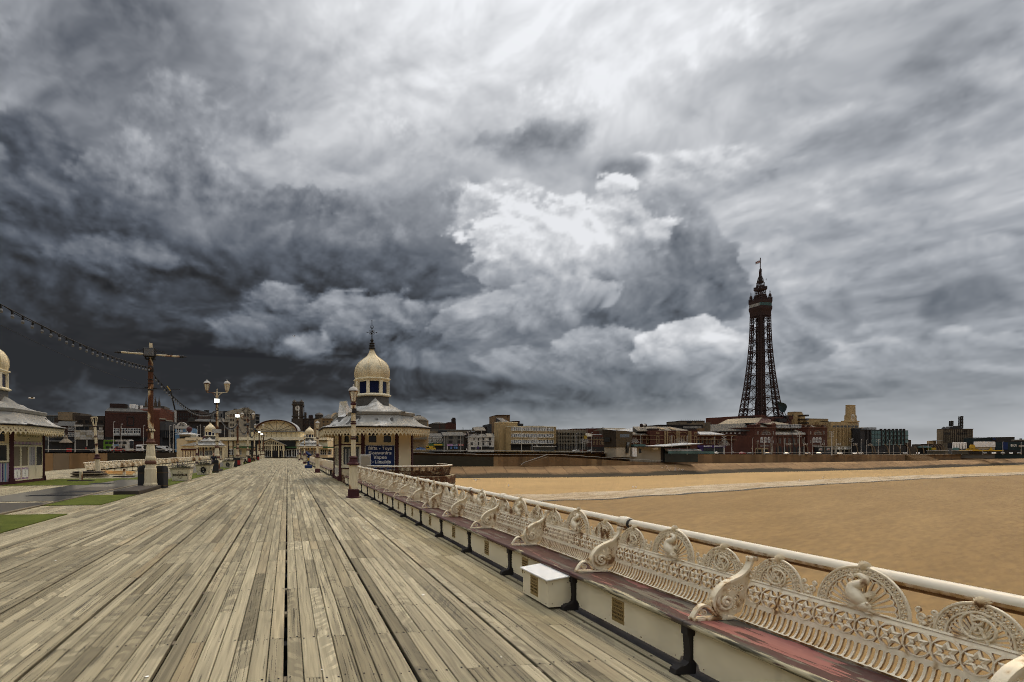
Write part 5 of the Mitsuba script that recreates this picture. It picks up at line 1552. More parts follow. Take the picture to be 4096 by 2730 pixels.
def standard(label, x, y, kind, lit, slab=True, detail=True, plate=False):
 t = thing('lamp_standard', label, 'lamp standard')
 z0 = .175 if slab else 0
 B = move(x, y, z0)
 if slab:
  m = MB('dst', .6); m.bevel(x - .62, x + .47, y - 3.9, y + 1.0, 0, .175, .015); part(t, 'base_slab', m)
 n = 8
 m = MB('cream', .34); m.lathe([(.345, 0), (.345, .08), (.315, .11), (.30, .86), (.275, .9), (.25, 1.12)], n, a0=PI / 8, smooth=1); part(t, 'pedestal', m, 'm_pole', M=B)
 m = MB('trc', .5); m.lathe([(.24, 1.08), (.295, 1.13), (.30, 1.20), (.28, 1.26), (.24, 1.29)], 14); part(t, 'collar', m, M=B)
 m = MB('cream', .26); m.lathe([(.24, 1.27), (.272, 1.34), (.272, 1.45), (.235, 1.5), (.225, 1.75), (.20, 2.0), (.175, 2.16)], n, a0=PI / 8, smooth=20); part(t, 'lower_shaft', m, 'm_pole', M=B)
 m = MB('trc', .6); m.lathe([(.17, 2.14), (.24, 2.18), (.245, 2.24), (.20, 2.3), (.18, 2.4)], 14); part(t, 'collar', m, M=B)
 a = np.arange(24) * 2 * PI / 24
 fl = 1 + .10 * np.where(np.arange(24) % 2 == 0, 1, -1)
 m = MB('rust', .60)
 zs = [2.38, 3.1, 4.0, 5.0, 5.8, 6.35]
 v = np.array([[(q * r * math.cos(b), q * r * math.sin(b), z) for b, q in zip(a, fl)] for z, r in zip(zs, (.138, .134, .128, .122, .118, .114))])
 f = [[i * 24 + j, i * 24 + (j + 1) % 24, (i + 1) * 24 + (j + 1) % 24, (i + 1) * 24 + j] for i in range(len(zs) - 1) for j in range(24)]
 m.raw(v.reshape(-1, 3), np.array(f), smooth=20); part(t, 'fluted_shaft', m, 'm_pole', M=B, label='badly rusted fluted shaft' if detail else None)
 m = MB('rust', .5); m.lathe([(.112, 6.3), (.112, 7.0), (.085, 7.02), (.085, 7.36), (0, 7.37)], 10); part(t, 'upper_shaft', m, 'm_pole', M=B)
 m = MB('brown' if False else 'trc', .6)
 ring(m, 2.74, .175, .20, col='dbr'); ring(m, 4.9, .152, .09, col='dbr'); ring(m, 5.25, .148, .06, col='dbr'); ring(m, 5.85, .155, .34, col='dbr'); ring(m, 5.45, .16, .05, col='dbr')
 part(t, 'band', m, M=B)
 if detail:
  m = MB('cream', .4)
  for k in range(8):
   b = k * PI / 4 - PI / 2
   m.sphere((.178 * math.cos(b), .178 * math.sin(b), 2.84), .056, 1, (1, 1, 1))
  m.sphere((0, -.17, 6.02), .085, 1, (1, .5, 1))
  part(t, 'rosette', m, 'm_pole', M=B)
  m = MB('black', .2)                                                  # thin rods out to each side, tangle of wires
  m.bar((-1.55, 0, 5.05), (1.5, -.02, 4.97), .022); m.bar((-.30, 0, 5.07), (.30, 0, 5.02), .05)
  for q in range(7):
   c = np.array([(.10 * math.cos(q * 1.3) * (1 + .6 * (j % 2)) + .02 * q, -.1 + .05 * math.sin(q + j), 6.25 + .12 * j + .03 * q) for j in range(6)])
   m.tube(smooth_path(c, 14), .009, 4)
  part(t, 'rod', m, M=B)
 # floodlight
 m = MB('black', .2); m.bevel(-.30, .30, -.30, -.10, 6.62, 7.08, .03); m.box(-.24, -.20, -.2, .02, 6.5, 6.8); m.box(.20, .24, -.2, .02, 6.5, 6.8); m.box(-.22, .22, -.1, .06, 6.50, 6.56)
 k = part(t, 'floodlight', m, M=B)
 m = MB('white' if lit else 'lead', .1); m.box(-.25, .25, -.312, -.302, 6.67, 7.03)
 kk = part(k, 'lens', m, 'm_gloss', M=B)
 if lit:
  scene[kk]['emitter'] = {'type': 'area', 'radiance': {'type': 'rgb', 'value': [1.9, 1.95, 1.75]}}
 if kind == 'cross':
  m = MB('cream', .38); m.tube([(-1.45, .0, 6.86), (1.45, .0, 6.70)], [.045, .045], 8)
  part(t, 'cross_arm', m, 'm_pole', M=B)
  m = MB('iron', .2)
  for s in (-1, 1):
   zc = 6.86 - .08 - .055 * s * -1 * (-1)
   zz = lambda q: 6.78 - .055 * q * s
   m.lathe([(.02, 0), (.07, .06), (.05, .12), (.075, .18), (.03, .26), (.045, .30), (0, .42)], 8, M=np.array([[0, 0, s, s * 1.42], [0, 1, 0, 0], [1, 0, 0, zz(1.42)], [0, 0, 0, 1.0]]))
   if detail:
    m.tube([(s * q, 0, zz(q) + .045 + .36 * (1 - q / 1.1) ** 1.6) for q in np.linspace(.18, 1.05, 10)], .013, 5)
    for cx, r, a0, tr in ((.62, .115, PI, 1.4), (.34, .10, 0, 1.3), (1.06, .06, -PI / 2, 1.2), (.86, .04, PI, 1.2)):
     c = spiral(cx, 0, r, .012, a0, tr, 16)
     m.tube([(s * u_, 0, zz(cx) + .045 + r + v_) for u_, v_ in c], .013, 5)
  part(t, 'scrollwork', m, M=B)
 else:
  m = MB('dwh', .4)
  m.tube([(-.98, 0, 7.72), (0, 0, 7.66), (.98, 0, 7.72)], .035, 6)
  for s in (-1, 1):
   m.tube(smooth_path([(s * .05, 0, 7.0), (s * .12, 0, 7.3), (s * .32, 0, 7.55), (s * .55, 0, 7.70)], 10), .03, 6)
   m.lathe([(.05, 7.70), (.07, 7.76), (.05, 7.82)], 8, s * .98)
  m.lathe([(.09, 7.0), (.10, 7.3), (.06, 7.7), (.03, 7.95), (.05, 8.0), (0, 8.1)], 8)
  part(t, 'bracket', m, 'm_pole', M=B)
  for s in (-1, 1):
   lantern(t, B @ move(s * .98, 0, 7.80), 1.45)
 if plate:
  m = MB('dwh', .2); m.box(-.45, .45, -.24, -.20, 3.62, 4.02); part(t, 'sign_plate', m, M=B)
 return t

SX = -7.02
standard('rusty lamp standard with scrolled cross arm and unlit floodlight, nearest on the left', SX, 28.3, 'cross', False)
standard('rusty lamp standard carrying two lanterns above a lit floodlight', SX, 54.0, 'twin', True, plate=True)
standard('rusty lamp standard with cross arm and lit floodlight behind the twin lanterns', SX, 76.0, 'cross', True, detail=False)
for k, (yy, kind, lit, lab) in enumerate([(95, 'twin', False, 'fourth lamp standard along the deck, with two lanterns and no light on'), (114, 'cross', False, 'fifth lamp standard along the deck, with plain cross arm'), (133, 'twin', True, 'sixth lamp standard along the deck, with two lanterns and a lit floodlight'),
                                          (146, 'cross', True, 'seventh lamp standard along the deck, small with a lit floodlight'), (157, 'cross', False, 'farthest lamp standard in front of the pier entrance')]):
 standard(lab, SX, yy, kind, lit, detail=False, slab=False)

# ---- festoon strings
def festoon(label, p, q, sag, nb, r=.016, bulbs=True, rb=1.0):
 t = thing('festoon_string' if bulbs else 'wire', label, 'festoon lights' if bulbs else 'wire')
 s = np.linspace(0, 1, 60)
 p, q = np.array(p, float), np.array(q, float)
 L = p + (q - p) * s[:, None]; L[:, 2] -= 4 * sag * s * (1 - s)
 m = MB('black', .1); m.tube(L, r, 5)
 if bulbs:
  L2 = L + np.stack([.025 * np.sin(s * 90), .0 * s, .03 * np.cos(s * 70) - .03], 1)
  m.tube(L2, r * .7, 4)
 part(t, 'cable', m)
 if not bulbs:
  return t
 hold, bulb = MB('black', .1), MB('lead', .1)
 hold.lathe([(.034, 0), (.04, -.03), (.034, -.13)], 7); bulb.lathe([(.030, -.13), (.052, -.18), (.052, -.21), (.034, -.245), (0, -.255)], 8)
 H, Bb = shape(hold), shape(bulb, 'm_gloss')
 for k in range(nb):
  f = (k + .5) / nb
  z = p + (q - p) * f; z[2] -= 4 * sag * f * (1 - f)
  sw = rng.uniform(-.15, .15)
  R = move(*z) @ np.array([[math.cos(sw), 0, math.sin(sw), 0], [0, 1, 0, 0], [-math.sin(sw), 0, math.cos(sw), 0], [0, 0, 0, 1.0]]) @ np.diag([rb, rb, rb, 1])
  part(t, 'lamp_holder', H, M=R); part(t, 'bulb', Bb, M=R)
 return t

festoon('string of clear bulbs sloping from the left edge to the nearest lamp standard', (SX, 2.6, 6.25), (SX, 28.2, 6.28), .72, 46, rb=.85)
festoon('string of bulbs sagging between the nearest and the twin-lantern lamp standards', (SX, 28.4, 6.1), (SX, 53.9, 6.15), 1.15, 40, rb=.95)
festoon('string of bulbs between the twin-lantern and the third lamp standards', (SX, 54.1, 6.1), (SX, 75.9, 6.1), 1.25, 26, r=.02, rb=1.2)
festoon('small far string of bulbs between the third and fourth lamp standards', (SX, 76.1, 6.1), (SX, 94.9, 6.1), 1.2, 18, r=.024, rb=1.2)
festoon('tiny far string of bulbs beyond the fourth lamp standard', (SX, 95.1, 6.1), (SX, 113.9, 6.1), 1.2, 14, r=.026, rb=1.2)
festoon('thin plain wire below the bulbs at the left edge', (SX - .3, 2.6, 6.0), (SX - .1, 28.2, 5.30), .55, 0, r=.007, bulbs=False)
festoon('faint plain wire running down behind the nearest lamp standard', (SX, 28.4, 4.8), (SX, 53.9, 4.6), 1.0, 0, r=.010, bulbs=False)

# ---- bins strapped to the nearest standard, others further on
def bin_mesh():
 m = MB('chr', .12)
 m.prism(sbox(-.27, -.25, .27, .25).buffer(-.06).buffer(.06, 3), 0, .92, smooth=40)
 for i, (s, z) in enumerate(((1.0, .92), (.98, 1.0), (.88, 1.08), (.66, 1.14))):
  m.prism(affinity.scale(sbox(-.28, -.26, .28, .26).buffer(-.08).buffer(.08, 3), s, s), z - .002 * i, z + (.09, .09, .07, .03)[i], smooth=40)
 m.box(-.18, .18, -.272, -.25, .88, 1.06, col='black')
 m.box(-.275, .275, -.256, .256, .12, .15, col='gold'); m.box(-.275, .275, -.256, .256, .80, .825, col='gold')
 return m

BIN = shape(bin_mesh())

def bin_(label, x, y, rot, z=0, mat=None):
 return solo('litter_bin', BIN, label, 'litter bin', M=move(x, y, z, rot))

bin_('black litter bin strapped to the left of the nearest lamp standard', SX - .42, 28.6, .15, .0)
bin_('black litter bin strapped to the right of the nearest lamp standard', SX + .40, 28.85, -.3, .0)
bin_('black litter bin beside the portrait planter with the man leaning over it', -6.55, 49.3, .2)
bin_('black litter bin beside the third lamp standard', -6.5, 67, .1)
m = bin_mesh(); m.box(-.2, .29, -.28, -.258, .2, .8, col='red'); m.box(.275, .29, -.2, .2, .2, 1.0, col='red')
for k, (y, lab) in enumerate(((72, 'dark bin with red side panel beyond the portrait planters'), (92, 'far dark bin with red side panel'), (120, 'farthest dark bin with red side panel'))):
 solo('litter_bin', shape(m), lab, 'litter bin', M=move(-6.6, y, 0, .1))

# ---- planters
def planter(label, x, y, rot, art, seed):
 t = thing('planter', label, 'planter')
 r = random.Random(seed)
 B = move(x, y, 0, rot)
 wb, wt, h = .50, .63, .82
 m = MB('crl', .22)
 v = [(-wb, -wb, .02), (wb, -wb, .02), (wb, wb, .02), (-wb, wb, .02), (-wt, -wt, h), (wt, -wt, h), (wt, wt, h), (-wt, wt, h)]
 m.raw(np.array(v), np.array([[0, 1, 5, 4], [1, 2, 6, 5], [2, 3, 7, 6], [3, 0, 4, 7], [3, 2, 1, 0]]))
 part(t, 'box', m, M=B)
 m = MB('cnc', .4); m.prism(sbox(-wt - .05, -wt - .05, wt + .05, wt + .05).difference(sbox(-wt + .05, -wt + .05, wt - .05, wt - .05)), h, h + .045); part(t, 'rim', m, M=B)
 m = MB('black', .3); m.box(-wt + .05, wt - .05, -wt + .05, wt - .05, h - .1, h - .03); part(t, 'soil', m, M=B)
 for face in (0, 1):
  a = face * PI / 2
  sl = math.atan2(wt - wb, h)
  R = np.eye(4); R[:3, 0] = (math.cos(a), math.sin(a), 0)
  out = np.array([math.sin(a), -math.cos(a), 0])
  R[:3, 1] = out * math.sin(sl) + np.array([0, 0, math.cos(sl)]); R[:3, 2] = np.cross(R[:3, 0], R[:3, 1])
  R[:3, 3] = out * (wb + (wt - wb) * .5) + np.array([0, 0, h * .5 + .01])
  m = MB('dgr', .1)
  g = Polygon([(-.44, -.36), (.44, -.36), (.53, .36), (-.53, .36)])
  m.prism(g.difference(g.buffer(-.014)), .001, .004, M=R)
  if face == 1:
   for i, (yy, w_) in enumerate(((.22, .10), (.10, .2), (.06, .24))):
    m.prism(sbox(-w_, yy, w_, yy + .012), .001, .004, M=R)
   m.text('LOTTIE', .13, R @ move(0, -.07, .001), .003, fit=.58)
   m.prism(Polygon([(-.10, -.16), (0, -.30), (.10, -.16), (.05, -.20), (0, -.17), (-.05, -.20)]), .001, .004, M=R)
   m.prism(unary_union([Point(q * .10, .24 + .03 * (q == 0)).buffer(.03, 4) for q in (-1, 0, 1)]), .001, .004, M=R)
  elif art == 'name':
   m.prism(sbox(-.44, -.075, .44, .055).buffer(.01), .001, .004, M=R, col='dbr')
   m.text('BLACKPOOL PIER', .062, R @ move(0, -.04, .004), .003, bold=True, fit=.78, col='cream')
   for s in (-1, 1):
    for j, (w_, yy) in enumerate(((.20, .12), (.14, .17), (.08, .22))):
     c = spiral(0, 0, w_ * .35, .01, 0, 1.2, 12)
     for q in (-1, 1):
      m.prism(LineString([(q * (x_ + w_ * .5), s * (yy + z_) - .01) for x_, z_ in c]).buffer(.006, 1), .001, .004, M=R, col='gold')
  else:
   ov = affinity.scale(Point(0, 0).buffer(.25, 12), .92, 1.05)
   m.prism(ov, .001, .003, M=R, col='black')
   sc = unary_union([affinity.rotate(affinity.translate(Point(0, 0).buffer(.035, 4), 0, .30), q * 30, origin=(0, 0)) for q in range(12)])
   m.prism(sc.difference(ov.buffer(.012)), .001, .004, M=R)
   # a gentleman's head and shoulders in the oval
   m.prism(affinity.scale(Point(-.01, .045).buffer(.085, 8), .8, 1.1), .003, .005, M=R, col='cnl')
   m.prism(Polygon([(-.09, .11), (-.05, .15), (.05, .15), (.08, .10), (.02, .115), (-.05, .11)]).buffer(.012), .005, .006, M=R, col='dgr')
   m.prism(Polygon([(-.055, .0), (.04, .0), (.03, -.06), (-.01, -.085), (-.05, -.05)]).buffer(.008), .005, .006, M=R, col='dgr')
   m.prism(Polygon([(-.17, -.17), (-.06, -.09), (.05, -.09), (.16, -.17), (.10, -.22), (-.10, -.22)]), .003, .005, M=R, col='dgr')
   m.prism(Polygon([(-.03, -.09), (.03, -.09), (0, -.17)]), .005, .006, M=R, col='wpr')
   m.text('LOTTIE', .045, R @ move(0, -.335, .001), .003, fit=.3)
  part(t, 'printed_panel', m, M=B)
 # the plant: lavender-like stems and grey leaves
 m = MB('leafdark', .3)
 for i in range(150):
  a, rr = r.uniform(0, 2 * PI), r.uniform(0, .5) ** .8
  bx, by = rr * math.cos(a) * .95, rr * math.sin(a) * .95
  L = r.uniform(.16, .42) * (1.15 - .5 * rr); lx, ly = r.uniform(-.16, .16) + bx * .4, r.uniform(-.16, .16) + by * .4
  w = r.uniform(.008, .016)
  tip = (bx + lx, by + ly, h - .04 + L)
  m.raw(np.array([(bx - w, by, h - .06), (bx + w, by, h - .06), (bx + w * .7 + lx * .6, by + ly * .6 + w, h - .05 + L * .55), tip, (bx + lx * .6 - w * .7, by + ly * .6 - w, h - .05 + L * .55)]), np.array([[0, 1, 2], [0, 2, 4], [4, 2, 3]]), col=('leaf', 'leafdark', 'leaf', 'greywood')[i % 4])
  if i % 3 == 0:
   for q in range(3):
    e = np.array(tip) + [r.uniform(-.02, .02), r.uniform(-.02, .02), .02 * q]
    m.sphere(e, r.uniform(.012, .022), 0, (.8, .8, 1.5), col='lavender')
 part(t, 'plant', m, M=B)

planter('cream planter printed BLACKPOOL PIER with a bushy plant, nearest of the planters', -6.90, 35.75, -.02, 'name', 1)
planter('cream planter with black oval portrait and a plant beside the bin', -6.85, 44.9, -.02, 'portrait', 2)
planter('cream planter with oval portrait beyond the twin-lantern lamp standard', -6.9, 63.2, -.02, 'portrait', 3)
planter('far cream planter half hidden behind the red-sided bin', -6.9, 76.5, -.02, 'portrait', 4)

# ---- artificial turf and the covered strip down the middle of the pier
def sheet(name, pts, z, mat, col=None, dirt=.4, kind='structure', th=.0):
 m = MB(col or 'green', dirt)
 m.prism(Polygon(pts), 0.0, z); struct(name, m, mat, kind)

def ragged(x0, x1, y0, y1, n=24, amp=.05, seed=1):
 r = random.Random(seed); ys = np.linspace(y0, y1, n)
 return [(x0 + r.uniform(-amp, amp), y) for y in ys] + [(x1 + r.uniform(-amp * .5, amp * .5), y) for y in ys[::-1]]

sheet('turf_strip', ragged(-8.5, -6.62, 9.5, 17.0, seed=1), .020, 'm_turf')
sheet('turf_strip', ragged(-8.6, -6.62, 19.8, 24.2, seed=2), .020, 'm_turf')
sheet('turf_strip', ragged(-8.2, -6.60, 29.6, 120, 60, seed=3), .020, 'm_turf')
sheet('turf_strip', ragged(-16.0, -11.3, 31.8, 39.5, seed=4), .020, 'm_turf')
sheet('turf_strip', ragged(-11.2, -10.2, 37.6, 41.5, seed=5), .016, 'm_turf')
sheet('path', ragged(-11.6, -8.62, 14.0, 21.0, seed=6), .012, 'm_paint', 'tar', .9)
sheet('path', ragged(-12.2, -8.3, 21.6, 165, 60, seed=7), .010, 'm_paint', 'oldpath', .9)
sheet('path', ragged(-10.6, -8.70, 24.4, 30.0, seed=8), .018, 'm_paint', 'asphalt', .9)
m = MB('greywood', .6)
for k in range(9):
 y = 13 + k * 3.4
 m.bevel(-8.66, -8.54, y, y + 3.2, 0, .05, .01)
solo('edging_board', m, 'low weathered timber edging beside the turf and the grey path', 'edging')
for x, y, w_, d_, lab in ((-9.6, 26.5, .7, .5, 'dark hatch cover in the grey path before the nearest standard'), (-11.0, 33, .6, .6, 'dark hatch cover in the grey path beside the turf'), (-10.0, 24.3, 1.1, .25, 'long dark slot cover across the grey path')):
 m = MB('black', .6); m.box(x - w_, x + w_, y - d_, y + d_, .019, .026); solo('deck_hatch', m, lab, 'hatch')
for k, (x, y, lab) in enumerate(((-13.35, 36.3, 'short rusty post on a flat plate on the turf left'), (-12.35, 42.0, 'short rusty post on a flat plate behind the turf'))):
 t = thing('short_post', lab, 'post')
 m = MB('cream', .6); m.bevel(x - .09, x + .09, y - .09, y + .09, .02, .62, .015); part(t, 'post', m, 'm_pole')
 m = MB('dst', .6); m.box(x - .75, x + .75, y - .28, y + .28, .016, .07); part(t, 'plate', m)
t = thing('timber_stack', 'stack of fresh pine planks lying by the left benches', 'timber stack')
for k in range(5):
 m = MB('freshwood', .3); z = .05 + .09 * (k // 2); m.bevel(-14.4 + .1 * k, -14.15 + .1 * k, 43.8 + .25 * (k % 3), 48.3 - .3 * (k % 2), z, z + .085, .006)
 M = move(-14.3, 46, 0) @ move(rot=.9) @ move(14.3, -46, 0)
 part(t, 'plank', m, M=M)
t = thing('timber_stack', 'dark stack of old grey boards at the end of the left benches', 'timber stack')
for k in range(4):
 m = MB('dbr' if k % 2 else 'greywood', .5); m.bevel(-15.9, -13.6 - .1 * k, 41.2 + .35 * (k % 2), 42.6, .05 + .1 * k, .13 + .1 * k, .006); part(t, 'plank', m)

# ---- picnic tables past the third standard
def picnic(label, x, y, group=None):
 t = thing('picnic_table', label, 'picnic table', group)
 B = move(x, y, 0)
 for k in range(4):
  m = MB('dbr', .4); m.bevel(-.36 + .18 * k, -.20 + .18 * k, -.85, .85, .70, .74, .005); part(t, 'top_plank', m, M=B)
 for s in (-1, 1):
  m = MB('dbr', .4); m.bevel(s * .62 - .13, s * .62 + .13, -.85, .85, .40, .44, .005); part(t, 'seat_plank', m, M=B)
  for yy in (-.55, .55):
   m = MB('dbr', .4); m.bar((s * .22, yy, .70), (s * .62, yy, .0), .05, .10); part(t, 'leg', m, M=B)
 for yy in (-.55, .55):
  m = MB('dbr', .4); m.bar((-.72, yy + .04, .37), (.72, yy + .04, .37), .05, .09); part(t, 'crossbar', m, M=B)

for k, y in enumerate((69.3, 79.5, 84.0, 89.0, 99.0, 104.5, 109.5, 118, 124)):
 picnic(('dark picnic table nearest, just past the portrait planters' if k == 0 else f'{ORD[k + 1]} dark picnic table along the turf between the far lamp standards'), -7.25, y, None if k == 0 else 'picnic tables along the turf')

# ---- blue telescope on the right side of the deck
t = thing('telescope', 'blue coin telescope on a square blue base by the right benches', 'telescope')
B = move(2.45, 62.0, 0)
m = MB('signblue', .15); m.bevel(-.42, .42, -.42, .42, 0, .34, .03); part(t, 'base', m, M=B)
m = MB('signblue', .15); m.lathe([(.16, .34), (.13, .5), (.12, 1.25), (.17, 1.3), (.17, 1.42)], 10); part(t, 'pillar', m, M=B)
m = MB('yellow', .1); m.box(-.10, .10, -.135, -.10, .85, 1.2); part(t, 'coin_plate', m, M=B)
m = MB('signblue', .15); m.tube([(-.28, .2, 1.92), (.0, .0, 1.62), (.3, -.25, 1.52)], [.13, .17, .12], 10); m.box(-.08, .08, -.08, .08, 1.40, 1.62); part(t, 'barrel', m, M=B)

# ---- the kiosk's little service cabinet behind the bench rail
m = MB('dwh', .3); m.bevel(4.30, 4.95, 30.9, 31.25, -.0, 1.75, .02); m.box(4.36, 4.89, 30.885, 30.9, .1, 1.65, col='cnl')
solo('service_cabinet', m, 'grey service cabinet behind the rail in front of the blue sign', 'cabinet')
# droppings and litter on the boards
m = MB('wpr', .2)
r = random.Random(4)
for k in range(26):
 x, y = r.uniform(-5, 3), 4.2 + 20 * r.random() ** 2
 s = r.uniform(.008, .032)
 p = [(x + s * r.uniform(.6, 1.2) * math.cos(a), y + s * r.uniform(.6, 1.2) * math.sin(a)) for a in np.arange(8) * PI / 4]
 m.prism(Polygon(p).buffer(0), .0035, .005)
struct('bird_droppings', m, kind='stuff', label='small white bird droppings spattered on the planks')

# ---------------------------------------------------------------- the town behind the promenade
# Facades are laid out from a survey of the view: each survey sheet gives picture columns and rows on a fine scale.
SHEET = dict(A=(37.5, 390, .06375), B=(187.5, 400, .06375), C=(425, 405, .06375), D=(562.5, 412.5, .06375), E=(687.5, 400, .06375), F=(825, 400, .0425), G=(925, 405, .04207), P=(107.5, 412.5, .0563))

CHECK = []

class House:
 """A building with a straight front from column x0 at distance c0 to column x1 at distance c1."""

 def __init__(self, name, label, sheet, x0, x1, c0, c1=None, cat='building', group=None):
  self.u, self.v, self.k = SHEET[sheet]
  c1 = c0 if c1 is None else c1
  self.t = thing(name, label, cat, group); self.shallow = 'store' in label
  self.p0, self.p1 = at(self.u + x0 * self.k, c0), at(self.u + x1 * self.k, c1)
  d = self.p1 - self.p0
  self.L = np.linalg.norm(d); self.d = d / self.L
  self.n = np.array([-self.d[1], self.d[0]])                      # inwards, away from the sea
  CHECK.append((label, float(self.n @ (self.p0 + self.p1) / np.linalg.norm(self.p0 + self.p1))))
  self.M = np.eye(4)
  self.M[:3, 0], self.M[:3, 1], self.M[:3, 3] = (*self.d, 0), (*self.n, 0), (*self.p0, 0)

 def s(self, x):
  r = at(self.u + x * self.k, 1.0)
  A = np.array([[r[0], -self.d[0]], [r[1], -self.d[1]]])
  return float(np.linalg.solve(A, self.p0)[1])

 def z(self, y, x=None, s=None):
  s = self.s(x) if s is None else s
  p = self.p0 + self.d * s
  return hz(self.v + y * self.k, p @ FW)

 def rect(self, x0, x1, y0, y1):
  s0, s1 = self.s(x0), self.s(x1)
  zm = (s0 + s1) / 2
  return s0, s1, self.z(y1, s=zm), self.z(y0, s=zm)

 def b(self, name, x0, x1, y0, y1, col='stone', out=0.0, deep=.3, dirt=.45, parent=None, mat='m_paint', base=False, label=None):
  s0, s1, z0, z1 = self.rect(x0, x1, y0, y1)
  if base:
   z0 = -3.0
  if self.k < .05 or self.shallow:
   deep = min(deep, 5 - max(out, -20))
  m = MB(col, dirt); m.box(s0, s1, -out, deep, z0, z1)
  return part(parent or self.t, name, m, mat, M=self.M, label=label)

 def w(self, x0, x1, y0, y1, nx=2, ny=1, frame='white', glass='gdk', parent=None, out=.09, arch=False, name='window', fw=None):
  s0, s1, z0, z1 = self.rect(x0, x1, y0, y1)
  f = fw or min(.16, .12 * (s1 - s0) / max(1, nx) + .04)
  m = MB(frame, .2)
  if arch:
   r = (s1 - s0) / 2
   outer = unary_union([sbox(s0, z0, s1, z1 - r), Point((s0 + s1) / 2, z1 - r).buffer(r, 6)]) if z1 - r > z0 else affinity.scale(Point((s0 + s1) / 2, z0).buffer(r, 8), 1, (z1 - z0) / r).intersection(sbox(s0, z0, s1, z1 + 9))
   inner = outer.buffer(-f)
   bars = [sbox(s0 + (s1 - s0) * i / nx - f / 3, z0, s0 + (s1 - s0) * i / nx + f / 3, z1) for i in range(1, nx)] + [sbox(s0, z0 + (z1 - z0) * j / ny - f / 3, s1, z0 + (z1 - z0) * j / ny + f / 3) for j in range(1, ny)]
   fr = outer.difference(inner)
   if bars:
    fr = unary_union([fr, unary_union(bars).intersection(outer)])
   m.prism(fr, 0, out, M=XZ, smooth=0)
   m.prism(outer, -.02, out * .4, M=XZ, col=glass)
  else:
   fr = sbox(s0, z0, s1, z1)
   ho = [sbox(s0 + (s1 - s0) * i / nx + f / 2, z0 + (z1 - z0) * j / ny + f / 2, s0 + (s1 - s0) * (i + 1) / nx - f / 2, z0 + (z1 - z0) * (j + 1) / ny - f / 2) for i in range(nx) for j in range(ny)]
   ho = [h for h in ho if h.area > 0]
   for i in range(nx + 1):
    a = s0 + (s1 - s0) * i / nx
    m.box(a - f / 2, a + f / 2, -out, 0, z0, z1)
   for j in range(ny + 1):
    a = z0 + (z1 - z0) * j / ny
    m.box(s0, s1, -out * .9, 0, a - f / 2, a + f / 2)
   m.box(s0, s1, -out * .35, .01, z0, z1, col=glass)
  return part(parent or self.t, name, m, 'm_gloss', M=self.M)

 def grid(self, xs, ys, w, h, **k):
  for y in ys:
   for x in xs:
    self.window(x, x + w, y, y + h, **k)

 def p(self, name, m, mat='m_paint'):
  return part(self.t, name, m, mat, M=self.M)

 def gable(self, name, x0, x1, y_eave, y_ridge, col='slate', deep=10, over=.4, parent=None, hip=0.0, dirt=.5):
  """A ridged roof, the ridge along the front; hip = metres the ridge stops short at each end."""
  s0, s1, z0, z1 = self.rect(x0, x1, y_ridge, y_eave)
  z0, z1 = self.z(y_eave, s=(s0 + s1) / 2), self.z(y_ridge, s=(s0 + s1) / 2)
  s0 -= over; s1 += over
  v = [(s0, -over, z0), (s1, -over, z0), (s1, deep, z0), (s0, deep, z0), (s0 + hip, deep / 2, z1), (s1 - hip, deep / 2, z1)]
  m = MB(col, dirt); m.raw(np.array(v), np.array([[0, 1, 5], [0, 5, 4], [2, 3, 4], [2, 4, 5], [1, 2, 5], [3, 0, 4], [0, 3, 2], [0, 2, 1]]))
  return part(parent or self.t, name, m, M=self.M)

 def slope(self, name, x0, x1, y_low, y_high, run, col='slate', start=0.0, dirt=.5, parent=None, x0t=None, x1t=None):
  """A roof plane rising away from the front."""
  s0, s1 = self.s(x0), self.s(x1)
  zl = self.z(y_low, s=(s0 + s1) / 2)
  t0, t1 = (self.s(x0t) if x0t is not None else s0), (self.s(x1t) if x1t is not None else s1)
  c = (self.p0 + self.d * (s0 + s1) / 2 + self.n * (start + run)) @ FW
  zh = hz(self.v + y_high * self.k, c)
  v = [(s0, start, zl), (s1, start, zl), (t1, start + run, zh), (t0, start + run, zh), (s0, start, zl - .6), (s1, start, zl - .6), (t1, start + run, zl - .6), (t0, start + run, zl - .6)]
  m = MB(col, dirt); m.raw(np.array(v), np.array([[0, 1, 2, 3], [0, 4, 5, 1], [1, 5, 6, 2], [2, 6, 7, 3], [3, 7, 4, 0]]))
  return part(parent or self.t, name, m, M=self.M)

 def text(self, s, x0, x1, y, h, col='wpr', out=.12, parent=None, name='lettering'):
  s0, s1 = self.s(x0), self.s(x1)
  zz = self.z(y, s=(s0 + s1) / 2)
  hh = h * self.k * ((self.p0 + self.d * (s0 + s1) / 2) @ FW) / FPX
  M = np.eye(4); M[:3, 0], M[:3, 1], M[:3, 2], M[:3, 3] = (1, 0, 0), (0, 0, 1), (0, -1, 0), ((s0 + s1) / 2, -out, zz)
  m = MB(col, .05); m.text(s, hh, M, .03, bold=True, fit=s1 - s0)
  return part(parent or self.t, name, m, M=self.M)

 def mast(self, x, y0, y1, w=.12, col='iron', out=-1.0, name='mast'):
  s = self.s(x)
  m = MB(col, .2); z0, z1 = self.z(y1, s=s), self.z(y0, s=s)
  m.box(s - w / 2, s + w / 2, -out, -out + w, z0, z1)
  return part(self.t, name, m, M=self.M)

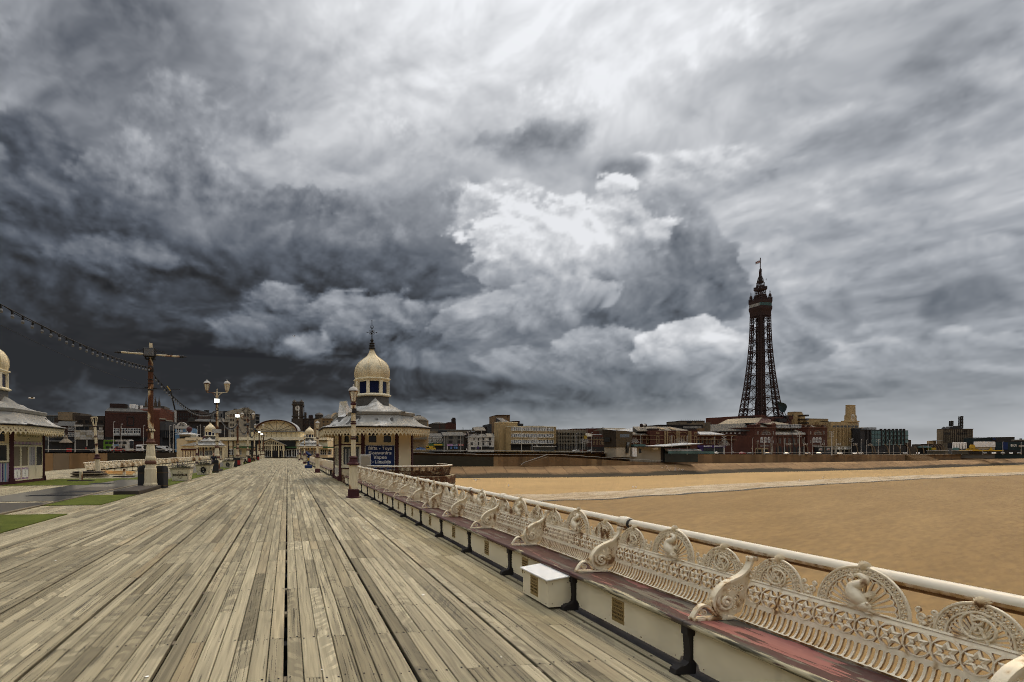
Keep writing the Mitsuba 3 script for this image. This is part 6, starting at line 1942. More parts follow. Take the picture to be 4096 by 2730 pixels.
# ---- left of the pier
h = House('office_block', 'long glass-fronted roofline block far left behind the dark terrace', 'A', 20, 575, 330)
h.b('wall', 20, 575, 405, 520, 'ggr', deep=30, base=True)
for k in range(14):
 h.b('fin', 40 + 38 * k, 46 + 38 * k, 410, 500, 'dgr', out=.2, deep=.1)
h.b('parapet', 20, 575, 392, 406, 'lead', out=.4, deep=28)
h.b('wall', 320, 385, 440, 520, 'dbr', out=4, deep=2); h.b('plant_room', 435, 655, 360, 480, 'stone', out=8, deep=6); h.b('plant_room', 655, 770, 375, 480, 'dst', out=7.5, deep=6)
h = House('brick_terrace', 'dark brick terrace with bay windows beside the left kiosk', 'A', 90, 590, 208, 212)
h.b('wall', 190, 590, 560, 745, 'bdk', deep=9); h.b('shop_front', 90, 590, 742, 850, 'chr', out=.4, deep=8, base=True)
h.gable('roof', 320, 590, 562, 482, 'slate', 9); h.gable('roof', 190, 330, 562, 505, 'dst', 9)
for x0, x1, y0, y1, nx in ((395, 428, 595, 635, 2), (480, 525, 577, 636, 2), (528, 572, 577, 636, 2), (480, 525, 667, 732, 2), (528, 572, 667, 732, 2), (205, 250, 690, 730, 3), (258, 312, 690, 730, 3)):
 h.w(x0, x1, y0, y1, nx, 2)
h.w(397, 432, 672, 732, 2, 2, arch=True)
h.b('sign', 270, 420, 750, 778, 'black', out=.6); h.b('sign', 95, 160, 745, 790, 'grey', out=.6)
h.b('awning', 190, 700, 795, 808, 'lead', out=2.2, deep=.2)
h = House('concrete_block', 'brown and white slab-fronted concrete block left of the brick theatre', 'A', 590, 1050, 206, 208)
h.b('wall', 590, 1050, 405, 545, 'dbr', deep=14, base=True)
for a in (635, 740, 845, 950):
 h.w(a, a + 80, 470, 528, 1, 1, 'dst', 'black', out=.05)
h.b('band', 580, 720, 546, 570, 'dwh', out=.4); h.b('band', 720, 1040, 546, 570, 'grey', out=.3)
for k, (a, c, gl) in enumerate(((600, 655, 'gdk'), (660, 735, 'gdk'), (740, 805, 'gdk'), (808, 878, 'stone'), (882, 950, 'gdk'), (960, 1025, 'dwh'))):
 h.w(a, c, 574, 626, 1, 1, 'dgr', gl)
for r_, (a, c) in enumerate(((630, 664), (666, 702), (704, 740), (742, 776))):
 for k in range(5):
  h.b('panel', 584 + 92 * k, 674 + 92 * k - (r_ + k) % 3, a, c, ('dwh', 'cnl')[(r_ * 2 + k) % 3 == 0], out=.35, deep=.1, dirt=.5)
h.b('shop_front', 590, 1050, 778, 860, 'black', out=.0, deep=3, base=True); h.b('post', 775, 790, 780, 880, 'dwh', out=.6)
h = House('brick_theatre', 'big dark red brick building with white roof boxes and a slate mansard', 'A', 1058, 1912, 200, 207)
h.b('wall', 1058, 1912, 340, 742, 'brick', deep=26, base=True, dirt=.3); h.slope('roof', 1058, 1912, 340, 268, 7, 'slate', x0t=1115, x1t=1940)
h.b('plant_room', 1115, 1360, 195, 300, 'bdk', out=-5, deep=14); h.b('plant_room', 1360, 1400, 205, 300, 'dbr', out=-5, deep=14)
h.b('white_plant_box', 1432, 1528, 203, 300, 'white', out=-5, deep=12, dirt=.1); h.b('white_plant_box', 1531, 1570, 218, 300, 'white', out=-4, deep=9, dirt=.1); h.b('white_plant_box', 1604, 1646, 228, 300, 'white', out=-4, deep=9, dirt=.1); h.b('white_plant_box', 1570, 1604, 228, 290, 'lead', out=-5, deep=8)
for a, c, n in ((1197, 1284, 4), (1312, 1412, 4), (1420, 1504, 4), (1510, 1612, 4)):
 h.b('sill_panel', a - 3, c + 3, 682, 712, 'dwh', out=.25); h.w(a, c, 600, 680, n, 2, 'white', 'gdk', out=.2)
h.b('recess_frame', 1400, 1515, 415, 428, 'black', out=.15); h.b('recess_frame', 1400, 1515, 548, 562, 'black', out=.15); h.b('recess_frame', 1400, 1414, 428, 548, 'black', out=.15); h.b('recess_frame', 1500, 1515, 428, 548, 'black', out=.15)
h.b('string_course', 1090, 1905, 374, 379, 'bor', out=.1); h.b('string_course', 1620, 1905, 598, 603, 'bor', out=.1)
h.b('canopy', 1180, 1620, 716, 726, 'chr', out=1.6); h.b('shop_front', 1060, 1912, 742, 800, 'black', out=.2, deep=.3)
h2 = House('brick_theatre', 'orange brick wing with dark glass front right of the big brick building', 'A', 1916, 2146, 205, 215)
h2.b('wall', 1916, 2146, 330, 830, 'bor', deep=20, base=True, dirt=.25)
m = MB('bor', .25); s0, s1, s2 = h2.s(1916), h2.s(1945), h2.s(2146); m.prism(Polygon([(s0, h2.z(340, s=s0)), (s1, h2.z(286, s=s1)), (s2, h2.z(328, s=s2)), (s2, h2.z(335, s=s2))]), -20, 0, M=XZ); h2.p('gable', m)
h2.b('coping', 1916, 2000, 446, 462, 'cnl', out=.5); h2.b('coping', 2000, 2108, 474, 490, 'cnl', out=.5); h2.b('glass_box', 1920, 2150, 505, 640, 'dgr', out=2.5, deep=.2)
h2.b('glass_box', 1922, 2150, 640, 750, 'gdk', out=2.2, deep=.2, mat='m_gloss')
for k in range(7):
 h2.b('mullion', 1926 + 32 * k, 1930 + 32 * k, 640, 750, 'grey', out=2.35, deep=-2.2)
h2.b('downpipe', 2140, 2160, 325, 640, 'dwh', out=.6); h2.b('shop_front', 1920, 2150, 752, 860, 'chr', out=1.0, deep=.2, base=True)
t = thing('church', 'three slender dark church spires behind the brick building', 'church')
for x, y0, w in ((1705, 92, 20), (1851, 98, 22), (1908, 92, 22)):
 c = 420; p = at(37.5 + x * .06375, c); zt, zm, zb = hz(390 + y0 * .06375, c), hz(390 + 200 * .06375, c), 1
 m = MB('dst', .3); q = w * .06375 * c / FPX
 m.lathe([(q, zb), (q, hz(390 + 215 * .06375, c)), (q * 1.12, hz(390 + 208 * .06375, c)), (q * .62, zm), (q * .52, hz(390 + 180 * .06375, c)), (q * .60, hz(390 + 176 * .06375, c)), (q * .30, hz(390 + 140 * .06375, c)), (0, zt)], 8, *p, smooth=1)
 for k in range(4):
  m.lathe([(q * .2, hz(390 + 215 * .06375, c)), (0, hz(390 + 165 * .06375, c))], 4, p[0] + q * .85 * math.cos(k * PI / 2 + .7), p[1] + q * .85 * math.sin(k * PI / 2 + .7), smooth=1)
 part(t, 'spire', m)
p = at(151.5, 425); m = MB('dst', .3); m.box(p[0] - 7, p[0] + 10, p[1], p[1] + 20, 0, hz(406, 425)); part(t, 'nave', m)
m = MB('black', .1); pa, pb = at(170.5, 260), at(175.5, 262); m.bar((*pa, hz(390.5, 260)), (*pb, hz(412, 262)), .55); m.bar((*at(167, 260), hz(386, 260)), (*pa, hz(391, 260)), .35, col='yellow')
solo('crane', m, 'dark telescopic crane jib with yellow tip behind the bulbs', 'crane')

# hotels and halls behind the pier head
h = House('brick_hotel', 'dark red brick hotel with small windows left of the blue inn', 'P', 1195, 1620, 250)
h.b('wall', 1195, 1620, -30, 420, 'bdk', deep=20, base=True, dirt=.3); h.b('attic', 1195, 1620, -48, -28, 'dgr', out=.2, deep=18)
for y in (18, 86):
 for x in list(range(1248, 1450, 44)) + [1480, 1524, 1568]:
  h.w(x, x + 24, y, y + 40, 1, 2, 'dbr', 'ggr', out=.08)
for k in range(5):
 h.b('chimney', 1205 + 80 * k, 1222 + 80 * k, -62, -46, 'dgr', out=-3, deep=5)
h = House('blue_inn', 'small pale blue inn with a curved white gable sign', 'P', 1200, 1446, 198)
h.b('wall', 1200, 1446, 270, 460, 'skyblue', deep=10, base=True, dirt=.3)
m = MB('dwh', .25); s0, s1 = h.s(1200), h.s(1446); zz = h.z(272, s=s0); zt = h.z(168, s=s0)
m.prism(unary_union([affinity.scale(Point((s0 + s1) / 2, zz).buffer((s1 - s0) * .40, 10), 1, (zt - zz) / ((s1 - s0) * .40)).intersection(sbox(s0, zz, s1, zt + 5)), sbox(s0, zz - .3, s1, zz + .9)]), -.4, .25, M=XZ); k = h.p('gable', m)
h.text('ED', 1296, 1356, 218, 34, 'chr', .3, k); h.text('WX INN', 1268, 1372, 242, 22, 'chr', .3, k)
for a in (1234, 1268, 1310, 1396, 1420):
 h.w(a, a + 26, 284, 346, 1, 2, 'white', 'gdk')
h.b('band', 1200, 1446, 348, 358, 'dwh', out=.3)
h = House('assembly_hall', 'dark stone hall with hipped slate roof behind the pier head', 'B', 20, 640, 215, 222)
h.b('wall', 20, 640, 345, 600, 'dbr', deep=18, base=True, dirt=.4); h.gable('roof', 40, 610, 346, 280, 'slate', 18, hip=5)
m = MB('slate', .5); s = h.s(60); m.raw(np.array([(s - 2, 0, h.z(345, s=s)), (s + 2, 0, h.z(345, s=s)), (s, -.2, h.z(252, s=s)), (s, 6, h.z(290, s=s))]), np.array([[0, 1, 2], [1, 3, 2], [3, 0, 2]])); h.p('dormer', m)
h.gable('dormer', 130, 190, 345, 312, 'dst', 4, over=.1); h.gable('dormer', 500, 590, 350, 285, 'roofgrey', 6, over=.1)
for a in (80, 140, 240, 300, 345, 400, 460, 520, 565):
 h.w(a, a + 32, 395, 450, 2, 2, 'dst', 'gdk', out=.08)
 h.w(a, a + 32, 485, 540, 2, 2, 'dst', 'gdk', out=.08)
h.b('cornice', 15, 645, 338, 350, 'dst', out=.6)
h = House('office_block', 'dark grey roofline block behind the slate-roofed hall', 'B', 60, 660, 290)
h.b('wall', 0, 170, 180, 420, 'bdk', deep=15, base=True); h.b('wall', 170, 400, 200, 420, 'grey', deep=15, base=True); h.b('wall', 400, 560, 172, 420, 'lead', deep=18, base=True); h.b('wall', 560, 665, 170, 420, 'chr', deep=18, base=True)
for a in range(180, 390, 42):
 h.w(a, a + 30, 212, 268, 2, 1, 'dwh', 'gdk')
for a in (235, 262, 288):
 h.b('chimney', a, a + 12, 150, 200, 'black', out=-3, deep=5)
for a in (420, 470, 520):
 h.w(a, a + 24, 215, 270, 1, 1, 'grey', 'gdk')
h = House('stone_hotel', 'pale stone art deco hotel with stepped gable and dial behind the pier head', 'B', 662, 1060, 265, 270)
s0, s1 = h.s(662), h.s(1060)
pts = [(662, 600), (662, 165), (700, 158), (740, 150), (860, 138), (864, 120), (968, 120), (972, 135), (1000, 150), (1030, 165), (1060, 182), (1060, 600)]
m = MB('cnl', .4); m.prism(Polygon([(h.s(x), h.z(y, x=x)) for x, y in pts]), -16, 0, M=XZ); h.p('wall', m)
m = MB('dst', .2)
for q in range(12):
 a = q * PI / 6; c0, z0 = h.s(916), h.z(166, x=916); R1, R2 = .9, 2.1
 m.bar((c0 + R1 * math.cos(a), -.06, z0 + R1 * math.sin(a)), (c0 + R2 * math.cos(a), -.06, z0 + R2 * math.sin(a)), .22)
h.p('dial', m)
for y in (232, 302, 380, 470, 550):
 for x in (670, 706, 880, 930):
  if x > 800 and y > 400:
   continue
  h.w(x, x + (24 if x < 800 else 38), y - 10, y + 30, 2 if x > 800 else 1, 2, 'cnc', 'gdk', out=.06)
for x in (760, 780, 1010, 1030, 1045):
 h.b('rib', x, x + 6, 200, 560, 'cnc', out=.25)
for k in range(4):
 h.b('chimney', 742 + 12 * k, 750 + 12 * k, 132, 155, 'black', out=-2, deep=4)
h2 = House('stone_hotel', 'side wing of the art deco hotel, its shade painted grey, with iron balconies', 'B', 1062, 1132, 268, 272)
h2.b('wall', 1062, 1132, 232, 600, 'grey', deep=14, base=True)  # shaded side of the pale stone, shade put into the grey
for y in (270, 330, 390):
 h2.w(1072, 1120, y, y + 34, 3, 1, 'black', 'gdk')
h2.b('parapet', 1060, 1134, 222, 236, 'black', out=.3, deep=12)
# clock tower of the dark baronial hotel right of the arched roof
h = House('clock_tower_hotel', 'dark gothic clock tower with pinnacles and its turreted hotel', 'B', 1630, 2110, 285)
h.b('wall', 1630, 2110, 290, 620, 'dbr', deep=20, base=True, dirt=.3)
s0, s1 = h.s(1652), h.s(1808); w = s1 - s0
m = MB('dst', .4); m.box(s0, s1, -1, w - 1, -2, h.z(70, s=s0)); k = h.p('tower', m)
m = MB('dst', .4); m.box(s0 - .5, s1 + .5, -1.5, w - .5, h.z(76, s=s0), h.z(64, s=s0)); m.box(s0 - .6, s1 + .6, -1.6, w - .4, h.z(262, s=s0), h.z(250, s=s0)); m.box(s0 - .2, s1 + .2, -1.2, -.8, h.z(34, s=s0), h.z(26, s=s0))
for q in range(10):
 m.box(s0 + 1.4 + q * (w - 2.8) / 9 - .12, s0 + 1.4 + q * (w - 2.8) / 9 + .12, -1.15, -.85, h.z(66, s=s0), h.z(30, s=s0))
part(k, 'parapet', m, M=h.M)
for ss in (s0 + .8, s1 - .8):
 for yy in (-.2, w - 1.8):
  m = MB('dst', .4); m.lathe([(1.0, h.z(76, s=s0)), (1.0, h.z(30, s=s0)), (1.2, h.z(26, s=s0)), (.5, h.z(14, s=s0)), (0, h.z(-14, s=s0))], 6, ss, yy, smooth=1); part(k, 'pinnacle', m, M=h.M)
m = MB('dwh', .1); c0, z0 = h.s(1728), h.z(131, x=1728); m.lathe([(0, 0), (1.35, 0), (1.35, .1), (0, .12)], 16, M=np.array([[1, 0, 0, c0], [0, 0, -1, -1.02], [0, 1, 0, z0], [0, 0, 0, 1.0]]))
m.bar((c0, -1.2, z0), (c0, -1.2, z0 + 1.0), .16, col='black'); m.bar((c0, -1.2, z0), (c0 + .6, -1.2, z0 - .3), .18, col='black'); part(k, 'clock_face', m, M=h.M)
h.w(1715, 1745, 175, 218, 2, 1, 'stone', 'gdk', k, out=1.15, arch=True); h.b('buttress', 1655, 1668, 90, 250, 'dbr', out=1.3, parent=k); h.b('buttress', 1790, 1803, 90, 250, 'dbr', out=1.3, parent=k)
h.mast(1832, 95, 200, .12, name='flag_pole'); h.b('flag', 1812, 1832, 96, 118, 'navy', out=1.0, deep=-.9); h.mast(1750, 92, 296, .35, 'white', out=1.4, name='flag_pole')
h.b('chimney', 1826, 1858, 190, 300, 'dst', out=-1, deep=4); h.b('chimney', 1895, 1960, 240, 300, 'bdk', out=-1, deep=4)
for q in range(6):
 h.b('chimney_pot', 1897 + 11 * q, 1904 + 11 * q, 230, 242, 'black', out=-1.2, deep=2)
h.gable('roof', 1840, 2100, 292, 262, 'slate', 18)
c0 = h.s(2060); m = MB('dst', .4); m.lathe([(2.2, h.z(330, s=c0)), (2.2, h.z(235, s=c0)), (2.5, h.z(232, s=c0)), (2.0, h.z(215, s=c0)), (1.0, h.z(202, s=c0)), (.2, h.z(196, s=c0)), (0, h.z(178, s=c0))], 8, c0, 2); h.p('turret', m)
for x in (1700, 1740, 1780, 1840, 1890, 1950, 2010, 2060):
 h.w(x, x + 22, 340, 372, 2, 2, 'dst', 'gdk'); h.w(x, x + 22, 420, 456, 2, 2, 'dst', 'gdk')
h.b('string_course', 1630, 2110, 386, 392, 'brick', out=.2)
# the long seafront hotel behind the right-hand kiosk
h = House('seafront_hotel', 'long ornate stone hotel with domes seen behind the right-hand kiosk', 'B', 2105, 3640, 222, 236)
h.b('wall', 2105, 3780, 300, 640, 'snd', deep=14, base=True, dirt=.6)
h.gable('roof', 2140, 2900, 302, 215, 'slate', 13, hip=4); h.gable('roof', 2950, 3500, 330, 285, 'slate', 12, hip=3)
m = MB('snd', .5); sa, sb, sc_ = h.s(2250), h.s(2330), h.s(2420); m.prism(Polygon([(sa, h.z(300, s=sa)), (sb, h.z(195, s=sb)), (sc_, h.z(300, s=sc_))]), -5, .3, M=XZ); h.p('gable', m)
for x in range(2125, 3600, 62):
 for y in (325, 385, 440):
  h.w(x, x + 24, y, y + 34, 1, 2, 'stone', 'gdk', arch=(y == 325))
for x in (3560, 3650):
 c0 = h.s(x); m = MB('roofgrey', .5); m.lathe([(4.0, h.z(620, s=c0)), (4.0, h.z(325, s=c0)), (4.3, h.z(322, s=c0)), (4.0, h.z(300, s=c0)), (3.2, h.z(275, s=c0)), (1.9, h.z(252, s=c0)), (1.2, h.z(246, s=c0)), (1.2, h.z(236, s=c0)), (0, h.z(235, s=c0))], 12, c0, 2); h.p('corner_dome', m)
for x in (3540, 3556, 3570, 3585):
 h.b('chimney_pot', x, x + 8, 222, 238, 'black', out=-2, deep=3)

# ---- the pier head: low pavilion with the arched roof
h = House('pier_pavilion', 'long cream pier entrance pavilion with arched roof and glazed porch', 'B', 0, 2200, 167.5, 163)
h.b('wall', 0, 2200, 640, 905, 'cream', out=0, deep=14, dirt=.3); h.b('fascia', -10, 2200, 585, 632, 'crl', out=1.2, deep=15, dirt=.3); h.b('fascia_line', -10, 2200, 632, 640, 'dbr', out=1.0, deep=.4)
h.b('wall', 965, 1750, 496, 586, 'cream', out=-2, deep=16, dirt=.4)
cx, rz = h.s(1366), h.z(488, x=1366); R_ = (h.s(1690) - h.s(1040)) / 2; top = h.z(318, x=1366) - rz
arch = affinity.scale(Point(cx, rz).buffer(R_, 24), 1, top / R_).intersection(sbox(cx - R_ - 1, rz, cx + R_ + 1, rz + 40))
m = MB('cream', .35); m.prism(arch, -4, -2.2, M=XZ, smooth=20); k = h.p('arched_gable', m)
m = MB('maroon', .3); big = affinity.scale(arch, 1.06, 1.07, origin=(cx, rz)); m.prism(big.difference(affinity.scale(arch, 1.0, 1.0, origin=(cx, rz))), -5, -1.2, M=XZ, smooth=20); kk = part(k, 'barge_board', m, M=h.M)
m = MB('ldl', .2); m.prism(affinity.scale(arch, 1.09, 1.10, origin=(cx, rz)).difference(affinity.scale(arch, 1.065, 1.075, origin=(cx, rz))), -5, -1.0, M=XZ, smooth=20); part(k, 'roof_edge', m, M=h.M)
m = MB('dst', .2)
for a in (PI / 2, PI / 2 + .9, PI / 2 - .9, PI / 2 + 1.28, PI / 2 - 1.28, PI / 2 + .45, PI / 2 - .45):
 m.bar((cx, 2.14, rz), (cx + R_ * .97 * math.cos(a), 2.14, rz + top * .97 * math.sin(a)), .07)
part(k, 'rib', m, M=h.M)
h.b('ledge', 1010, 1770, 486, 497, 'lead', out=-1.4, deep=14); h.b('flood_box', 1010, 1055, 458, 482, 'black', out=-1, deep=3)
for x in range(975, 1750, 78):
 h.b('panel_joint', x, x + 3, 500, 584, 'dst', out=-1.92, deep=2.0)
# porch
s0, s1 = h.s(1145), h.s(1555); ap = h.s(1348)
gz, az = h.z(712, s=ap), h.z(622, s=ap)
h.b('porch_glazing', 1010, 1700, 640, 895, 'gdk', out=.6, deep=.2, mat='m_gloss')
m = MB('cream', .4)
for (a, za), (b, zb_) in (((s0, gz), (ap, az)), ((ap, az), (s1, gz))):
 m.bar((a, -3, za), (b, -3, zb_), .3)
m.box(s0, s1, -3.2, -2.9, gz - .15, gz + .15)
for q in range(15):
 a = s0 + (s1 - s0) * q / 14
 ht = gz + (az - gz) * (1 - abs(a - ap) / (ap - s0 if a < ap else s1 - ap))
 m.box(a - .09, a + .09, -3.1, -2.95, h.z(795, s=ap), ht)
h.p('porch_frame', m)
m = MB('roofgrey', .4); m.raw(np.array([(s0 - .6, -3.5, gz - .1), (ap, -3.5, az + .35), (s1 + .6, -3.5, gz - .1), (s0 - .6, 0, gz - .1), (ap, 0, az + .35), (s1 + .6, 0, gz - .1)]), np.array([[0, 1, 4, 3], [1, 2, 5, 4]])); h.p('porch_roof', m)
for x in (1150, 1205, 1470, 1545, 1362):
 h.b('porch_post', x - 8, x + 8, 700, 895, 'cream', out=3.3, deep=-3.0, dirt=.4)
h.b('doorway', 1365, 1460, 800, 893, 'black', out=3.1, deep=-3.0)
for a, c in ((1210, 1355), (1480, 1540), (1560, 1640), (1650, 1715)):
 n = max(2, (c - a) // 28)
 h.w(a, c, 775, 893, n, 1, 'white', 'gdk', out=.9)
for a, c in ((210, 330), (340, 470), (650, 710), (780, 1000)):
 s0_, s1_, z0, z1 = h.rect(a, c, 640, 722)
 g = sbox(s0_, z0, s1_, z1 - .3)
 n = max(2, int((s1_ - s0_) / 1.6))
 g = unary_union([g] + [Point(s0_ + (s1_ - s0_) * (j + .5) / n, z1 - .35).buffer((s1_ - s0_) / n * .48, 5) for j in range(n)])
 m = MB('crl', .3); m.prism(g, 0, .25, M=XZ); h.p('scalloped_panel', m)
for a in (205, 640, 712, 770, 1003):
 h.b('pilaster', a, a + 12, 640, 900, 'dbr', out=.3)
for a, c in ((645, 725), (790, 850), (930, 1005), (1720, 1790), (2085, 2180), (2200, 2260), (10, 45), (60, 110), (130, 190)):
 h.w(a, c, 775, 860, 3, 2, 'white', 'gdk', out=.2)
h.b('awning', 760, 1010, 735, 752, 'green', out=1.8, deep=.2); h.b('awning', 1560, 1720, 735, 752, 'green', out=1.8, deep=.2); h.b('awning', 2060, 2290, 735, 752, 'green', out=1.8, deep=.2)
h.b('wall', 2040, 2200, 650, 728, 'crl', out=.35); h.b('wall', 1715, 1790, 650, 728, 'crl', out=.35)
# side pavilions to the left of it
h = House('side_pavilion', 'small cream pavilion with grey hipped roof and maroon ball at the pier head', 'P', 1315, 1760, 140, 138)
h.b('wall', 1315, 1760, 590, 790, 'cream', deep=9, base=True, dirt=.3); h.gable('roof', 1310, 1765, 590, 500, 'roofgrey', 9, hip=3.4)
for k in range(9):
 h.b('cover_strip', 1335 + 46 * k, 1343 + 46 * k, 675, 790, 'maroon', out=.1)
h.b('band', 1312, 1762, 645, 672, 'maroon', out=.2); s = h.s(1575); m = MB('maroon', .2); m.sphere((s, 4.5, h.z(455, s=s)), .85, 2); m.lathe([(.5, h.z(510, s=s)), (.6, h.z(480, s=s)), (.2, h.z(472, s=s))], 8, s, 4.5); m.lathe([(.15, h.z(440, s=s)), (0, h.z(415, s=s))], 6, s, 4.5); h.p('ball_finial', m)
h = House('side_pavilion', 'cream block with a small roof lantern and maroon ball left of the pier head', 'P', 1230, 1660, 170, 168)
h.b('wall', 1230, 1660, 462, 790, 'cream', deep=8, base=True, dirt=.3); h.b('roof_lantern', 1245, 1450, 385, 462, 'ldl', out=-1, deep=5); h.gable('roof', 1240, 1460, 386, 350, 'ldl', 6, over=.6, hip=2)
h.b('lantern_glass', 1255, 1440, 425, 458, 'ggr', out=-.8, deep=1.0)
s = h.s(1365); m = MB('maroon', .2); m.sphere((s, 3, h.z(290, s=s)), .9, 2); m.lathe([(.45, h.z(352, s=s)), (.5, h.z(315, s=s)), (.2, h.z(305, s=s))], 8, s, 3); m.lathe([(.15, h.z(275, s=s)), (0, h.z(250, s=s))], 6, s, 3); h.p('ball_finial', m)

# ---- right of the kiosk
h = House('brick_chapel', 'red brick building with tall square chimney right of the kiosk roof', 'C', 60, 486, 330)
h.b('wall', 60, 320, 300, 470, 'dst', deep=14, base=True); h.b('wall', 220, 486, 292, 470, 'brickred', deep=16, base=True, dirt=.3); h.b('wall', 360, 486, 268, 300, 'brickred', out=-.3, deep=14)
h.gable('roof', 108, 335, 288, 258, 'slate', 14, hip=4); h.b('chimney', 428, 484, 212, 330, 'bdk', out=-.2, deep=4)
for q in range(3):
 h.b('chimney_pot', 434 + 16 * q, 444 + 16 * q, 198, 213, 'black', out=-.5, deep=2)
h.b('parapet', 50, 486, 384, 392, 'stone', out=1.5)
h = House('flat_block', 'low grey flat-roofed block behind the two slate-roofed shops', 'C', 30, 720, 300)
h.b('wall', 30, 720, 396, 470, 'cnc', deep=12, base=True); h.b('parapet', 30, 720, 388, 398, 'lead', out=.3, deep=12); h.b('plant_room', 200, 330, 402, 440, 'chr', out=3, deep=2)
h.mast(602, 350, 396, .2); h.mast(712, 372, 398, .2)
h = House('club', 'shop with club sign, picture band and green awning right of the kiosk', 'C', 15, 315, 262)
h.b('wall', 15, 315, 495, 700, 'dgr', deep=11, base=True); h.gable('roof', 15, 325, 497, 438, 'slate', 11); h.b('sign', 25, 280, 500, 522, 'black', out=.3)
h.text('Eden Fun and Fantasy Club', 30, 262, 516, 13, out=.34); h.b('picture_band', 20, 272, 525, 578, 'bulbglass', out=.2)
for k in range(7):
 h.w(26 + 35 * k, 56 + 35 * k, 530, 574, 1, 1, 'dwh', 'lead', out=.3)
for k in (0, 2, 4, 5, 6):
 m = MB('black', .1)
 s = h.s(40 + 35 * k); za, zb_ = h.z(570, s=s), h.z(536, s=s)
 m.bar((s - .5, -.33, za), (s, -.33, (za + zb_) / 2), .16); m.bar((s + .4, -.33, za), (s, -.33, (za + zb_) / 2), .16); m.bar((s, -.33, (za + zb_) / 2), (s + .3, -.33, zb_), .2)
 h.p('painted_dancer', m)
h.b('sign', 20, 272, 580, 602, 'black', out=.35); h.text("Blackpool's Premier Lap Dancing Club", 30, 262, 597, 12, out=.39)
h.b('awning', 12, 290, 608, 640, 'green', out=1.6); h.b('awning_trim', 130, 262, 612, 632, 'yellow', out=1.65, deep=-1.6); h.b('shop_front', 15, 300, 642, 690, 'black', out=.2)
h = House('shop_house', 'grey rendered house with four dark windows over a gift shop', 'C', 320, 610, 262)
h.b('wall', 320, 610, 478, 700, 'grey', deep=11, base=True); h.gable('roof', 292, 608, 480, 418, 'slate', 11)
for x in (372, 512):
 h.w(x, x + 62, 490, 530, 1, 1, 'dgr', 'black'); h.w(x - 4, x + 58, 555, 598, 1, 1, 'dgr', 'black')
h.b('fascia', 345, 435, 618, 642, 'pinkstripe', out=.5); h.b('fascia', 440, 520, 618, 642, 'signblue', out=.5); h.text('ROCK GIFTS', 445, 515, 637, 13, out=.54); h.b('fascia', 522, 600, 618, 640, 'red', out=.5); h.text('SWEETS', 530, 590, 635, 12, out=.54)
h.b('shop_front', 350, 600, 644, 692, 'gdk', out=.3, mat='m_gloss'); h.b('pier', 345, 356, 644, 700, 'dwh', out=.5)
for x in (395, 450, 480):
 h.b('goods_stand', x, x + 24, 655, 690, 'blue', out=1.0, deep=-.4)
h = House('dark_cottages', 'huddle of dark cottages with steep roofs left of the white pub', 'C', 585, 760, 285)
h.b('wall', 585, 770, 470, 700, 'dbr', deep=9, base=True); h.gable('roof', 580, 700, 500, 438, 'bdk', 9); h.gable('roof', 690, 820, 470, 410, 'bdk', 9); h.b('wall', 690, 820, 440, 520, 'brickred', out=-2, deep=6)
h.b('shop_front', 610, 700, 620, 690, 'black', out=1.5); h.w(640, 668, 560, 590, 2, 1, 'dst', 'gdk'); h.w(716, 740, 462, 484, 1, 1, 'dwh', 'gdk', out=2.2)
h = House('white_pub', 'white two-storey oyster house with grey roof on the seafront', 'C', 700, 1085, 258)
h.b('wall', 700, 1085, 505, 700, 'dwh', deep=10, base=True, dirt=.3); h.gable('roof', 700, 880, 508, 452, 'slate', 10, hip=2.5); h.gable('roof', 845, 1015, 505, 448, 'slate', 10, hip=2); h.gable('roof', 985, 1090, 500, 440, 'roofgrey', 8, over=.2)
for x, y in ((716, 585), (735, 585), (762, 510), (832, 510), (832, 582)):
 h.w(x, x + 14, y, y + 45, 1, 2, 'dst', 'gdk')
for x in (902, 1008):
 h.w(x, x + 26, 512, 554, 1, 2, 'dst', 'gdk'); h.w(x, x + 26, 588, 630, 1, 2, 'dst', 'gdk')
h.text('ROBERTS OYSTER ROOM', 886, 1046, 578, 13, 'navy', .08); h.b('downpipe', 1002, 1006, 500, 690, 'black', out=.2); h.b('awning', 895, 1000, 645, 655, 'lead', out=1.0); h.b('shop_front', 720, 1080, 660, 700, 'chr', out=.15); h.b('shop_front', 820, 845, 650, 690, 'purple', out=.2)
h = House('dark_block', 'dark stained block wrapped in scaffolding left of the cream offices', 'C', 1085, 1300, 272)
h.b('wall', 1085, 1292, 430, 700, 'dbr', deep=14, base=True); h.b('wall', 950, 1125, 320, 470, 'dbr', out=-14, deep=26, base=True); h.gable('roof', 780, 960, 400, 342, 'roofgrey', 10, over=0); h.b('wall', 780, 960, 398, 470, 'dst', out=-14, deep=22); h.b('wall', 1072, 1122, 282, 470, 'dgr', out=-10, deep=24)
h.b('panel', 882, 950, 325, 360, 'dwh', out=-10, deep=16)
m = MB('dgr', .2)
for x in range(1095, 1295, 28):
 s = h.s(x); m.bar((s, -1.4, -2), (s, -1.4, h.z(425, s=s)), .14)
for y in (455, 490, 530, 575):
 a, c = h.s(1090), h.s(1294); z = h.z(y, s=a); m.bar((a, -1.4, z), (c, -1.4, z), .14); m.box(a, c, -1.3, -.5, z - .5, z - .4, col='dst')
h.p('scaffolding', m)
for y in (470, 505, 545):
 for x in (1110, 1150, 1190, 1235):
  h.w(x, x + 22, y, y + 24, 1, 1, 'dst', 'black')
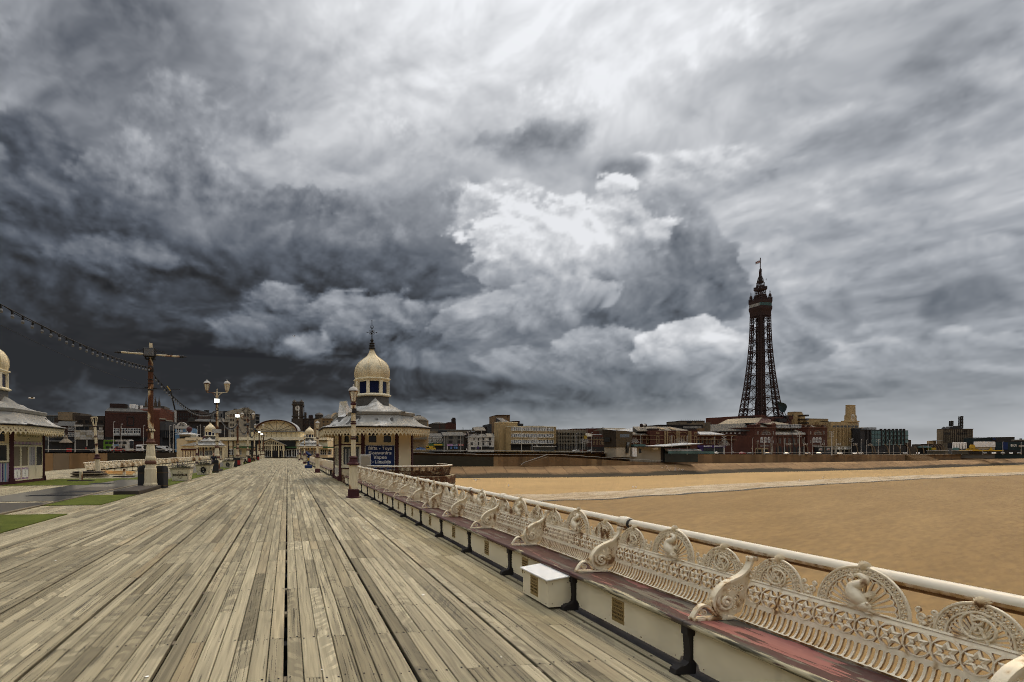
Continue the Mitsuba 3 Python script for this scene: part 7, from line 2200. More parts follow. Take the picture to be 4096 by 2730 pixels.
h.b('shop_sign', 1172, 1322, 632, 655, 'dwh', out=1.0); h.text('SALE SALE', 1180, 1318, 651, 17, 'red', 1.05); h.b('shop_sign', 1090, 1168, 632, 665, 'bulbglass', out=1.0); h.b('shop_sign', 1334, 1500, 618, 638, 'dwh', out=1.0); h.text('BINGO', 1370, 1470, 635, 14, 'bdk', 1.05); h.b('shop_front', 1090, 1500, 660, 700, 'black', out=.5)
h = House('brick_tower_block', 'tall blank brown tower rising behind the cream offices', 'C', 1118, 1332, 292)
h.b('wall', 1118, 1332, 160, 470, 'wallbrown2', deep=16, base=True, dirt=.5); h.b('coping', 1116, 1334, 155, 162, 'dbr', out=.2, deep=16.4); h.w(1288, 1302, 178, 192, 1, 1, 'black', 'black')
h.b('wall', 1180, 1270, 255, 470, 'wallbrown', out=4, deep=2)
h = House('cream_offices', 'cream four-storey offices with bands of white-framed windows', 'C', 1350, 2056, 255, 262)
h.b('wall', 1350, 2056, 342, 705, 'buff', deep=18, base=True, dirt=.22); h.b('coping', 1346, 2060, 334, 343, 'crl', out=.35, deep=18); h.b('wall', 1268, 1556, 262, 640, 'buff', out=-6, deep=26, dirt=.22, base=True); h.b('coping', 1266, 1558, 254, 263, 'crl', out=-5.7, deep=26)
for y0, y1 in ((352, 404), (453, 503), (551, 600)):
 h.b('band', 1374, 2012, y0 - 6, y0 - 1, 'crl', out=.25); h.b('band', 1374, 2012, y1 + 1, y1 + 6, 'crl', out=.3)
 for a, c in ((1388, 1504), (1520, 1634), (1650, 1760), (1776, 1888), (1902, 2010)):
  h.w(a, c, y0, y1, 4, 3, 'white', 'gdk', out=.2, fw=.17)
  h.b('mullion_panel', c + 2, min(c + 14, 2014), y0, y1, 'dwh', out=.2)
 h.w(1352, 1366, y0, y1, 1, 3, 'white', 'gdk', out=.1); h.b('mullion_panel', 1370, 1386, y0, y1, 'dwh', out=.2)
h.slope('roof_light', 1366, 1490, 252, 202, 6, 'dgr', start=9, x0t=1366, x1t=1468); h.b('plant_room', 1560, 1724, 274, 345, 'chr', out=-10, deep=18); h.b('plant_room', 1578, 1666, 232, 280, 'bdk', out=-10, deep=16)
for k in range(3):
 h.slope('roof_light', 1740 + 100 * k, 1830 + 100 * k, 338, 326, 4, 'slate', start=5)
for k in range(5):
 h.mast(1768 + 42 * k, 312, 336, .1, out=-8)
h.b('shop_front', 1350, 2056, 622, 705, 'black', out=.3); h.b('canopy', 1340, 2060, 614, 624, 'dbr', out=1.6)
for k in range(6):
 h.b('pier', 1640 + 60 * k, 1650 + 60 * k, 650, 700, 'stone', out=.5)
h = House('scaffolded_block', 'pale grid-fronted block behind scaffolding right of the cream offices', 'C', 2060, 2520, 262, 266)
h.b('wall', 2060, 2520, 396, 700, 'stone', deep=14, base=True, dirt=.5)
for y in (432, 488, 545):
 for k in range(6):
  h.w(2084 + 70 * k, 2130 + 70 * k, y, y + 40, 2, 1, 'dgr', 'black', out=.05)
m = MB('cnl', .3)
for k in range(19):
 s = h.s(2066 + 25 * k); m.bar((s, -1.3, -1), (s, -1.3, h.z(372 + 6 * (k % 3), s=s)), .10)
for y in (398, 424, 482, 540, 596):
 a, c = h.s(2062), h.s(2518); z = h.z(y, s=a); m.bar((a, -1.3, z), (c, -1.3, z), .12); m.box(a, c, -1.2, -.4, z - .45, z - .36)
h.p('scaffolding', m); h.b('banner', 2470, 2508, 480, 535, 'yellow', out=1.6); h.b('shop_front', 2060, 2520, 602, 700, 'chr', out=.4); h.text('FUN A CAFE', 2225, 2330, 637, 14, 'stone', .45)
h = House('long_red_block', 'long low red brick roofline behind the scaffolded block', 'D', -200, 690, 350)
h.b('wall', -200, 360, 265, 500, 'brickred', deep=20, base=True, dirt=.3); h.b('wall', 360, 520, 250, 500, 'brickred', out=2, deep=18, dirt=.3); h.b('wall', 520, 672, 246, 500, 'brickred', out=0, deep=18, dirt=.3); h.b('wall', 600, 640, 285, 400, 'bdk', out=3, deep=3)
h.b('coping', 186, 474, 252, 262, 'dbr', out=.3, deep=18)
for x in (475, 490, 640, 652):
 h.mast(x, 225, 250, .15)
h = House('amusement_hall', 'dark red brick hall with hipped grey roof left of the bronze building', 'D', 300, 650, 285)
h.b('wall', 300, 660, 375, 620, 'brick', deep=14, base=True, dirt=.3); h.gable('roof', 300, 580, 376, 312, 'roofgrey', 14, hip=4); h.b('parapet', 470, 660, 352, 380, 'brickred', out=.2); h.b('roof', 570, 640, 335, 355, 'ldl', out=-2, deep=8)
for x in (480, 532, 584, 620):
 h.w(x, x + 22, 392, 416, 1, 1, 'stone', 'gdk'); h.w(x, x + 22, 445, 505, 1, 2, 'snd', 'bdk')
h.b('string_course', 300, 660, 422, 428, 'snd', out=.15); h.b('shop_front', 300, 660, 540, 620, 'black', out=.3)
# bronze angular building on the promenade
t = thing('bronze_hall', 'angular bronze-clad building with pale stone base on the promenade', 'building')
def pt(x, y, c):
 u, v = 562.5 + x * .06375, 412.5 + y * .06375
 return (*at(u, c), hz(v, c))
A, Bq, Cq = 240, 232, 246
for nm, col, q in (('bronze_face', 'bronzedark', [(625, 268, A), (838, 278, Bq), (842, 545, Bq), (650, 545, A)]), ('bronze_face', 'bronze', [(838, 278, Bq), (1106, 300, Cq), (1072, 545, Cq), (842, 545, Bq)])):
 p = np.array([pt(*e) for e in q]); ctr = np.array([*at(562.5 + 850 * .06375, 262), 8.0])
 back = p + (ctr - p) * [.5, .5, 0]
 m = MB(col, .25); m.raw(np.vstack([p, back]), np.array([[3, 2, 1, 0], [4, 5, 6, 7], [0, 1, 5, 4], [1, 2, 6, 5], [2, 3, 7, 6], [3, 0, 4, 7]])); k = part(t, nm, m)
 wins = [(655, 395, 745, 460, A - 3)] if col == 'bronzedark' else [(903, 338, 1048, 388, 0), (1012, 468, 1050, 640, 0)]
 for x0, y0, x1, y1, _ in wins:
  f = lambda x: (A + (Bq - A) * (x - 625) / 213 if col == 'bronzedark' else Bq + (Cq - Bq) * (x - 838) / 268) - .35
  w_ = np.array([pt(x0, y0, f(x0)), pt(x1, y0, f(x1)), pt(x1 - (12 if y1 > 500 else 0), y1, f(x1)), pt(x0 - (12 if y1 > 500 else 0), y1, f(x0))])
  inn = w_ + (ctr - w_) * [.03, .03, 0]
  m = MB('gdk', .1); m.raw(np.vstack([w_, inn]), np.array([[3, 2, 1, 0], [4, 5, 6, 7], [0, 1, 5, 4], [1, 2, 6, 5], [2, 3, 7, 6], [3, 0, 4, 7]])); part(k, 'window', m, 'm_gloss')
m = MB('ldl', .3); p = np.array([pt(880, 283, 236), pt(1090, 245, 258), pt(1106, 298, Cq), pt(838, 278, Bq), pt(625, 268, A), pt(800, 268, 262)]); m.raw(p, np.array([[3, 2, 1], [3, 1, 0], [4, 3, 5], [3, 0, 5]])); part(t, 'roof', m)
for q in ([(652, 545, A + .5), (843, 545, Bq + .5), (846, 700, Bq + .5), (670, 700, A + .5)], [(843, 545, Bq + .5), (1062, 545, Cq), (1060, 700, Cq), (846, 700, Bq + .5)]):
 p = np.array([pt(*e) for e in q]); back = p + (ctr - p) * [.5, .5, 0]
 m = MB('cnl', .35); m.raw(np.vstack([p, back]), np.array([[3, 2, 1, 0], [4, 5, 6, 7], [0, 1, 5, 4], [1, 2, 6, 5], [2, 3, 7, 6], [3, 0, 4, 7]])); part(t, 'stone_base', m)
h = House('promenade_cafe', 'low cafe with long tilted canopy and glass front beside the bronze building', 'D', 1060, 2115, 247, 256)
h.b('wall', 1060, 1540, 545, 720, 'cnl', deep=10, base=True, dirt=.3); h.b('white_fin', 1062, 1130, 550, 690, 'white', out=1.5, deep=-1.0); h.b('balcony', 1088, 1262, 500, 532, 'teal', out=1.6, deep=4); h.b('balcony_slab', 1085, 1265, 530, 546, 'dst', out=1.8, deep=4)
for x in (1132, 1200):
 h.w(x, x + 30, 568, 634, 1, 1, 'black', 'black')
h.b('vent', 1410, 1478, 552, 582, 'white', out=.8)
s0, s1 = h.s(1270), h.s(2115)
m = MB('ldl', .2); za, zb_, zc_ = h.z(536, s=s0), h.z(540, x=1540), h.z(494, s=s1); sm_ = h.s(1540)
m.raw(np.array([(s0, -3, za), (sm_, -3, zb_), (s1, -3, zc_), (s0, 9, za + .4), (sm_, 9, zb_ + .4), (s1, 9, zc_ + .4), (s0, -3, za + .35), (sm_, -3, zb_ + .35), (s1, -3, zc_ + .35), (s0, 9, za + .75), (sm_, 9, zb_ + .75), (s1, 9, zc_ + .75)]), np.array([[0, 1, 7, 6], [1, 2, 8, 7], [6, 7, 10, 9], [7, 8, 11, 10], [3, 4, 1, 0], [4, 5, 2, 1], [2, 5, 11, 8], [0, 6, 9, 3]])); h.p('canopy', m)
h.b('glass_front', 1590, 2110, 572, 700, 'tealdark', out=.5, deep=8, mat='m_gloss', base=True); h.b('wall', 1540, 1600, 545, 700, 'black', out=.0, deep=6, base=True); h.b('soffit', 1600, 2000, 520, 556, 'black', out=0, deep=7)
for k in range(8):
 h.slope('roof_panel', 1594 + 65 * k, 1652 + 65 * k, 586, 570, 3, 'ldl', start=-2.6)
 h.b('mullion', 1594 + 65 * k, 1600 + 65 * k, 586, 640, 'black', out=.7)
h.b('glass_screen', 1580, 2300, 608, 645, 'teal', out=3.0, deep=-2.9, mat='m_gloss')
# the long brick amusement palace
h = House('amusement_palace', 'long red brick amusement palace with sandstone arches and grey roof', 'D', 1100, 2960, 305, 318)
BR = 'brickred'
h.b('wall', 1100, 1380, 345, 640, BR, deep=16, base=True, dirt=.25); h.b('wall', 1350, 2095, 285, 640, BR, out=1.2, deep=16, base=True, dirt=.25); h.b('wall', 2095, 2960, 360, 640, BR, deep=16, base=True, dirt=.25)
h.slope('roof', 1200, 2080, 284, 222, 9, 'roofgrey', start=1.5, x0t=1290, x1t=1900); h.slope('roof', 1100, 1340, 345, 305, 6, 'roofgrey'); h.slope('roof', 2160, 2560, 345, 302, 6, 'ldl', x0t=2230, x1t=2460); h.b('parapet', 2095, 2660, 345, 362, BR, out=.1)
h.gable('roof_gable', 740, 1100, 275, 232, 'roofgrey', 16, over=0); h.b('wall', 740, 1100, 272, 420, 'dst', out=-3, deep=10)
for a in (1602, 1770):
 m = MB('snd', .3); s = h.s(a + 40); w_ = (h.s(a + 90) - h.s(a)) / 2; z0, z1 = h.z(262, s=s), h.z(222, s=s)
 m.raw(np.array([(s - w_, 2.5, z0), (s + w_, 2.5, z0), (s, 6, z1), (s, 9, z1)]), np.array([[0, 1, 2], [1, 3, 2], [3, 0, 2]])); h.p('roof_vent', m)
h.b('parapet', 1375, 1505, 250, 280, 'bdk', out=.6, deep=3); h.b('parapet', 2020, 2088, 262, 286, 'bdk', out=.6, deep=3)
for a in (1570, 1604, 1755, 1785, 1940, 1966):
 h.b('pilaster', a, a + 20, 290, 520, 'snd', out=1.7, deep=-1.1, dirt=.3)
for a, c in ((1618, 1742), (1800, 1926)):
 s0, s1 = h.s(a), h.s(c); mid = (s0 + s1) / 2; r_ = (s1 - s0) / 2; zz = h.z(345, s=mid)
 m = MB('snd', .3); g = affinity.scale(Point(mid, zz).buffer(r_, 10), 1, .55).intersection(sbox(s0, zz, s1, zz + 20)); m.prism(g.difference(affinity.scale(g, .92, .88, origin=(mid, zz))), 1.2, 1.5, M=XZ); h.p('arch', m)
 for j in range(3):
  x = a + 4 + j * (c - a - 8) / 3
  h.w(x, x + 30, 368, 498, 1, 1, 'snd', BR, out=1.45, fw=.3)
for x0, x1, y0, y1 in ((1452, 1486, 310, 336), (1452, 1486, 372, 488), (2040, 2076, 315, 340), (2040, 2074, 375, 488)):
 h.w(x0, x1, y0, y1, 1, 1, 'snd', BR, out=1.45, fw=.3)
for x in (1135, 1228, 1315, 1362):
 h.w(x, x + 28, 385, 408, 1, 1, 'snd', 'gdk', fw=.3); h.w(x, x + 28, 432, 486, 1, 1, 'snd', 'bdk', fw=.3)
for x in (2120, 2186, 2250):
 h.w(x, x + 22, 388, 412, 1, 1, 'snd', 'gdk', fw=.25)
for x in (2120, 2184, 2250, 2296, 2430, 2560):
 h.w(x, x + 24, 432, 486, 1, 1, 'snd', 'gdk', fw=.25)
s0, s1 = h.s(2290), h.s(2420); mid = (s0 + s1) / 2; zz = h.z(440, s=mid); g = affinity.scale(Point(mid, zz).buffer((s1 - s0) / 2, 10), 1, .6).intersection(sbox(s0, zz, s1, zz + 20)); m = MB('snd', .3); m.prism(g.difference(affinity.scale(g, .9, .85, origin=(mid, zz))), 0, .3, M=XZ); h.p('arch', m)
h.w(2330, 2392, 412, 495, 2, 1, 'snd', BR, out=.3, fw=.3)
for a, c in ((1100, 1560), (1990, 2700)):
 h.b('string_course', a, c, 426, 432, 'snd', out=1.4 if a < 2100 else .2); h.b('string_course', a, c, 362, 367, 'snd', out=1.4 if a < 2100 else .2)
h.b('shop_fascia', 2090, 2520, 516, 548, 'purple', out=1.6, label='purple fascia with lit white lettering'); k = h.text('BLACKPOOL', 2183, 2312, 540, 20, out=1.66); h.text('AMUSEMENTS', 2340, 2472, 540, 20, out=1.66)
h.b('shop_front', 2175, 2500, 550, 650, 'gdk', out=1.2, mat='m_gloss'); h.b('pier', 2120, 2176, 550, 650, 'purple', out=1.5)
for k in range(7):
 h.b('mullion', 2190 + 45 * k, 2195 + 45 * k, 550, 640, 'dgr', out=1.35)
s = h.s(1380); z = h.z(196, s=s); r_ = h.z(166, s=s) - z
for e, nm in ((-1, 'cable_drum_end'), (1, 'cable_drum_end')):
 m = MB('bdk', .3); m.lathe([(0, 0), (r_ * 1.02, 0), (r_ * 1.02, .5), (0, .5)], 16, M=np.array([[0, 0, 1, s + e * r_ * 1.15 - .25], [1, 0, 0, 6], [0, 1, 0, z], [0, 0, 0, 1.0]])); part(h.t, nm, m, M=h.M)
m = MB('dwh', .5); m.lathe([(r_ * .75, 0), (r_ * .75, r_ * 2.3)], 12, M=np.array([[0, 0, 1, s - r_ * 1.15], [1, 0, 0, 6], [0, 1, 0, z], [0, 0, 0, 1.0]])); h.p('rope_drum', m)
h = House('concrete_carpark', 'flat concrete blocks with railings on the roofline left of the tower', 'D', 1500, 2420, 350)
h.b('wall', 1500, 2200, 205, 400, 'chr', deep=20, base=True); h.b('wall', 1850, 2230, 140, 210, 'cnc', deep=16); h.b('wall', 2230, 2400, 150, 260, 'stone', out=-5, deep=16, base=True); h.b('roof_edge', 1848, 2232, 128, 142, 'dst', out=.3, deep=16); h.b('roof_edge', 1505, 2200, 192, 208, 'black', out=.5, deep=18)
for x0, x1, y0, y1 in ((1958, 2025, 138, 166), (2074, 2092, 132, 160)):
 h.w(x0, x1, y0, y1, 1, 1, 'black', 'black')
for k in range(22):
 h.b('balustrade', 1890 + 13 * k, 1897 + 13 * k, 215, 248, 'dwh', out=.4, deep=-.2)
for k in range(12):
 h.mast(1880 + 30 * k, 112, 130, .1)
h.b('wall', 2100, 2180, 250, 310, 'wallbrown', out=3, deep=3)

# ---------------------------------------------------------------- the tower and the buildings at its foot
h = House('tower_building', 'red brick and terracotta pavilion building with grey roofs at the foot of the iron tower', 'E', 1010, 2150, 345, 372)
BR = 'brickred'
h.b('wall', 1340, 1850, 540, 860, BR, deep=30, base=True, dirt=.3)
for x0, x1 in ((1015, 1342), (1842, 2152)):
 h.b('corner_pavilion', x0, x1, 432, 860, BR, out=1.6, deep=22, base=True, dirt=.3)
 h.b('cornice', x0 - 6, x1 + 6, 428, 442, 'trc', out=2.2, deep=22); h.b('cornice', x0 - 4, x1 + 4, 545, 556, 'trc', out=2.0, deep=-1.5); h.b('cornice', x0 - 4, x1 + 4, 690, 700, 'trc', out=2.0, deep=-1.5)
for a, c, y0, y1, pil in ((1104, 1258, 472, 545, 0), (1924, 2062, 482, 548, 0)):
 s0, s1 = h.s(a), h.s(c)
 h.w(a, c, y0, y1, 7, 2, 'dwh', 'bulbglass', out=1.9, arch=True)
 m = MB('trc', .4); zz = h.z(y1, s=(s0 + s1) / 2); r_ = (s1 - s0) / 2; g = affinity.scale(Point((s0 + s1) / 2, zz).buffer(r_ * 1.14, 12), 1, (h.z(y0, s=s0) - zz) / r_).intersection(sbox(s0 - 3, zz, s1 + 3, zz + 30)); g2 = affinity.scale(Point((s0 + s1) / 2, zz).buffer(r_, 12), 1, (h.z(y0, s=s0) - zz) / r_)
 m.prism(g.difference(g2), 1.6, 2.1, M=XZ); h.p('arch', m)
for x in (1104, 1160, 1216, 1922, 1970, 2018):
 h.w(x, x + 34, 580, 668, 2, 4, 'white', 'bulbglass', out=1.85, arch=True)
for x in (1056, 1298, 1880, 2094):
 h.w(x, x + 12, 488, 540, 1, 1, 'dwh', 'lead', out=1.75); h.w(x, x + 12, 630, 680, 1, 1, 'dwh', 'lead', out=1.75)
for x0 in (1104, 1924):
 for k in range(7):
  h.w(x0 + 20 * k, x0 + 20 * k + 12, 702, 730, 1, 1, 'dwh', 'ggr', out=1.75)
# turrets and roof of the left pavilion
for x0, x1 in ((1022, 1104), (1268, 1345), (1842, 1915), (2066, 2140)):
 top = 360 if x0 < 1500 else 388
 h.b('turret', x0 + 6, x1 - 6, top + 25, 440, BR, out=1.9, deep=4); s0, s1 = h.s(x0), h.s(x1); zz = h.z(top + 30, s=s0)
 if x0 < 1500:
  m = MB('trc', .4); m.prism(Polygon([(s0, zz), (s0 + .3 * (s1 - s0), h.z(top + 10, s=s0)), ((s0 + s1) / 2, h.z(top - 6, s=s0)), (s1 - .3 * (s1 - s0), h.z(top + 10, s=s0)), (s1, zz)]), 1.0, 2.2, M=XZ); h.p('turret_gable', m)
  h.w((x0 + x1) / 2 - 9, (x0 + x1) / 2 + 9, 398, 418, 1, 1, 'trc', 'ggr', out=2.05)
 else:
  h.b('turret_cap', x0, x1, top, top + 12, 'trc', out=2.2, deep=4)
  h.w((x0 + x1) / 2 - 6, (x0 + x1) / 2 + 6, 402, 432, 1, 1, 'dwh', 'lead', out=2.05)
h.slope('roof', 1090, 1280, 430, 365, 5, 'roofgrey', start=0); h.slope('roof', 1905, 2075, 440, 392, 5, 'roofgrey', start=0); h.b('roof_parapet', 1090, 1290, 355, 372, 'slate', out=-4, deep=8)
# middle range: glazed upper storeys with lean-to roofs
h.slope('lower_roof', 1345, 1842, 510, 462, 5, 'roofgrey', start=.2); h.b('glazing', 1345, 1842, 514, 541, 'dwh', out=.5, deep=.3)
for k in range(22):
 h.w(1350 + 22 * k, 1368 + 22 * k, 516, 540, 2, 1, 'white', 'lead', out=.7)
h.b('upper_storey', 1340, 1786, 378, 445, BR, out=-5, deep=18); h.b('balcony_rail', 1340, 1790, 440, 462, 'bdk', out=-4.4, deep=4.7); h.slope('upper_roof', 1330, 1786, 378, 338, 8, 'roofbuff', start=4.2, x0t=1265, x1t=1700)
for k in range(11):
 h.w(1346 + 40 * k, 1382 + 40 * k, 382, 438, 3, 2, 'white', 'gdk', out=-4.7)
for k, x in enumerate((1355, 1430, 1506, 1580, 1655, 1722, 1792)):
 for j in range(2):
  h.w(x + 19 * j, x + 15 + 19 * j, 604, 680, 1, 2, 'stone', 'gdk', out=.12, arch=True)
 h.b('pilaster', x - 16, x - 8, 545, 700, 'trc', out=.25)
 s0, s1 = h.s(x - 8), h.s(x + 46); mid = (s0 + s1) / 2; z0 = h.z(860, s=mid); zz = h.z(765, s=mid); r_ = (s1 - s0) / 2
 m = MB('black', .2); m.prism(unary_union([sbox(s0, -3, s1, zz), Point(mid, zz).buffer(r_, 8)]), -.05, .15, M=XZ); h.p('arched_doorway', m)
h.b('string_course', 1345, 1842, 556, 566, 'trc', out=.35); h.b('string_course', 1345, 1842, 585, 592, 'bdk', out=.2); h.text('THE BLACKPOOL TOWER', 1510, 1705, 696, 13, 'cnl', .4)
h.b('porch', 1945, 2165, 740, 860, 'chr', out=4.0, deep=-1); h.b('porch_cornice', 1940, 2168, 732, 740, 'dwh', out=4.3, deep=-1); h.b('poster', 1955, 2006, 758, 790, 'dwh', out=4.15, deep=-4); h.b('poster', 2078, 2126, 756, 788, 'dwh', out=4.15, deep=-4)
for x0, x1 in ((1960, 2002), (2082, 2122)):
 h.text('OPEN', x0 + 4, x1 - 4, 779, 10, 'red', 4.2)
# the long side range running back on the left
h2 = House('tower_building', 'long dark brick flank of the tower building with big grey and buff roofs', 'E', 262, 1012, 369, 346)
h2.b('wall', 262, 1012, 482, 860, 'brick', deep=30, base=True, dirt=.35)
h2.slope('lower_roof', 205, 1012, 486, 372, 9, 'slate', start=-.6, x0t=270, x1t=1000); h2.slope('upper_roof', 330, 990, 392, 290, 14, 'roofbuff', start=9, x0t=430, x1t=975); h2.b('ridge', 428, 990, 282, 296, 'dst', out=-22, deep=30)
m = MB('brickred', .3); a, b_, c_ = h2.s(870), h2.s(985), h2.s(1195); m.raw(np.array([(a, 12, h2.z(362, s=a)), (b_, 22, h2.z(270, s=b_)), (c_, 14, h2.z(352, s=b_)), (h2.s(1120), 22, h2.z(285, s=b_))]), np.array([[0, 2, 3], [0, 3, 1]])); h2.p('gable', m)
for k in range(8):
 h2.mast(455 + 30 * k, 252, 284, .14, out=-24)
h2.b('plant_room', 610, 800, 245, 284, 'dst', out=-24, deep=30); h2.b('plant_room', 700, 830, 236, 250, 'bdk', out=-24, deep=30)
for k in range(6):
 x = 470 + 66 * k
 h2.w(x, x + 10, 512, 528, 1, 1, 'white', 'bulbglass', out=.15); h2.w(x + 16, x + 26, 512, 528, 1, 1, 'white', 'bulbglass', out=.15)
for k in range(6):
 h2.w(885 + 20 * k, 899 + 20 * k, 510, 528, 1, 1, 'bdk', 'black', out=.1, arch=True)
for y in (600, 712):
 for k in range(6):
  h2.w(640 + 62 * k, 664 + 62 * k, y, y + 38 - (y > 700) * 16, 2, 1, 'bdk' if y < 700 else 'dwh', 'gdk', out=.12)
h2.b('string_course', 300, 1012, 545, 552, 'bdk', out=.25); h2.b('string_course', 300, 1012, 685, 695, 'trc', out=.3)
for k in range(6):
 x = 640 + 106 * k
 h2.b('shop_front', x + 14, x + 92, 772, 860, 'black', out=.5); h2.b('shop_pier', x, x + 16, 755, 860, 'snd', out=1.0); h2.b('shop_fascia', x + 10, x + 96, 752, 772, 'snd', out=1.0)
h2.b('wall', 560, 640, 735, 860, 'chr', out=.4)
# brick block that the tower's legs rise from
h3 = House('tower_building', 'dark red brick roof block between the legs of the iron tower', 'E', 1150, 1680, 372, 386)
h3.b('wall', 1150, 1225, 232, 420, BR, deep=40, dirt=.3, base=True); h3.b('wall', 1225, 1480, 262, 420, BR, out=-1, deep=40, dirt=.3, base=True); h3.b('wall', 1480, 1680, 268, 420, BR, out=-2, deep=30, base=True); h3.b('wall', 1585, 1680, 245, 300, BR, out=-1, deep=22); h3.b('coping', 1583, 1683, 240, 248, 'dst', out=-.6, deep=22)
h3.b('plant_room', 1395, 1510, 292, 345, 'chr', out=2, deep=4); h3.b('plant_room', 1235, 1420, 252, 275, 'grey', out=-6, deep=16); h3.b('plant_room', 1560, 1600, 250, 280, 'black', out=-.5, deep=6); h3.mast(1677, 225, 250, .5)
for k in range(7):
 h3.b('pilaster', 1160 + 70 * k, 1168 + 70 * k, 285, 340, 'bdk', out=.3)

# ---- the iron tower
TC = 392.0
tp = at(687.5 + 1143 * .06375, TC)
tang_ = math.atan2(.60, .80)
TR = move(*tp, 0, math.radians(3))
RED = 'towerred'
t = thing('iron_tower', 'tall dark red iron lattice tower with crow-nest top and flag on the seafront', 'tower')
px = .60 * TC / FPX
def tz(v):
 return hz(np.interp(v, [246, 255.2, 260.8, 269.4, 277.4, 279, 284, 290, 293, 298.6, 303.6, 307, 313, 325, 470], [257.7, 268.4, 273.4, 281.8, 289, 290.6, 295.2, 298.6, 300.1, 303.6, 307.4, 309.7, 316, 325, 470]), TC)
# half width across the view of the four legs, by picture row
# measured: base 42 px wide at row 415, 23 px below the cab
PRO_V = np.array([430, 415, 400, 385, 370, 355, 340, 325, 312.5]); PRO_W = np.array([25.4, 22.0, 19.1, 16.4, 14.2, 12.4, 11.1, 10.5, 10.3]) * px / 1.06
PRO_Z = np.array([tz(v) for v in PRO_V])
def half(z):
 return np.interp(z, PRO_Z, PRO_W)
Zlv = np.linspace(PRO_Z[0], PRO_Z[-1], 23)
for sx in (-1, 1):
 for sy in (-1, 1):
  m = MB(RED, .2)
  for a, b_ in zip(Zlv[:-1], Zlv[1:]):
   def corner(z, i, j):
    w = half(z); lw = w * .40 * (1 - .12 * (z - Zlv[0]) / (Zlv[-1] - Zlv[0]))
    return np.array([sx * (w - (lw if i else 0)), sy * (w - (lw if j else 0)), z])
   th = .56 - .22 * (a - Zlv[0]) / (Zlv[-1] - Zlv[0])
   for i in (0, 1):
    for j in (0, 1):
     m.bar(corner(a, i, j), corner(b_, i, j), th)
   n = 2
   for q in range(n):
    z0, z1 = a + (b_ - a) * q / n, a + (b_ - a) * (q + 1) / n
    for (i0, j0, i1, j1) in ((0, 0, 1, 0), (0, 0, 0, 1), (1, 1, 0, 1), (1, 1, 1, 0)):
     m.bar(corner(z0, i0, j0), corner(z1, i1, j1), th * .5); m.bar(corner(z0, i1, j1), corner(z1, i0, j0), th * .5)
   for (i0, j0, i1, j1) in ((0, 0, 1, 0), (0, 0, 0, 1), (1, 1, 0, 1), (1, 1, 1, 0)):
    m.bar(corner(b_, i0, j0), corner(b_, i1, j1), th * .6)
  part(t, 'leg', m, M=TR)
m = MB(RED, .2)
for k, z in enumerate(np.linspace(Zlv[0] + 6, Zlv[-1] - 2, 10)):
 w = half(z) * .98
 for s in (-1, 1):
  for dz in (0, 1.6):
   m.bar((-w, s * w, z + dz), (w, s * w, z + dz), .36); m.bar((s * w, -w, z + dz), (s * w, w, z + dz), .36)
  n = 8
  for q in range(n):
   a0, a1 = -w + 2 * w * q / n, -w + 2 * w * (q + 1) / n
   m.bar((a0, s * w, z + (0 if q % 2 else 1.6)), (a1, s * w, z + (1.6 if q % 2 else 0)), .22); m.bar((s * w, a0, z + (0 if q % 2 else 1.6)), (s * w, a1, z + (1.6 if q % 2 else 0)), .22)
part(t, 'cross_girder', m, M=TR)
m = MB(RED, .2)
zz = np.linspace(Zlv[0], Zlv[-1], 11)
for a, b_ in zip(zz[:-1], zz[1:]):
 wa, wb = half(a) * .6, half(b_) * .6
 for s in (-1, 1):
  for e in (-1, 1):
   m.bar((-wa * e, s * half(a), a), (wb * e, s * half(b_), b_), .20); m.bar((s * half(a), -wa * e, a), (s * half(b_), wb * e, b_), .20)
part(t, 'wind_brace', m, M=TR)
m = MB(RED, .2)
for sx in (-1, 1):
 for sy in (-1, 1):
  m.bar((sx * 1.9, sy * 1.9, Zlv[0]), (sx * 1.5, sy * 1.5, Zlv[-1]), .6)
for a, b_ in zip(np.linspace(Zlv[0], Zlv[-1], 45)[:-1], np.linspace(Zlv[0], Zlv[-1], 45)[1:]):
 for s in (-1, 1):
  m.bar((-1.6, s * 1.7, a), (1.6, s * 1.7, b_), .26); m.bar((1.6, s * 1.7, a), (-1.6, s * 1.7, b_), .26); m.bar((s * 1.7, -1.6, a), (s * 1.7, 1.6, b_), .26); m.box(-1.8, 1.8, s * 1.7 - .15, s * 1.7 + .15, b_ - .2, b_ + .2)
m.box(-.55, .55, -.7, .7, Zlv[0], Zlv[-1])
part(t, 'lift_shaft', m, M=TR)
m = MB('grey', .3)                                                           # scaffold tower inside, low down
z1 = tz(385)
for s in (-1, 1):
 for q in (2.6, 4.6):
  for e in (-1, 1):
   m.bar((s * q, e * 2, PRO_Z[0]), (s * q, e * 2, z1), .14)
 for z in np.arange(PRO_Z[0], z1, 2.2):
  m.bar((s * 2.6, -2, z), (s * 4.6, -2, z), .18); m.bar((s * 2.6, 2, z), (s * 4.6, 2, z), .18)
part(t, 'scaffolding', m, M=TR)
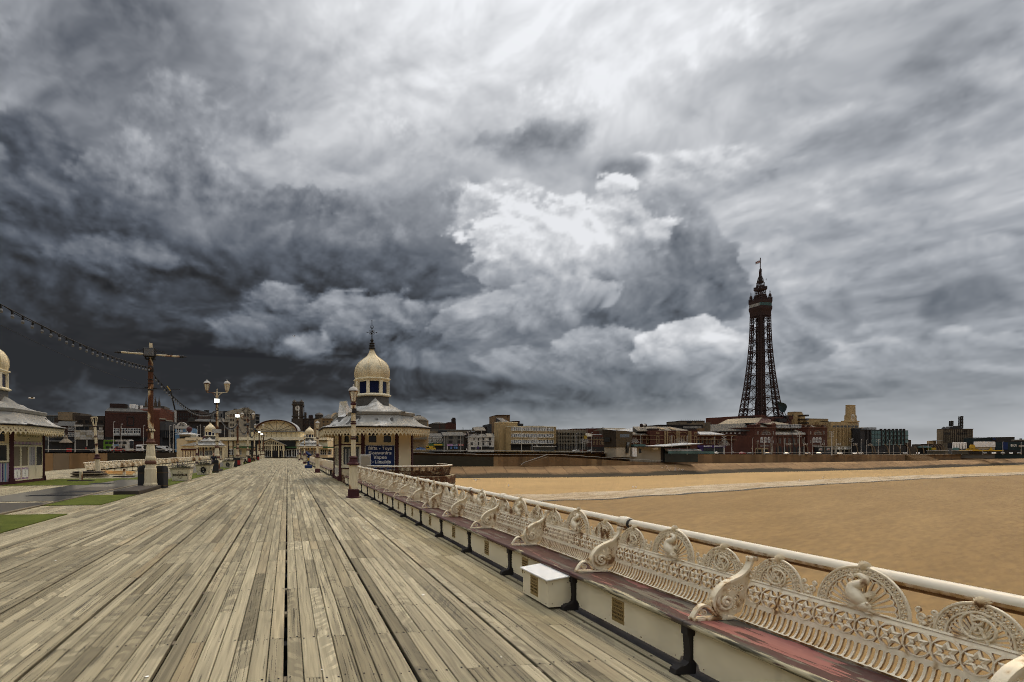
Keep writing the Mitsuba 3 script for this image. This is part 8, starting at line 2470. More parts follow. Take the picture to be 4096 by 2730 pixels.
# the cab
def sq(m, prof, **k):
 m.lathe([(r * math.sqrt(2), z) for r, z in prof], 4, a0=PI / 4, smooth=1, **k)
W0 = half(PRO_Z[-1])
m = MB(RED, .2); sq(m, [(W0, tz(313)), (W0 * 1.04, tz(310)), (W0 * 1.14, tz(307)), (W0 * 1.145, tz(303.6)), (0, tz(303.6))]); k = part(t, 'lookout_floor', m, M=TR)
m = MB(RED, .2); sq(m, [(W0 * 1.10, tz(303.6)), (W0 * 1.10, tz(301)), (W0 * 1.10, tz(299)), (W0 * 1.12, tz(298.6)), (W0 * 1.12, tz(294.5)), (W0 * .80, tz(293)), (0, tz(293))]); k = part(t, 'lookout_cabin', m, M=TR)
for a in range(4):
 for q in range(9):
  c, s_ = math.cos(a * PI / 2), math.sin(a * PI / 2)
  x0 = (-1 + 2 * (q + .12) / 9) * W0 * 1.08; x1 = (-1 + 2 * (q + .88) / 9) * W0 * 1.08
  m = MB('bulbglass' if (a in (2, 3)) and q < 8 else 'teal', .1); yy = -W0 * 1.105
  p = np.array([(x0, yy, tz(303)), (x1, yy, tz(303)), (x1, yy, tz(299.2)), (x0, yy, tz(299.2))]); p2 = p + [0, .3, 0]
  v = np.vstack([p, p2]); v = np.stack([v[:, 0] * c - v[:, 1] * s_, v[:, 0] * s_ + v[:, 1] * c, v[:, 2]], 1)
  m.raw(v, np.array([[0, 1, 2, 3], [3, 2, 6, 7], [0, 4, 5, 1], [0, 3, 7, 4], [1, 5, 6, 2]])); part(k, 'window', m, 'm_gloss', M=TR)
def cage(name, w, v0, v1, bars=5, th=.30, parent=None):
 m = MB(RED, .2); z0, z1 = tz(v0), tz(v1)
 for s in (-1, 1):
  for q in range(bars + 1):
   a = -w + 2 * w * q / bars
   m.bar((a, s * w, z0), (a, s * w, z1), th); m.bar((s * w, a, z0), (s * w, a, z1), th)
  for z in (z0 + .2, (z0 + z1) / 2, z1 - .2):
   m.bar((-w, s * w, z), (w, s * w, z), th); m.bar((s * w, -w, z), (s * w, w, z), th)
  for q in range(bars):
   a, b_ = -w + 2 * w * q / bars, -w + 2 * w * (q + 1) / bars
   m.bar((a, s * w, z0), (b_, s * w, z1), th * .7); m.bar((s * w, a, z0), (s * w, b_, z1), th * .7)
 return part(t, name, m, M=TR)
cage('railing', W0 * 1.08, 294.5, 290.5, 9, .24); cage('upper_stage', W0 * .62, 293, 286, 5, .32)
m = MB(RED, .2); sq(m, [(W0 * .60, tz(290)), (W0 * .60, tz(284.6)), (W0 * .64, tz(284)), (0, tz(284))]); part(t, 'upper_cabin', m, M=TR)
cage('upper_stage', W0 * .52, 284, 279, 3, .24)
m = MB(RED, .2); sq(m, [(W0 * .56, tz(279.2)), (W0 * .66, tz(278.4)), (W0 * .66, tz(277.4)), (0, tz(277.4))]); part(t, 'gallery', m, M=TR)
cage('railing', W0 * .64, 277.4, 275, 7, .2); cage('crown_stage', W0 * .40, 277.4, 270.4, 3, .22)
m = MB(RED, .2); m.lathe([(W0 * .42, tz(270.8)), (W0 * .50, tz(270)), (W0 * .46, tz(269.4)), (0, tz(269.4))], 8); part(t, 'crown_eave', m, M=TR)
m = MB('dbr', .2)
prof = [(.45, 269.4), (.42, 268), (.36, 266.4), (.26, 264.8), (.15, 263.2), (.08, 261.6), (.10, 260.8)]
for q in range(10):
 a = q * PI / 5
 m.tube([(W0 * r * math.cos(a), W0 * r * math.sin(a), tz(v)) for r, v in prof], .22, 4)
for r, v in prof:
 m.tube([(W0 * r * math.cos(a), W0 * r * math.sin(a), tz(v)) for a in np.linspace(0, 2 * PI, 17)], .16, 4)
part(t, 'crown_dome', m, M=TR)
m = MB(RED, .2); m.lathe([(W0 * .10, tz(261)), (W0 * .2, tz(260.2)), (W0 * .2, tz(258.6)), (W0 * .17, tz(258.6)), (0, tz(258.6))], 10)
for q in range(6):
 a = q * PI / 3; m.tube([(W0 * .19 * math.cos(a) * k_, W0 * .19 * math.sin(a) * k_, tz(v)) for k_, v in ((1, 258.6), (1.02, 257.4), (.75, 256.2), (.1, 255.2))], .16, 4)
m.bar((0, 0, tz(262)), (0, 0, tz(246)), .42); m.bar((0, 0, tz(270)), (0, 0, tz(260)), 1.2); part(t, 'flag_mast', m, M=TR)
# flag, streaming to the left
m = MB('navy', .1)
g = np.array([[(-x * 4.4, .25 * math.sin(x * 6), tz(248.2) - 2.0 * y - 1.5 * x ** 1.3) for x in np.linspace(0, 1, 9)] for y in (0, .2, .4, .6, .8, 1.0)])
v, f = grid(g[..., 0], g[..., 1], g[..., 2]); v2 = v + [0, .05, 0]
m.raw(v, f, smooth=50); m.raw(v, f[:, ::-1], smooth=50)
def onflag(x0, x1, y0, y1, col, off, slant=0):
 xs = np.linspace(x0, x1, 6); w_ = .09
 for side in (-1, 1):
  a = np.array([(-x * 4.4, .25 * math.sin(x * 6) + side * off, tz(248.2) - 2.0 * (y0 + (y1 - y0) * i / 5 + e) - 1.5 * x ** 1.3) for e in (-w_, w_) for i, x in enumerate(xs)]).reshape(2, 6, 3)
  vv, ff = grid(a[..., 0], a[..., 1], a[..., 2]); m.raw(vv, ff, col=col)
for c_, o in (('white', .06), ('red', .09)):
 onflag(0.02, .98, .5, .5, c_, o)
onflag(.05, .95, .08, .92, 'white', .05); onflag(.05, .95, .92, .08, 'white', .05)
part(t, 'flag', m, M=TR)
for sx in (-1, 1):
 for sy in (-1, 1):
  m = MB(RED, .2); cx, cy = sx * W0 * .92, sy * W0 * .92
  for q in range(6):
   a = q * PI / 3; m.bar((cx + 0.8 * math.cos(a), cy + 0.8 * math.sin(a), tz(294)), (cx + 0.8 * math.cos(a), cy + 0.8 * math.sin(a), tz(287)), .28)
  for v_ in (290.5, 287):
   m.tube([(cx + 0.8 * math.cos(a), cy + 0.8 * math.sin(a), tz(v_)) for a in np.linspace(0, 2 * PI, 9)], .2, 4)
  m.lathe([(.95, tz(287)), (.88, tz(285.5)), (.6, tz(283.9)), (.24, tz(283)), (.18, tz(282)), (.3, tz(281.4)), (.1, tz(280.6)), (0, tz(279))], 8, cx, cy); part(t, 'corner_turret', m, M=TR)
  m = MB(RED, .2); cx, cy = sx * W0 * 1.12, sy * W0 * 1.12; m.bar((cx, cy, tz(298)), (cx, cy, tz(290)), .35); m.lathe([(.5, tz(291.6)), (.1, tz(290)), (0, tz(288.6))], 6, cx, cy); part(t, 'pinnacle', m, M=TR)
m = MB('black', .1)
for v_, x0, x1 in ((276, -.62, -.98), (278.8, -.62, -1.0), (267.5, .46, .75), (260, -.2, -.38)):
 m.bar((W0 * x0, -W0 * .5, tz(v_)), (W0 * x1, -W0 * .5, tz(v_)), .14); m.bar((W0 * x1, -W0 * .5, tz(v_ - 1)), (W0 * x1, -W0 * .5, tz(v_ + 1)), .14)
part(t, 'aerial', m, M=TR)

# swaying leaf-shaped sculpture on the promenade
c = 312
def sp(x, y):
 return np.array([*at(687.5 + x * .06375, c), hz(400 + y * .06375, c)])
t = thing('leaf_sculpture', 'dark leaf-shaped sculpture on a long bent stem against the tower', 'sculpture')
m = MB('chr', .15)
st = smooth_path([sp(1668, 840), sp(1655, 640), sp(1630, 470), sp(1595, 345), sp(1555, 258), sp(1515, 188)], 24); m.tube(st, np.linspace(.28, .16, 24), 6); part(t, 'stem', m)
m = MB('tealdark', .2)
ax0, ax1 = sp(1518, 190), sp(1408, 34); ax = ax1 - ax0; L_ = np.linalg.norm(ax); ax /= L_
sd = np.array([RT[0], RT[1], 0]); sd = sd - ax * (sd @ ax); sd /= np.linalg.norm(sd); nn = np.cross(ax, sd)
rows_ = []
for q in np.linspace(0, 1, 12):
 w_ = 2.55 * math.sin(PI * min(1, q * 1.02) ** .72) ** .8 if 0 < q < 1 else .06
 rows_.append([ax0 + ax * (L_ * q) + sd * (w_ * s_ + .9 * math.sin(PI * q)) + nn * (.7 * (1 - s_ ** 2)) for s_ in np.linspace(-1, 1, 7)])
g = np.array(rows_); v, f = grid(g[..., 0], g[..., 1], g[..., 2]); m.raw(v, f, smooth=50); m.raw(v - nn * .25, f[:, ::-1], smooth=50); part(t, 'leaf', m)

# ---- art deco store with its clock tower
h = House('art_deco_store', 'buff art deco store with tall fins and a clock tower right of the brick pavilions', 'F', 135, 830, 386, 399)
BF = 'buff'
h.b('wall', 135, 795, 520, 1100, BF, deep=13, dirt=.35, base=True); h.b('wall', 150, 832, 655, 1085, BF, out=1.2, deep=4, dirt=.35); h.b('parapet', 540, 790, 490, 522, BF, out=.6, deep=12, dirt=.35)
h.b('canopy', 158, 836, 1082, 1112, 'cnl', out=2.2, deep=3); h.b('fascia', 158, 836, 1112, 1172, 'cnl', out=1.8, deep=3, dirt=.4)
h.b('shop_front', 150, 830, 1172, 1260, 'black', out=1.2, base=True)
for a, c_ in ((232, 324), (382, 662), (722, 808)):
 s0, s1 = h.s(a), h.s(c_); z0, z1 = h.z(1150, s=s0), h.z(1120, s=s0); m = MB('wpr', .1); m.prism(sbox(s0, z0, s1, z1).buffer(.2, 4), 1.8, 2.0, M=XZ); h.p('name_plate', m)
h.text('THE ALBERT AND THE LION', 418, 632, 1144, 17, 'black', 2.05); h.text('FOOD', 252, 310, 1143, 12, 'black', 2.05); h.text('DRINK', 738, 796, 1142, 12, 'black', 2.05)
for k in range(7):
 x = 205 + 86.5 * k
 for j in range(2):
  h.w(x + 37 * j, x + 37 * j + 30, 655, 1075, 1, 7, 'dbr', 'gdk', out=1.15)
  h.w(x - 18 + 36 * j, x - 18 + 36 * j + 28, 600, 645, 1, 1, 'dbr', 'gdk', out=.08)
 h.b('fin', x - 24, x - 4, 648, 1080, BF, out=2.1, deep=1)
 h.b('fin', x + 31, x + 36, 660, 1075, 'snd', out=1.7, deep=1)
h.b('fin', 205 + 86.5 * 7 - 24, 205 + 86.5 * 7 + 4, 648, 1080, BF, out=2.1, deep=1)
for k in range(6):
 h.b('shop_pier', 170 + 110 * k, 186 + 110 * k, 1172, 1260, 'cnl', out=1.7)
# clock tower, stepped in
s0, s1 = h.s(618), h.s(765); w = s1 - s0; mid = (s0 + s1) / 2
def step(name, f, v0, v1, yb, f2=None):
 m = MB(BF, .4); f2 = f2 or f; z0, z1 = h.z(v0, s=mid), h.z(v1, s=mid)
 m.raw(np.array([(mid + a * w / 2 * f, yb + w * .18 + b_ * w * .18 * f, z0) for a, b_ in ((-1, -1), (1, -1), (1, 1), (-1, 1))] + [(mid + a * w / 2 * f2, yb + w * .18 + b_ * w * .18 * f2, z1) for a, b_ in ((-1, -1), (1, -1), (1, 1), (-1, 1))]), np.array([[3, 2, 1, 0], [4, 5, 6, 7], [0, 1, 5, 4], [1, 2, 6, 5], [2, 3, 7, 6], [3, 0, 4, 7]]))
 return part(h.t, name, m, M=h.M)
step('tower_base', 1.32, 530, 462, 1.0, 1.18); k = step('tower_stage', 1.16, 470, 362, 1.0); step('tower_stage', 1.06, 364, 345, 1.0); step('tower_shaft', .97, 350, 118, 1.0, .92); step('tower_cap', .99, 122, 114, 1.0)
m = MB('wpr', .1); c0, z0 = h.s(683), h.z(412, s=mid); yy = 1.0 + w * .18 * (1 - 1.16) - .08
for q in range(12):
 a = q * PI / 6; m.bar((c0 + 1.7 * math.cos(a), yy, z0 + 1.7 * math.sin(a)), (c0 + 2.6 * math.cos(a), yy, z0 + 2.6 * math.sin(a)), .32)
m.bar((c0, yy, z0), (c0 + 1.0, yy, z0 + 1.1), .3, col='dwh'); m.bar((c0, yy, z0), (c0 - 1.4, yy, z0 + .7), .26, col='dwh'); part(k, 'clock_face', m, M=h.M)
h2 = House('art_deco_store', 'buff side blocks of the store rising behind the right brick pavilion', 'E', 1680, 2275, 388, 402)
h2.b('wall', 2065, 2275, 345, 860, BF, deep=22, base=True, dirt=.35); h2.b('wall', 1680, 1820, 245, 700, 'wallbrown3', out=-8, deep=30, base=True, dirt=.35); h2.b('wall', 1818, 1934, 182, 700, BF, out=-6, deep=30, base=True, dirt=.35); h2.b('wall', 1934, 1956, 200, 700, BF, out=-6, deep=30, dirt=.35); h2.b('wall', 1956, 2032, 245, 700, BF, out=-8, deep=26, dirt=.35)
h2.b('coping', 1816, 1936, 175, 184, 'cnl', out=-5.6, deep=30); h2.b('wall', 1950, 2275, 295, 700, BF, out=-3, deep=26, dirt=.35); h2.b('coping', 1948, 2277, 288, 297, 'cnl', out=-2.7, deep=26)
for y in (230, 292, 348):
 h2.w(1868, 1904, y, y + 24, 2, 1, 'dst', 'gdk', out=-5.8)
for x, y, w_, hh in ((2170, 402, 10, 30), (2184, 402, 10, 30), (2198, 402, 10, 30), (2168, 470, 10, 26), (2184, 470, 10, 26), (2198, 470, 10, 26), (2218, 470, 28, 26), (2182, 525, 10, 30), (2215, 665, 16, 14), (2150, 330, 40, 14), (2175, 330, 40, 14)):
 h2.w(x, x + w_, y, y + hh, 1, 1, 'dst', 'gdk', out=.08 if y > 345 else -2.9)

# ---- black glass offices
h = House('glass_offices', 'black steel and green glass office building with cross-braced bays', 'F', 832, 1945, 385, 400)
h.b('wall', 832, 1870, 712, 1260, 'chr', deep=24, base=True, dirt=.1); h.b('parapet', 832, 1945, 704, 716, 'black', out=.3, deep=24); h.b('plant_room', 850, 1010, 660, 706, 'chr', out=-4, deep=16); h.b('plant_room', 900, 1220, 655, 706, 'lead', out=-6, deep=14); h.b('plant_room', 1220, 1402, 634, 706, 'ldl', out=-5, deep=14)
h.b('curtain_glazing', 1070, 1290, 722, 1080, 'teal', out=.4, deep=.2, mat='m_gloss', dirt=.2); h.b('corner_glass', 1862, 1945, 720, 1010, 'teal', out=.3, deep=20, mat='m_gloss', dirt=.2)
for y in (818, 912, 1010):
 h.b('floor_line', 1066, 1945, y, y + 10, 'black', out=.5)
for k in range(6):
 h.b('glazing_mullion', 1072 + 36 * k, 1077 + 36 * k, 722, 1080, 'tealdark', out=.55)
for x in (965, 1055, 1310, 1408, 1502, 1594, 1680, 1772, 1850):
 h.b('steel_column', x - 9, x + 11, 678 if x > 1300 else 695, 1060, 'black', out=.7, deep=.5, dirt=.1)
for k, x in enumerate((1322, 1418, 1512, 1602, 1690, 1784)):
 h.b('bay_glass', x, x + 74, 720, 1060, 'teal', out=.3, deep=.1, mat='m_gloss', dirt=.2)
 s0, s1 = h.s(x), h.s(x + 74); m = MB('black', .1)
 for y0, y1 in ((720, 820), (830, 915), (930, 1040)):
  za, zb_ = h.z(y1, s=s0), h.z(y0, s=s0)
  m.bar((s0, -.5, za), ((s0 + s1) / 2, -.5, zb_), .16); m.bar((s1, -.5, za), ((s0 + s1) / 2, -.5, zb_), .16)
 h.p('cross_brace', m)
h.b('rail', 1300, 1890, 684, 690, 'lead', out=-.5, deep=.7); h.b('annexe', 1945, 2025, 940, 1260, 'dbr', deep=10, base=True); h.b('shop_front', 1060, 1870, 1080, 1260, 'black', out=.8, dirt=.1); h.b('shop_sign', 1310, 1368, 1150, 1200, 'dgr', out=.95)
h.b('annexe', 780, 1035, 1142, 1250, 'chr', out=9, deep=-3)

# ---- the far right
h = House('low_station', 'low dark buildings with green awnings between the glass offices and the concrete block', 'G', -220, 420, 430)
h.b('wall', -160, 60, 930, 1150, 'dst', deep=12, base=True); h.b('wall', 60, 420, 925, 1150, 'dbr', deep=12, base=True); h.b('wall', 360, 430, 850, 1150, 'snd', out=-5, deep=10, base=True); h.gable('roof', 355, 435, 852, 838, 'slate', 8); h.b('wall', -220, -90, 980, 1150, 'dst', deep=8, base=True)
for k in range(4):
 h.slope('awning', -170 + 62 * k, -118 + 62 * k, 1002, 985, 3, 'teal', start=-3)
h.b('hoarding', 35, 200, 1015, 1065, 'yellow', out=2.0); h.b('hoarding', 35, 90, 1016, 1064, 'lime', out=2.1); h.b('shop_front', -160, 420, 1080, 1140, 'black', out=.5)
for x in (-60, 20, 130):
 h.w(x, x + 50, 960, 975, 3, 1, 'dwh', 'gdk')
h = House('police_block', 'ribbed brown concrete block with two lattice masts on its roof', 'G', 430, 1140, 455)
h.b('wall', 430, 1140, 572, 1150, 'stone', deep=30, base=True, dirt=.5)
for k in range(14):
 h.b('rib', 440 + 50 * k, 448 + 50 * k, 580, 900, 'dst', out=.5)
for x in (452, 502, 556, 756, 808, 862, 910, 962, 1078):
 h.w(x, x + 26, 655 if x < 1000 else 712, 702 if x < 1000 else 745, 1, 1, 'dst', 'black', out=.2)
for k in range(3):
 h.b('window', 905 + 30 * k, 925 + 30 * k, 590, 640, 'dbr', out=.2)
h.b('parapet', 428, 1142, 566, 578, 'dst', out=.3, deep=30); s = h.s(525); m = MB('chr', .2); m.lathe([(h.s(575) - s, h.z(572, s=s)), (h.s(560) - s, h.z(545, s=s)), (.5, h.z(518, s=s)), (0, h.z(510, s=s))], 8, s, 2.5); h.p('roof_cone', m)
s0, s1 = h.s(590), h.s(925); m = MB('chr', .2); m.prism(Polygon([(s0, h.z(574, s=s0)), (h.s(640), h.z(510, s=s0)), (h.s(800), h.z(506, s=s0)), (h.s(810), h.z(492, s=s0)), (h.s(850), h.z(492, s=s0)), (h.s(855), h.z(504, s=s0)), (h.s(890), h.z(508, s=s0)), (s1, h.z(566, s=s0))]), -4.5, -1, M=XZ); h.p('plant_roof', m)
for x, y0, y1, w_ in ((700, 375, 500, 44), (928, 268, 555, 50)):
 s = h.s(x); hw = w_ / 2 * h.k * 455 / FPX; z0, z1 = h.z(y1, s=s), h.z(y0, s=s); m = MB('black', .1); n = 9 if y0 > 300 else 16
 for a in (-1, 1):
  for b_ in (-1, 1):
   m.bar((s + a * hw, 2.6 + b_ * hw, z0), (s + a * hw * .9, 2.6 + b_ * hw * .9, z1), .3)
 for q in range(n):
  za, zb_ = z0 + (z1 - z0) * q / n, z0 + (z1 - z0) * (q + 1) / n
  for b_ in (-1, 1):
   m.bar((s - hw, 2.6 + b_ * hw, za), (s + hw, 2.6 + b_ * hw, zb_), .28); m.bar((s + hw, 2.6 + b_ * hw, za), (s - hw, 2.6 + b_ * hw, zb_), .28)
  if q % 2:
   m.box(s - hw * 1.3, s + hw * 1.3, 1.4, 1.8, zb_ - .3, zb_ + .3)
 h.p('lattice_mast', m)
h = House('blue_hangar', 'long dark blue flat-roofed hall behind white arched frontage at far right', 'G', 1020, 2125, 440, 430)
h.b('wall', 1020, 1585, 785, 1150, 'tealdark', deep=25, base=True); h.b('wall', 1585, 2125, 768, 1150, 'chr', out=.3, deep=25, base=True); h.b('roof_edge', 1018, 2128, 764, 772, 'grey', out=.5, deep=25); h.b('sign_panel', 1600, 1665, 782, 832, 'signblue', out=.6)
h = House('arched_arcade', 'white looped arcade front with yellow arched sign at far right', 'G', 650, 1660, 415, 405)
h.b('wall', 640, 1660, 1020, 1150, 'grey', deep=6, base=True); h.b('wall', 640, 1660, 900, 1020, 'black', out=-1, deep=6)
def loop(a, c_, y0, y1):
 s0, s1 = h.s(a), h.s(c_); m = MB('white', .15); z0, z1 = h.z(y1, s=s0), h.z(y0, s=s0); r_ = (s1 - s0) / 2 * .72; mid = (s0 + s1) / 2
 pts_ = [(s0, z0), (mid - r_, z1 - r_)] + [(mid + r_ * math.cos(q), z1 - r_ + r_ * math.sin(q)) for q in np.linspace(PI, 0, 7)] + [(s1, z0)]
 m.prism(LineString(pts_).buffer(.32), 0, .5, M=XZ); h.p('white_loop', m)
for k in range(5):
 loop(656 + 67 * k, 706 + 67 * k, 890, 1030)
for k in range(14):
 loop(1165 + 35 * k, 1196 + 35 * k, 880, 990)
h.b('loop_sill', 1165, 1660, 988, 998, 'white', out=.6); h.b('pier_band', 1180, 1660, 1000, 1060, 'cnl', out=.2)
s0, s1 = h.s(935), h.s(1262); mid = (s0 + s1) / 2; zz = h.z(1092, s=mid); m = MB('yellow', .3)
m.prism(unary_union([affinity.scale(Point(mid, zz).buffer((s1 - s0) / 2, 12), 1, .62).intersection(sbox(s0, zz, s1, zz + 30)), affinity.scale(Point(mid, zz + 3.3).buffer(1.7, 8), 1, 1.0)]), .8, 1.4, M=XZ); k = h.p('arched_sign', m); h.text('GOLDEN MILE', 975, 1245, 1055, 24, 'gold', 1.45, k)
s0, s1 = h.s(1490), h.s(1600); mid = (s0 + s1) / 2; zz = h.z(1075, s=mid); m = MB('yellow', .3); m.prism(Polygon([(s0, zz), (mid, h.z(1005, s=mid)), (s1, zz)]), .8, 1.3, M=XZ); h.p('gable_sign', m)
h.b('yellow_fascia', 790, 1850, 1070, 1096, 'yellow', out=1.0, deep=.2); h.b('shop_front', 640, 1850, 1096, 1160, 'black', out=.9); h.b('shop_sign', 650, 790, 1020, 1068, 'teal', out=1.2)
h = House('sea_centre', 'dark blue sea life hall with white lettering at the right edge', 'G', 1660, 2460, 410, 400)
h.b('wall', 1660, 2460, 880, 1160, 'tealdark', deep=20, base=True); h.b('blue_panel', 1830, 1965, 885, 1060, 'signblue', out=.3); h.text('SEA LIFE', 2036, 2176, 985, 54, 'wpr', .2); h.b('shop_sign', 2216, 2346, 950, 1000, 'grey', out=.8); h.text('CASINO', 2225, 2338, 985, 22, 'wpr', .85)
h.b('wall', 2150, 2460, 835, 885, 'dbr', out=-3, deep=14); h.b('coping', 2148, 2462, 822, 838, 'cnl', out=-2.8, deep=14); h.b('shop_front', 1660, 2460, 1075, 1160, 'black', out=.6); h.b('plant_room', 2310, 2360, 790, 826, 'chr', out=-5, deep=4)

# ---------------------------------------------------------------- street furniture, vehicles and people on the promenade
def ground_z(u):
 return zprom(u)

_grp = {}

def nth(label, group):
 if not group:
  return label
 _grp[group] = _grp.get(group, 0) + 1
 return f"{ORD[_grp[group]] if _grp[group] > 1 else 'first'} {label}, from the left"

def pole(label, sheet, x, y_top, c, y_bot=None, arm=0, cat='street lamp', group='white lamp columns along the promenade', col='dwh', w=.11, heads=0):
 u0, v0, k = SHEET[sheet]
 u = u0 + x * k; p = at(u, c); zt = hz(v0 + y_top * k, c); zb = ground_z(u)
 t = thing('street_lamp', nth(label, group), cat, group)
 m = MB(col, .25); m.lathe([(w * 1.5, zb - .3), (w * 1.5, zb + .3 * (zt - zb)), (w, zb + .31 * (zt - zb)), (w * .8, zt)], 8, *p); part(t, 'column', m)
 m = MB('ldl', .1)
 if heads:
  for q in range(heads):
   for s in (-1, 1):
    z = zt - .8 - 1.3 * q
    m.bar((*p, z), (p[0] + RT[0] * s * .9, p[1] + RT[1] * s * .9, z + .45), .1); m.sphere((p[0] + RT[0] * s * 1.05, p[1] + RT[1] * s * 1.05, z + .55), .22, 1)
 else:
  m.bar((*p, zt), (p[0] + RT[0] * arm, p[1] + RT[1] * arm, zt + .12), .16); m.sphere((p[0] + RT[0] * arm, p[1] + RT[1] * arm, zt + .08), .18, 1, (1.4, 1.4, .7))
 part(t, 'head', m)

for x, y, c in ((170, 690, 175), (590, 505, 190), (1190, 503, 178), (1312, 540, 182), (1665, 557, 190), (2075, 558, 180), (2130, 548, 174)):
 pole('white lamp column left of the pier', 'A', x, y, c, arm=.35, group='lamp columns left of the pier')
for x, y in ((155, 420), (203, 398), (262, 418), (580, 408), (672, 440)):
 pole('plain white mast before the dark hall behind the pier head', 'B', x, y, 195, arm=.0, group='white masts behind the pier head')
for x, y, c in ((300, 468, 240), (560, 468, 240), (688, 420, 238), (884, 385, 235), (1512, 420, 238), (1756, 410, 238)):
 pole('white lamp column right of the kiosk', 'C', x, y, c, arm=.3, group='lamp columns between kiosk and bronze building')
pole('black lamp column in front of the cream offices', 'C', 1921, 500, 238, col='black', arm=.0, group=None)
for x, y in ((212, 330), (317, 430), (458, 315), (1228, 350), (1705, 370), (1955, 372)):
 pole('white lamp column near the bronze building', 'D', x, y, 252, arm=.3, group='lamp columns near the bronze building')
for x, y in ((420, 585), (695, 570), (1022, 598), (1325, 582), (1525, 612), (1828, 598), (1962, 610)):
 pole('white lamp column before the tower building', 'E', x, y, 300, arm=.3, group='lamp columns before the tower building')
for x, y, lab in ((573, 565, 'white lamp column with clustered lamps by the purple amusements sign'), (1205, 580, 'white lamp column with clustered lamps before the left brick pavilion'), (1757, 490, 'tallest white lamp column with clustered lamps before the tower building'), (2262, 490, 'white lamp column with clustered lamps before the buff store corner')):
 pole(lab, 'E', x, y, 296, heads=3, group=None, w=.2)
for x, y in ((260, 925), (618, 905), (850, 925), (980, 945), (1252, 920), (1515, 950), (1612, 1060), (1772, 1050), (1938, 1000)):
 pole('lamp column before the glass offices', 'F', x, y, 330, arm=.3, heads=2 if x in (618, 1252) else 0, group='lamp columns before the glass offices')
for x, y in ((82, 850), (865, 1060), (1375, 1060), (1850, 880), (2285, 885)):
 pole('lamp column at the far right before the arcades', 'G', x, y, 380, arm=.3, group='lamp columns at far right')

def curved(label, sheet, x0, y0, x1, y1, c, group, heads=True):
 u0, v0, k = SHEET[sheet]
 P = lambda x, y: np.array([*at(u0 + x * k, c), hz(v0 + y * k, c)])
 a, b = P(x0, y0), P(x1, y1)
 mid = (a + b) / 2 + np.array([0, 0, .16 * (b[2] - a[2])]) - (b - a) * np.array([.18, .18, 0])
 t = thing('curved_lamp', nth(label, group), 'street lamp', group)
 m = MB('stone', .3); pth = smooth_path([a, (a + mid) / 2 - (b - a) * [.05, .05, 0], mid, (mid + b) / 2 + [0, 0, .03 * (b[2] - a[2])], b], 14); m.tube(pth, np.linspace(.30, .14, 14), 6); part(t, 'column', m)
 if heads:
  m = MB('dwh', .2)
  for s in (-1, 0, 1):
   for e in (0, 1):
    q = b + np.array([RT[0], RT[1], 0]) * (s * 1.1) + [0, 0, .4 - e * .8 - abs(s) * .2]
    m.bar(b - [0, 0, .5], q, .08); m.sphere(q, .22, 1)
  part(t, 'lamp_cluster', m)

for x0, y0, x1, y1 in ((1100, 835, 1088, 645), (1312, 835, 1296, 680), (1340, 835, 1320, 690), (1425, 830, 1412, 680), (1618, 830, 1590, 690), (1890, 830, 1850, 690), (2155, 825, 2118, 690)):
 curved('leaning curved lamp column before the tower building', 'E', x0, y0, x1, y1, 306, 'curved lamp columns before the tower building', heads=x0 > 1600)
for x0, y0, x1, y1, hd in ((385, 1250, 325, 1035, 1), (770, 1250, 710, 1040, 1), (1125, 1250, 1060, 1050, 1), (1185, 1250, 1075, 1045, 0), (1500, 1250, 1395, 1038, 0), (1780, 1250, 1665, 1035, 0), (2005, 1300, 1890, 1035, 0), (2180, 1260, 2110, 1090, 0), (2330, 1250, 2250, 1060, 0)):
 curved('leaning curved lamp column before the glass offices', 'F', x0, y0, x1, y1, 318, 'curved lamp columns before the glass offices', heads=bool(hd))
for k in range(4):
 curved('leaning curved lamp column left of the looped arcade', 'G', 290 + 62 * k, 1130, 180 + 65 * k, 925, 372, 'curved lamp columns at far right', heads=False)

# firework-like light features
for sheet, x, y, r, c, lab in (('D', 345, 480, 95, 262, 'fan of thin lighting rods left of the bronze building'), ('D', 1120, 480, 90, 262, 'fan of thin lighting rods right of the bronze building'), ('D', 1840, 495, 110, 266, 'fan of thin lighting rods before the brick palace arches'), ('E', 570, 720, 100, 300, 'fan of thin lighting rods beside the purple amusements'), ('C', 1680, 560, 80, 240, 'fan of thin lighting rods before the cream offices'), ('C', 800, 520, 90, 246, 'fan of thin lighting rods before the white pub')):
 u0, v0, k = SHEET[sheet]; t = thing('light_feature', lab, 'light feature'); m = MB('dwh', .1); r_ = r * k * c / FPX
 o = np.array([*at(u0 + x * k, c), hz(v0 + y * k, c)])
 for q in range(17):
  a = PI * (.06 + .88 * q / 16); pr = [o + np.array([RT[0] * math.cos(a) * s, RT[1] * math.cos(a) * s, math.sin(a) * s * .95 - .14 * r_ * (s / r_) ** 2 * abs(math.cos(a))]) for s in np.linspace(.25 * r_, r_, 5)]
  m.tube(pr, .045, 3)
 part(t, 'rods', m); m = MB('dwh', .2); m.lathe([(.12, ground_z(u0 + x * k)), (.09, o[2] + .3 * r_)], 6, o[0], o[1]); part(t, 'column', m)

# ---- vehicles
def wheel(t, M, x, y, r=.33, w=.22):
 m = MB('rubber', .1); m.lathe([(r * .55, -w / 2), (r, -w / 2), (r, w / 2), (r * .55, w / 2)], 14, M=M @ np.array([[1, 0, 0, x], [0, 0, 1, y], [0, 1, 0, r], [0, 0, 0, 1.0]]), smooth=30)
 k = part(t, 'wheel', m)
 m = MB('lead', .1); m.lathe([(0, -w * .52), (r * .56, -w * .5), (r * .56, w * .5), (0, w * .52)], 10, M=M @ np.array([[1, 0, 0, x], [0, 0, 1, y], [0, 1, 0, r], [0, 0, 0, 1.0]])); part(k, 'rim', m)

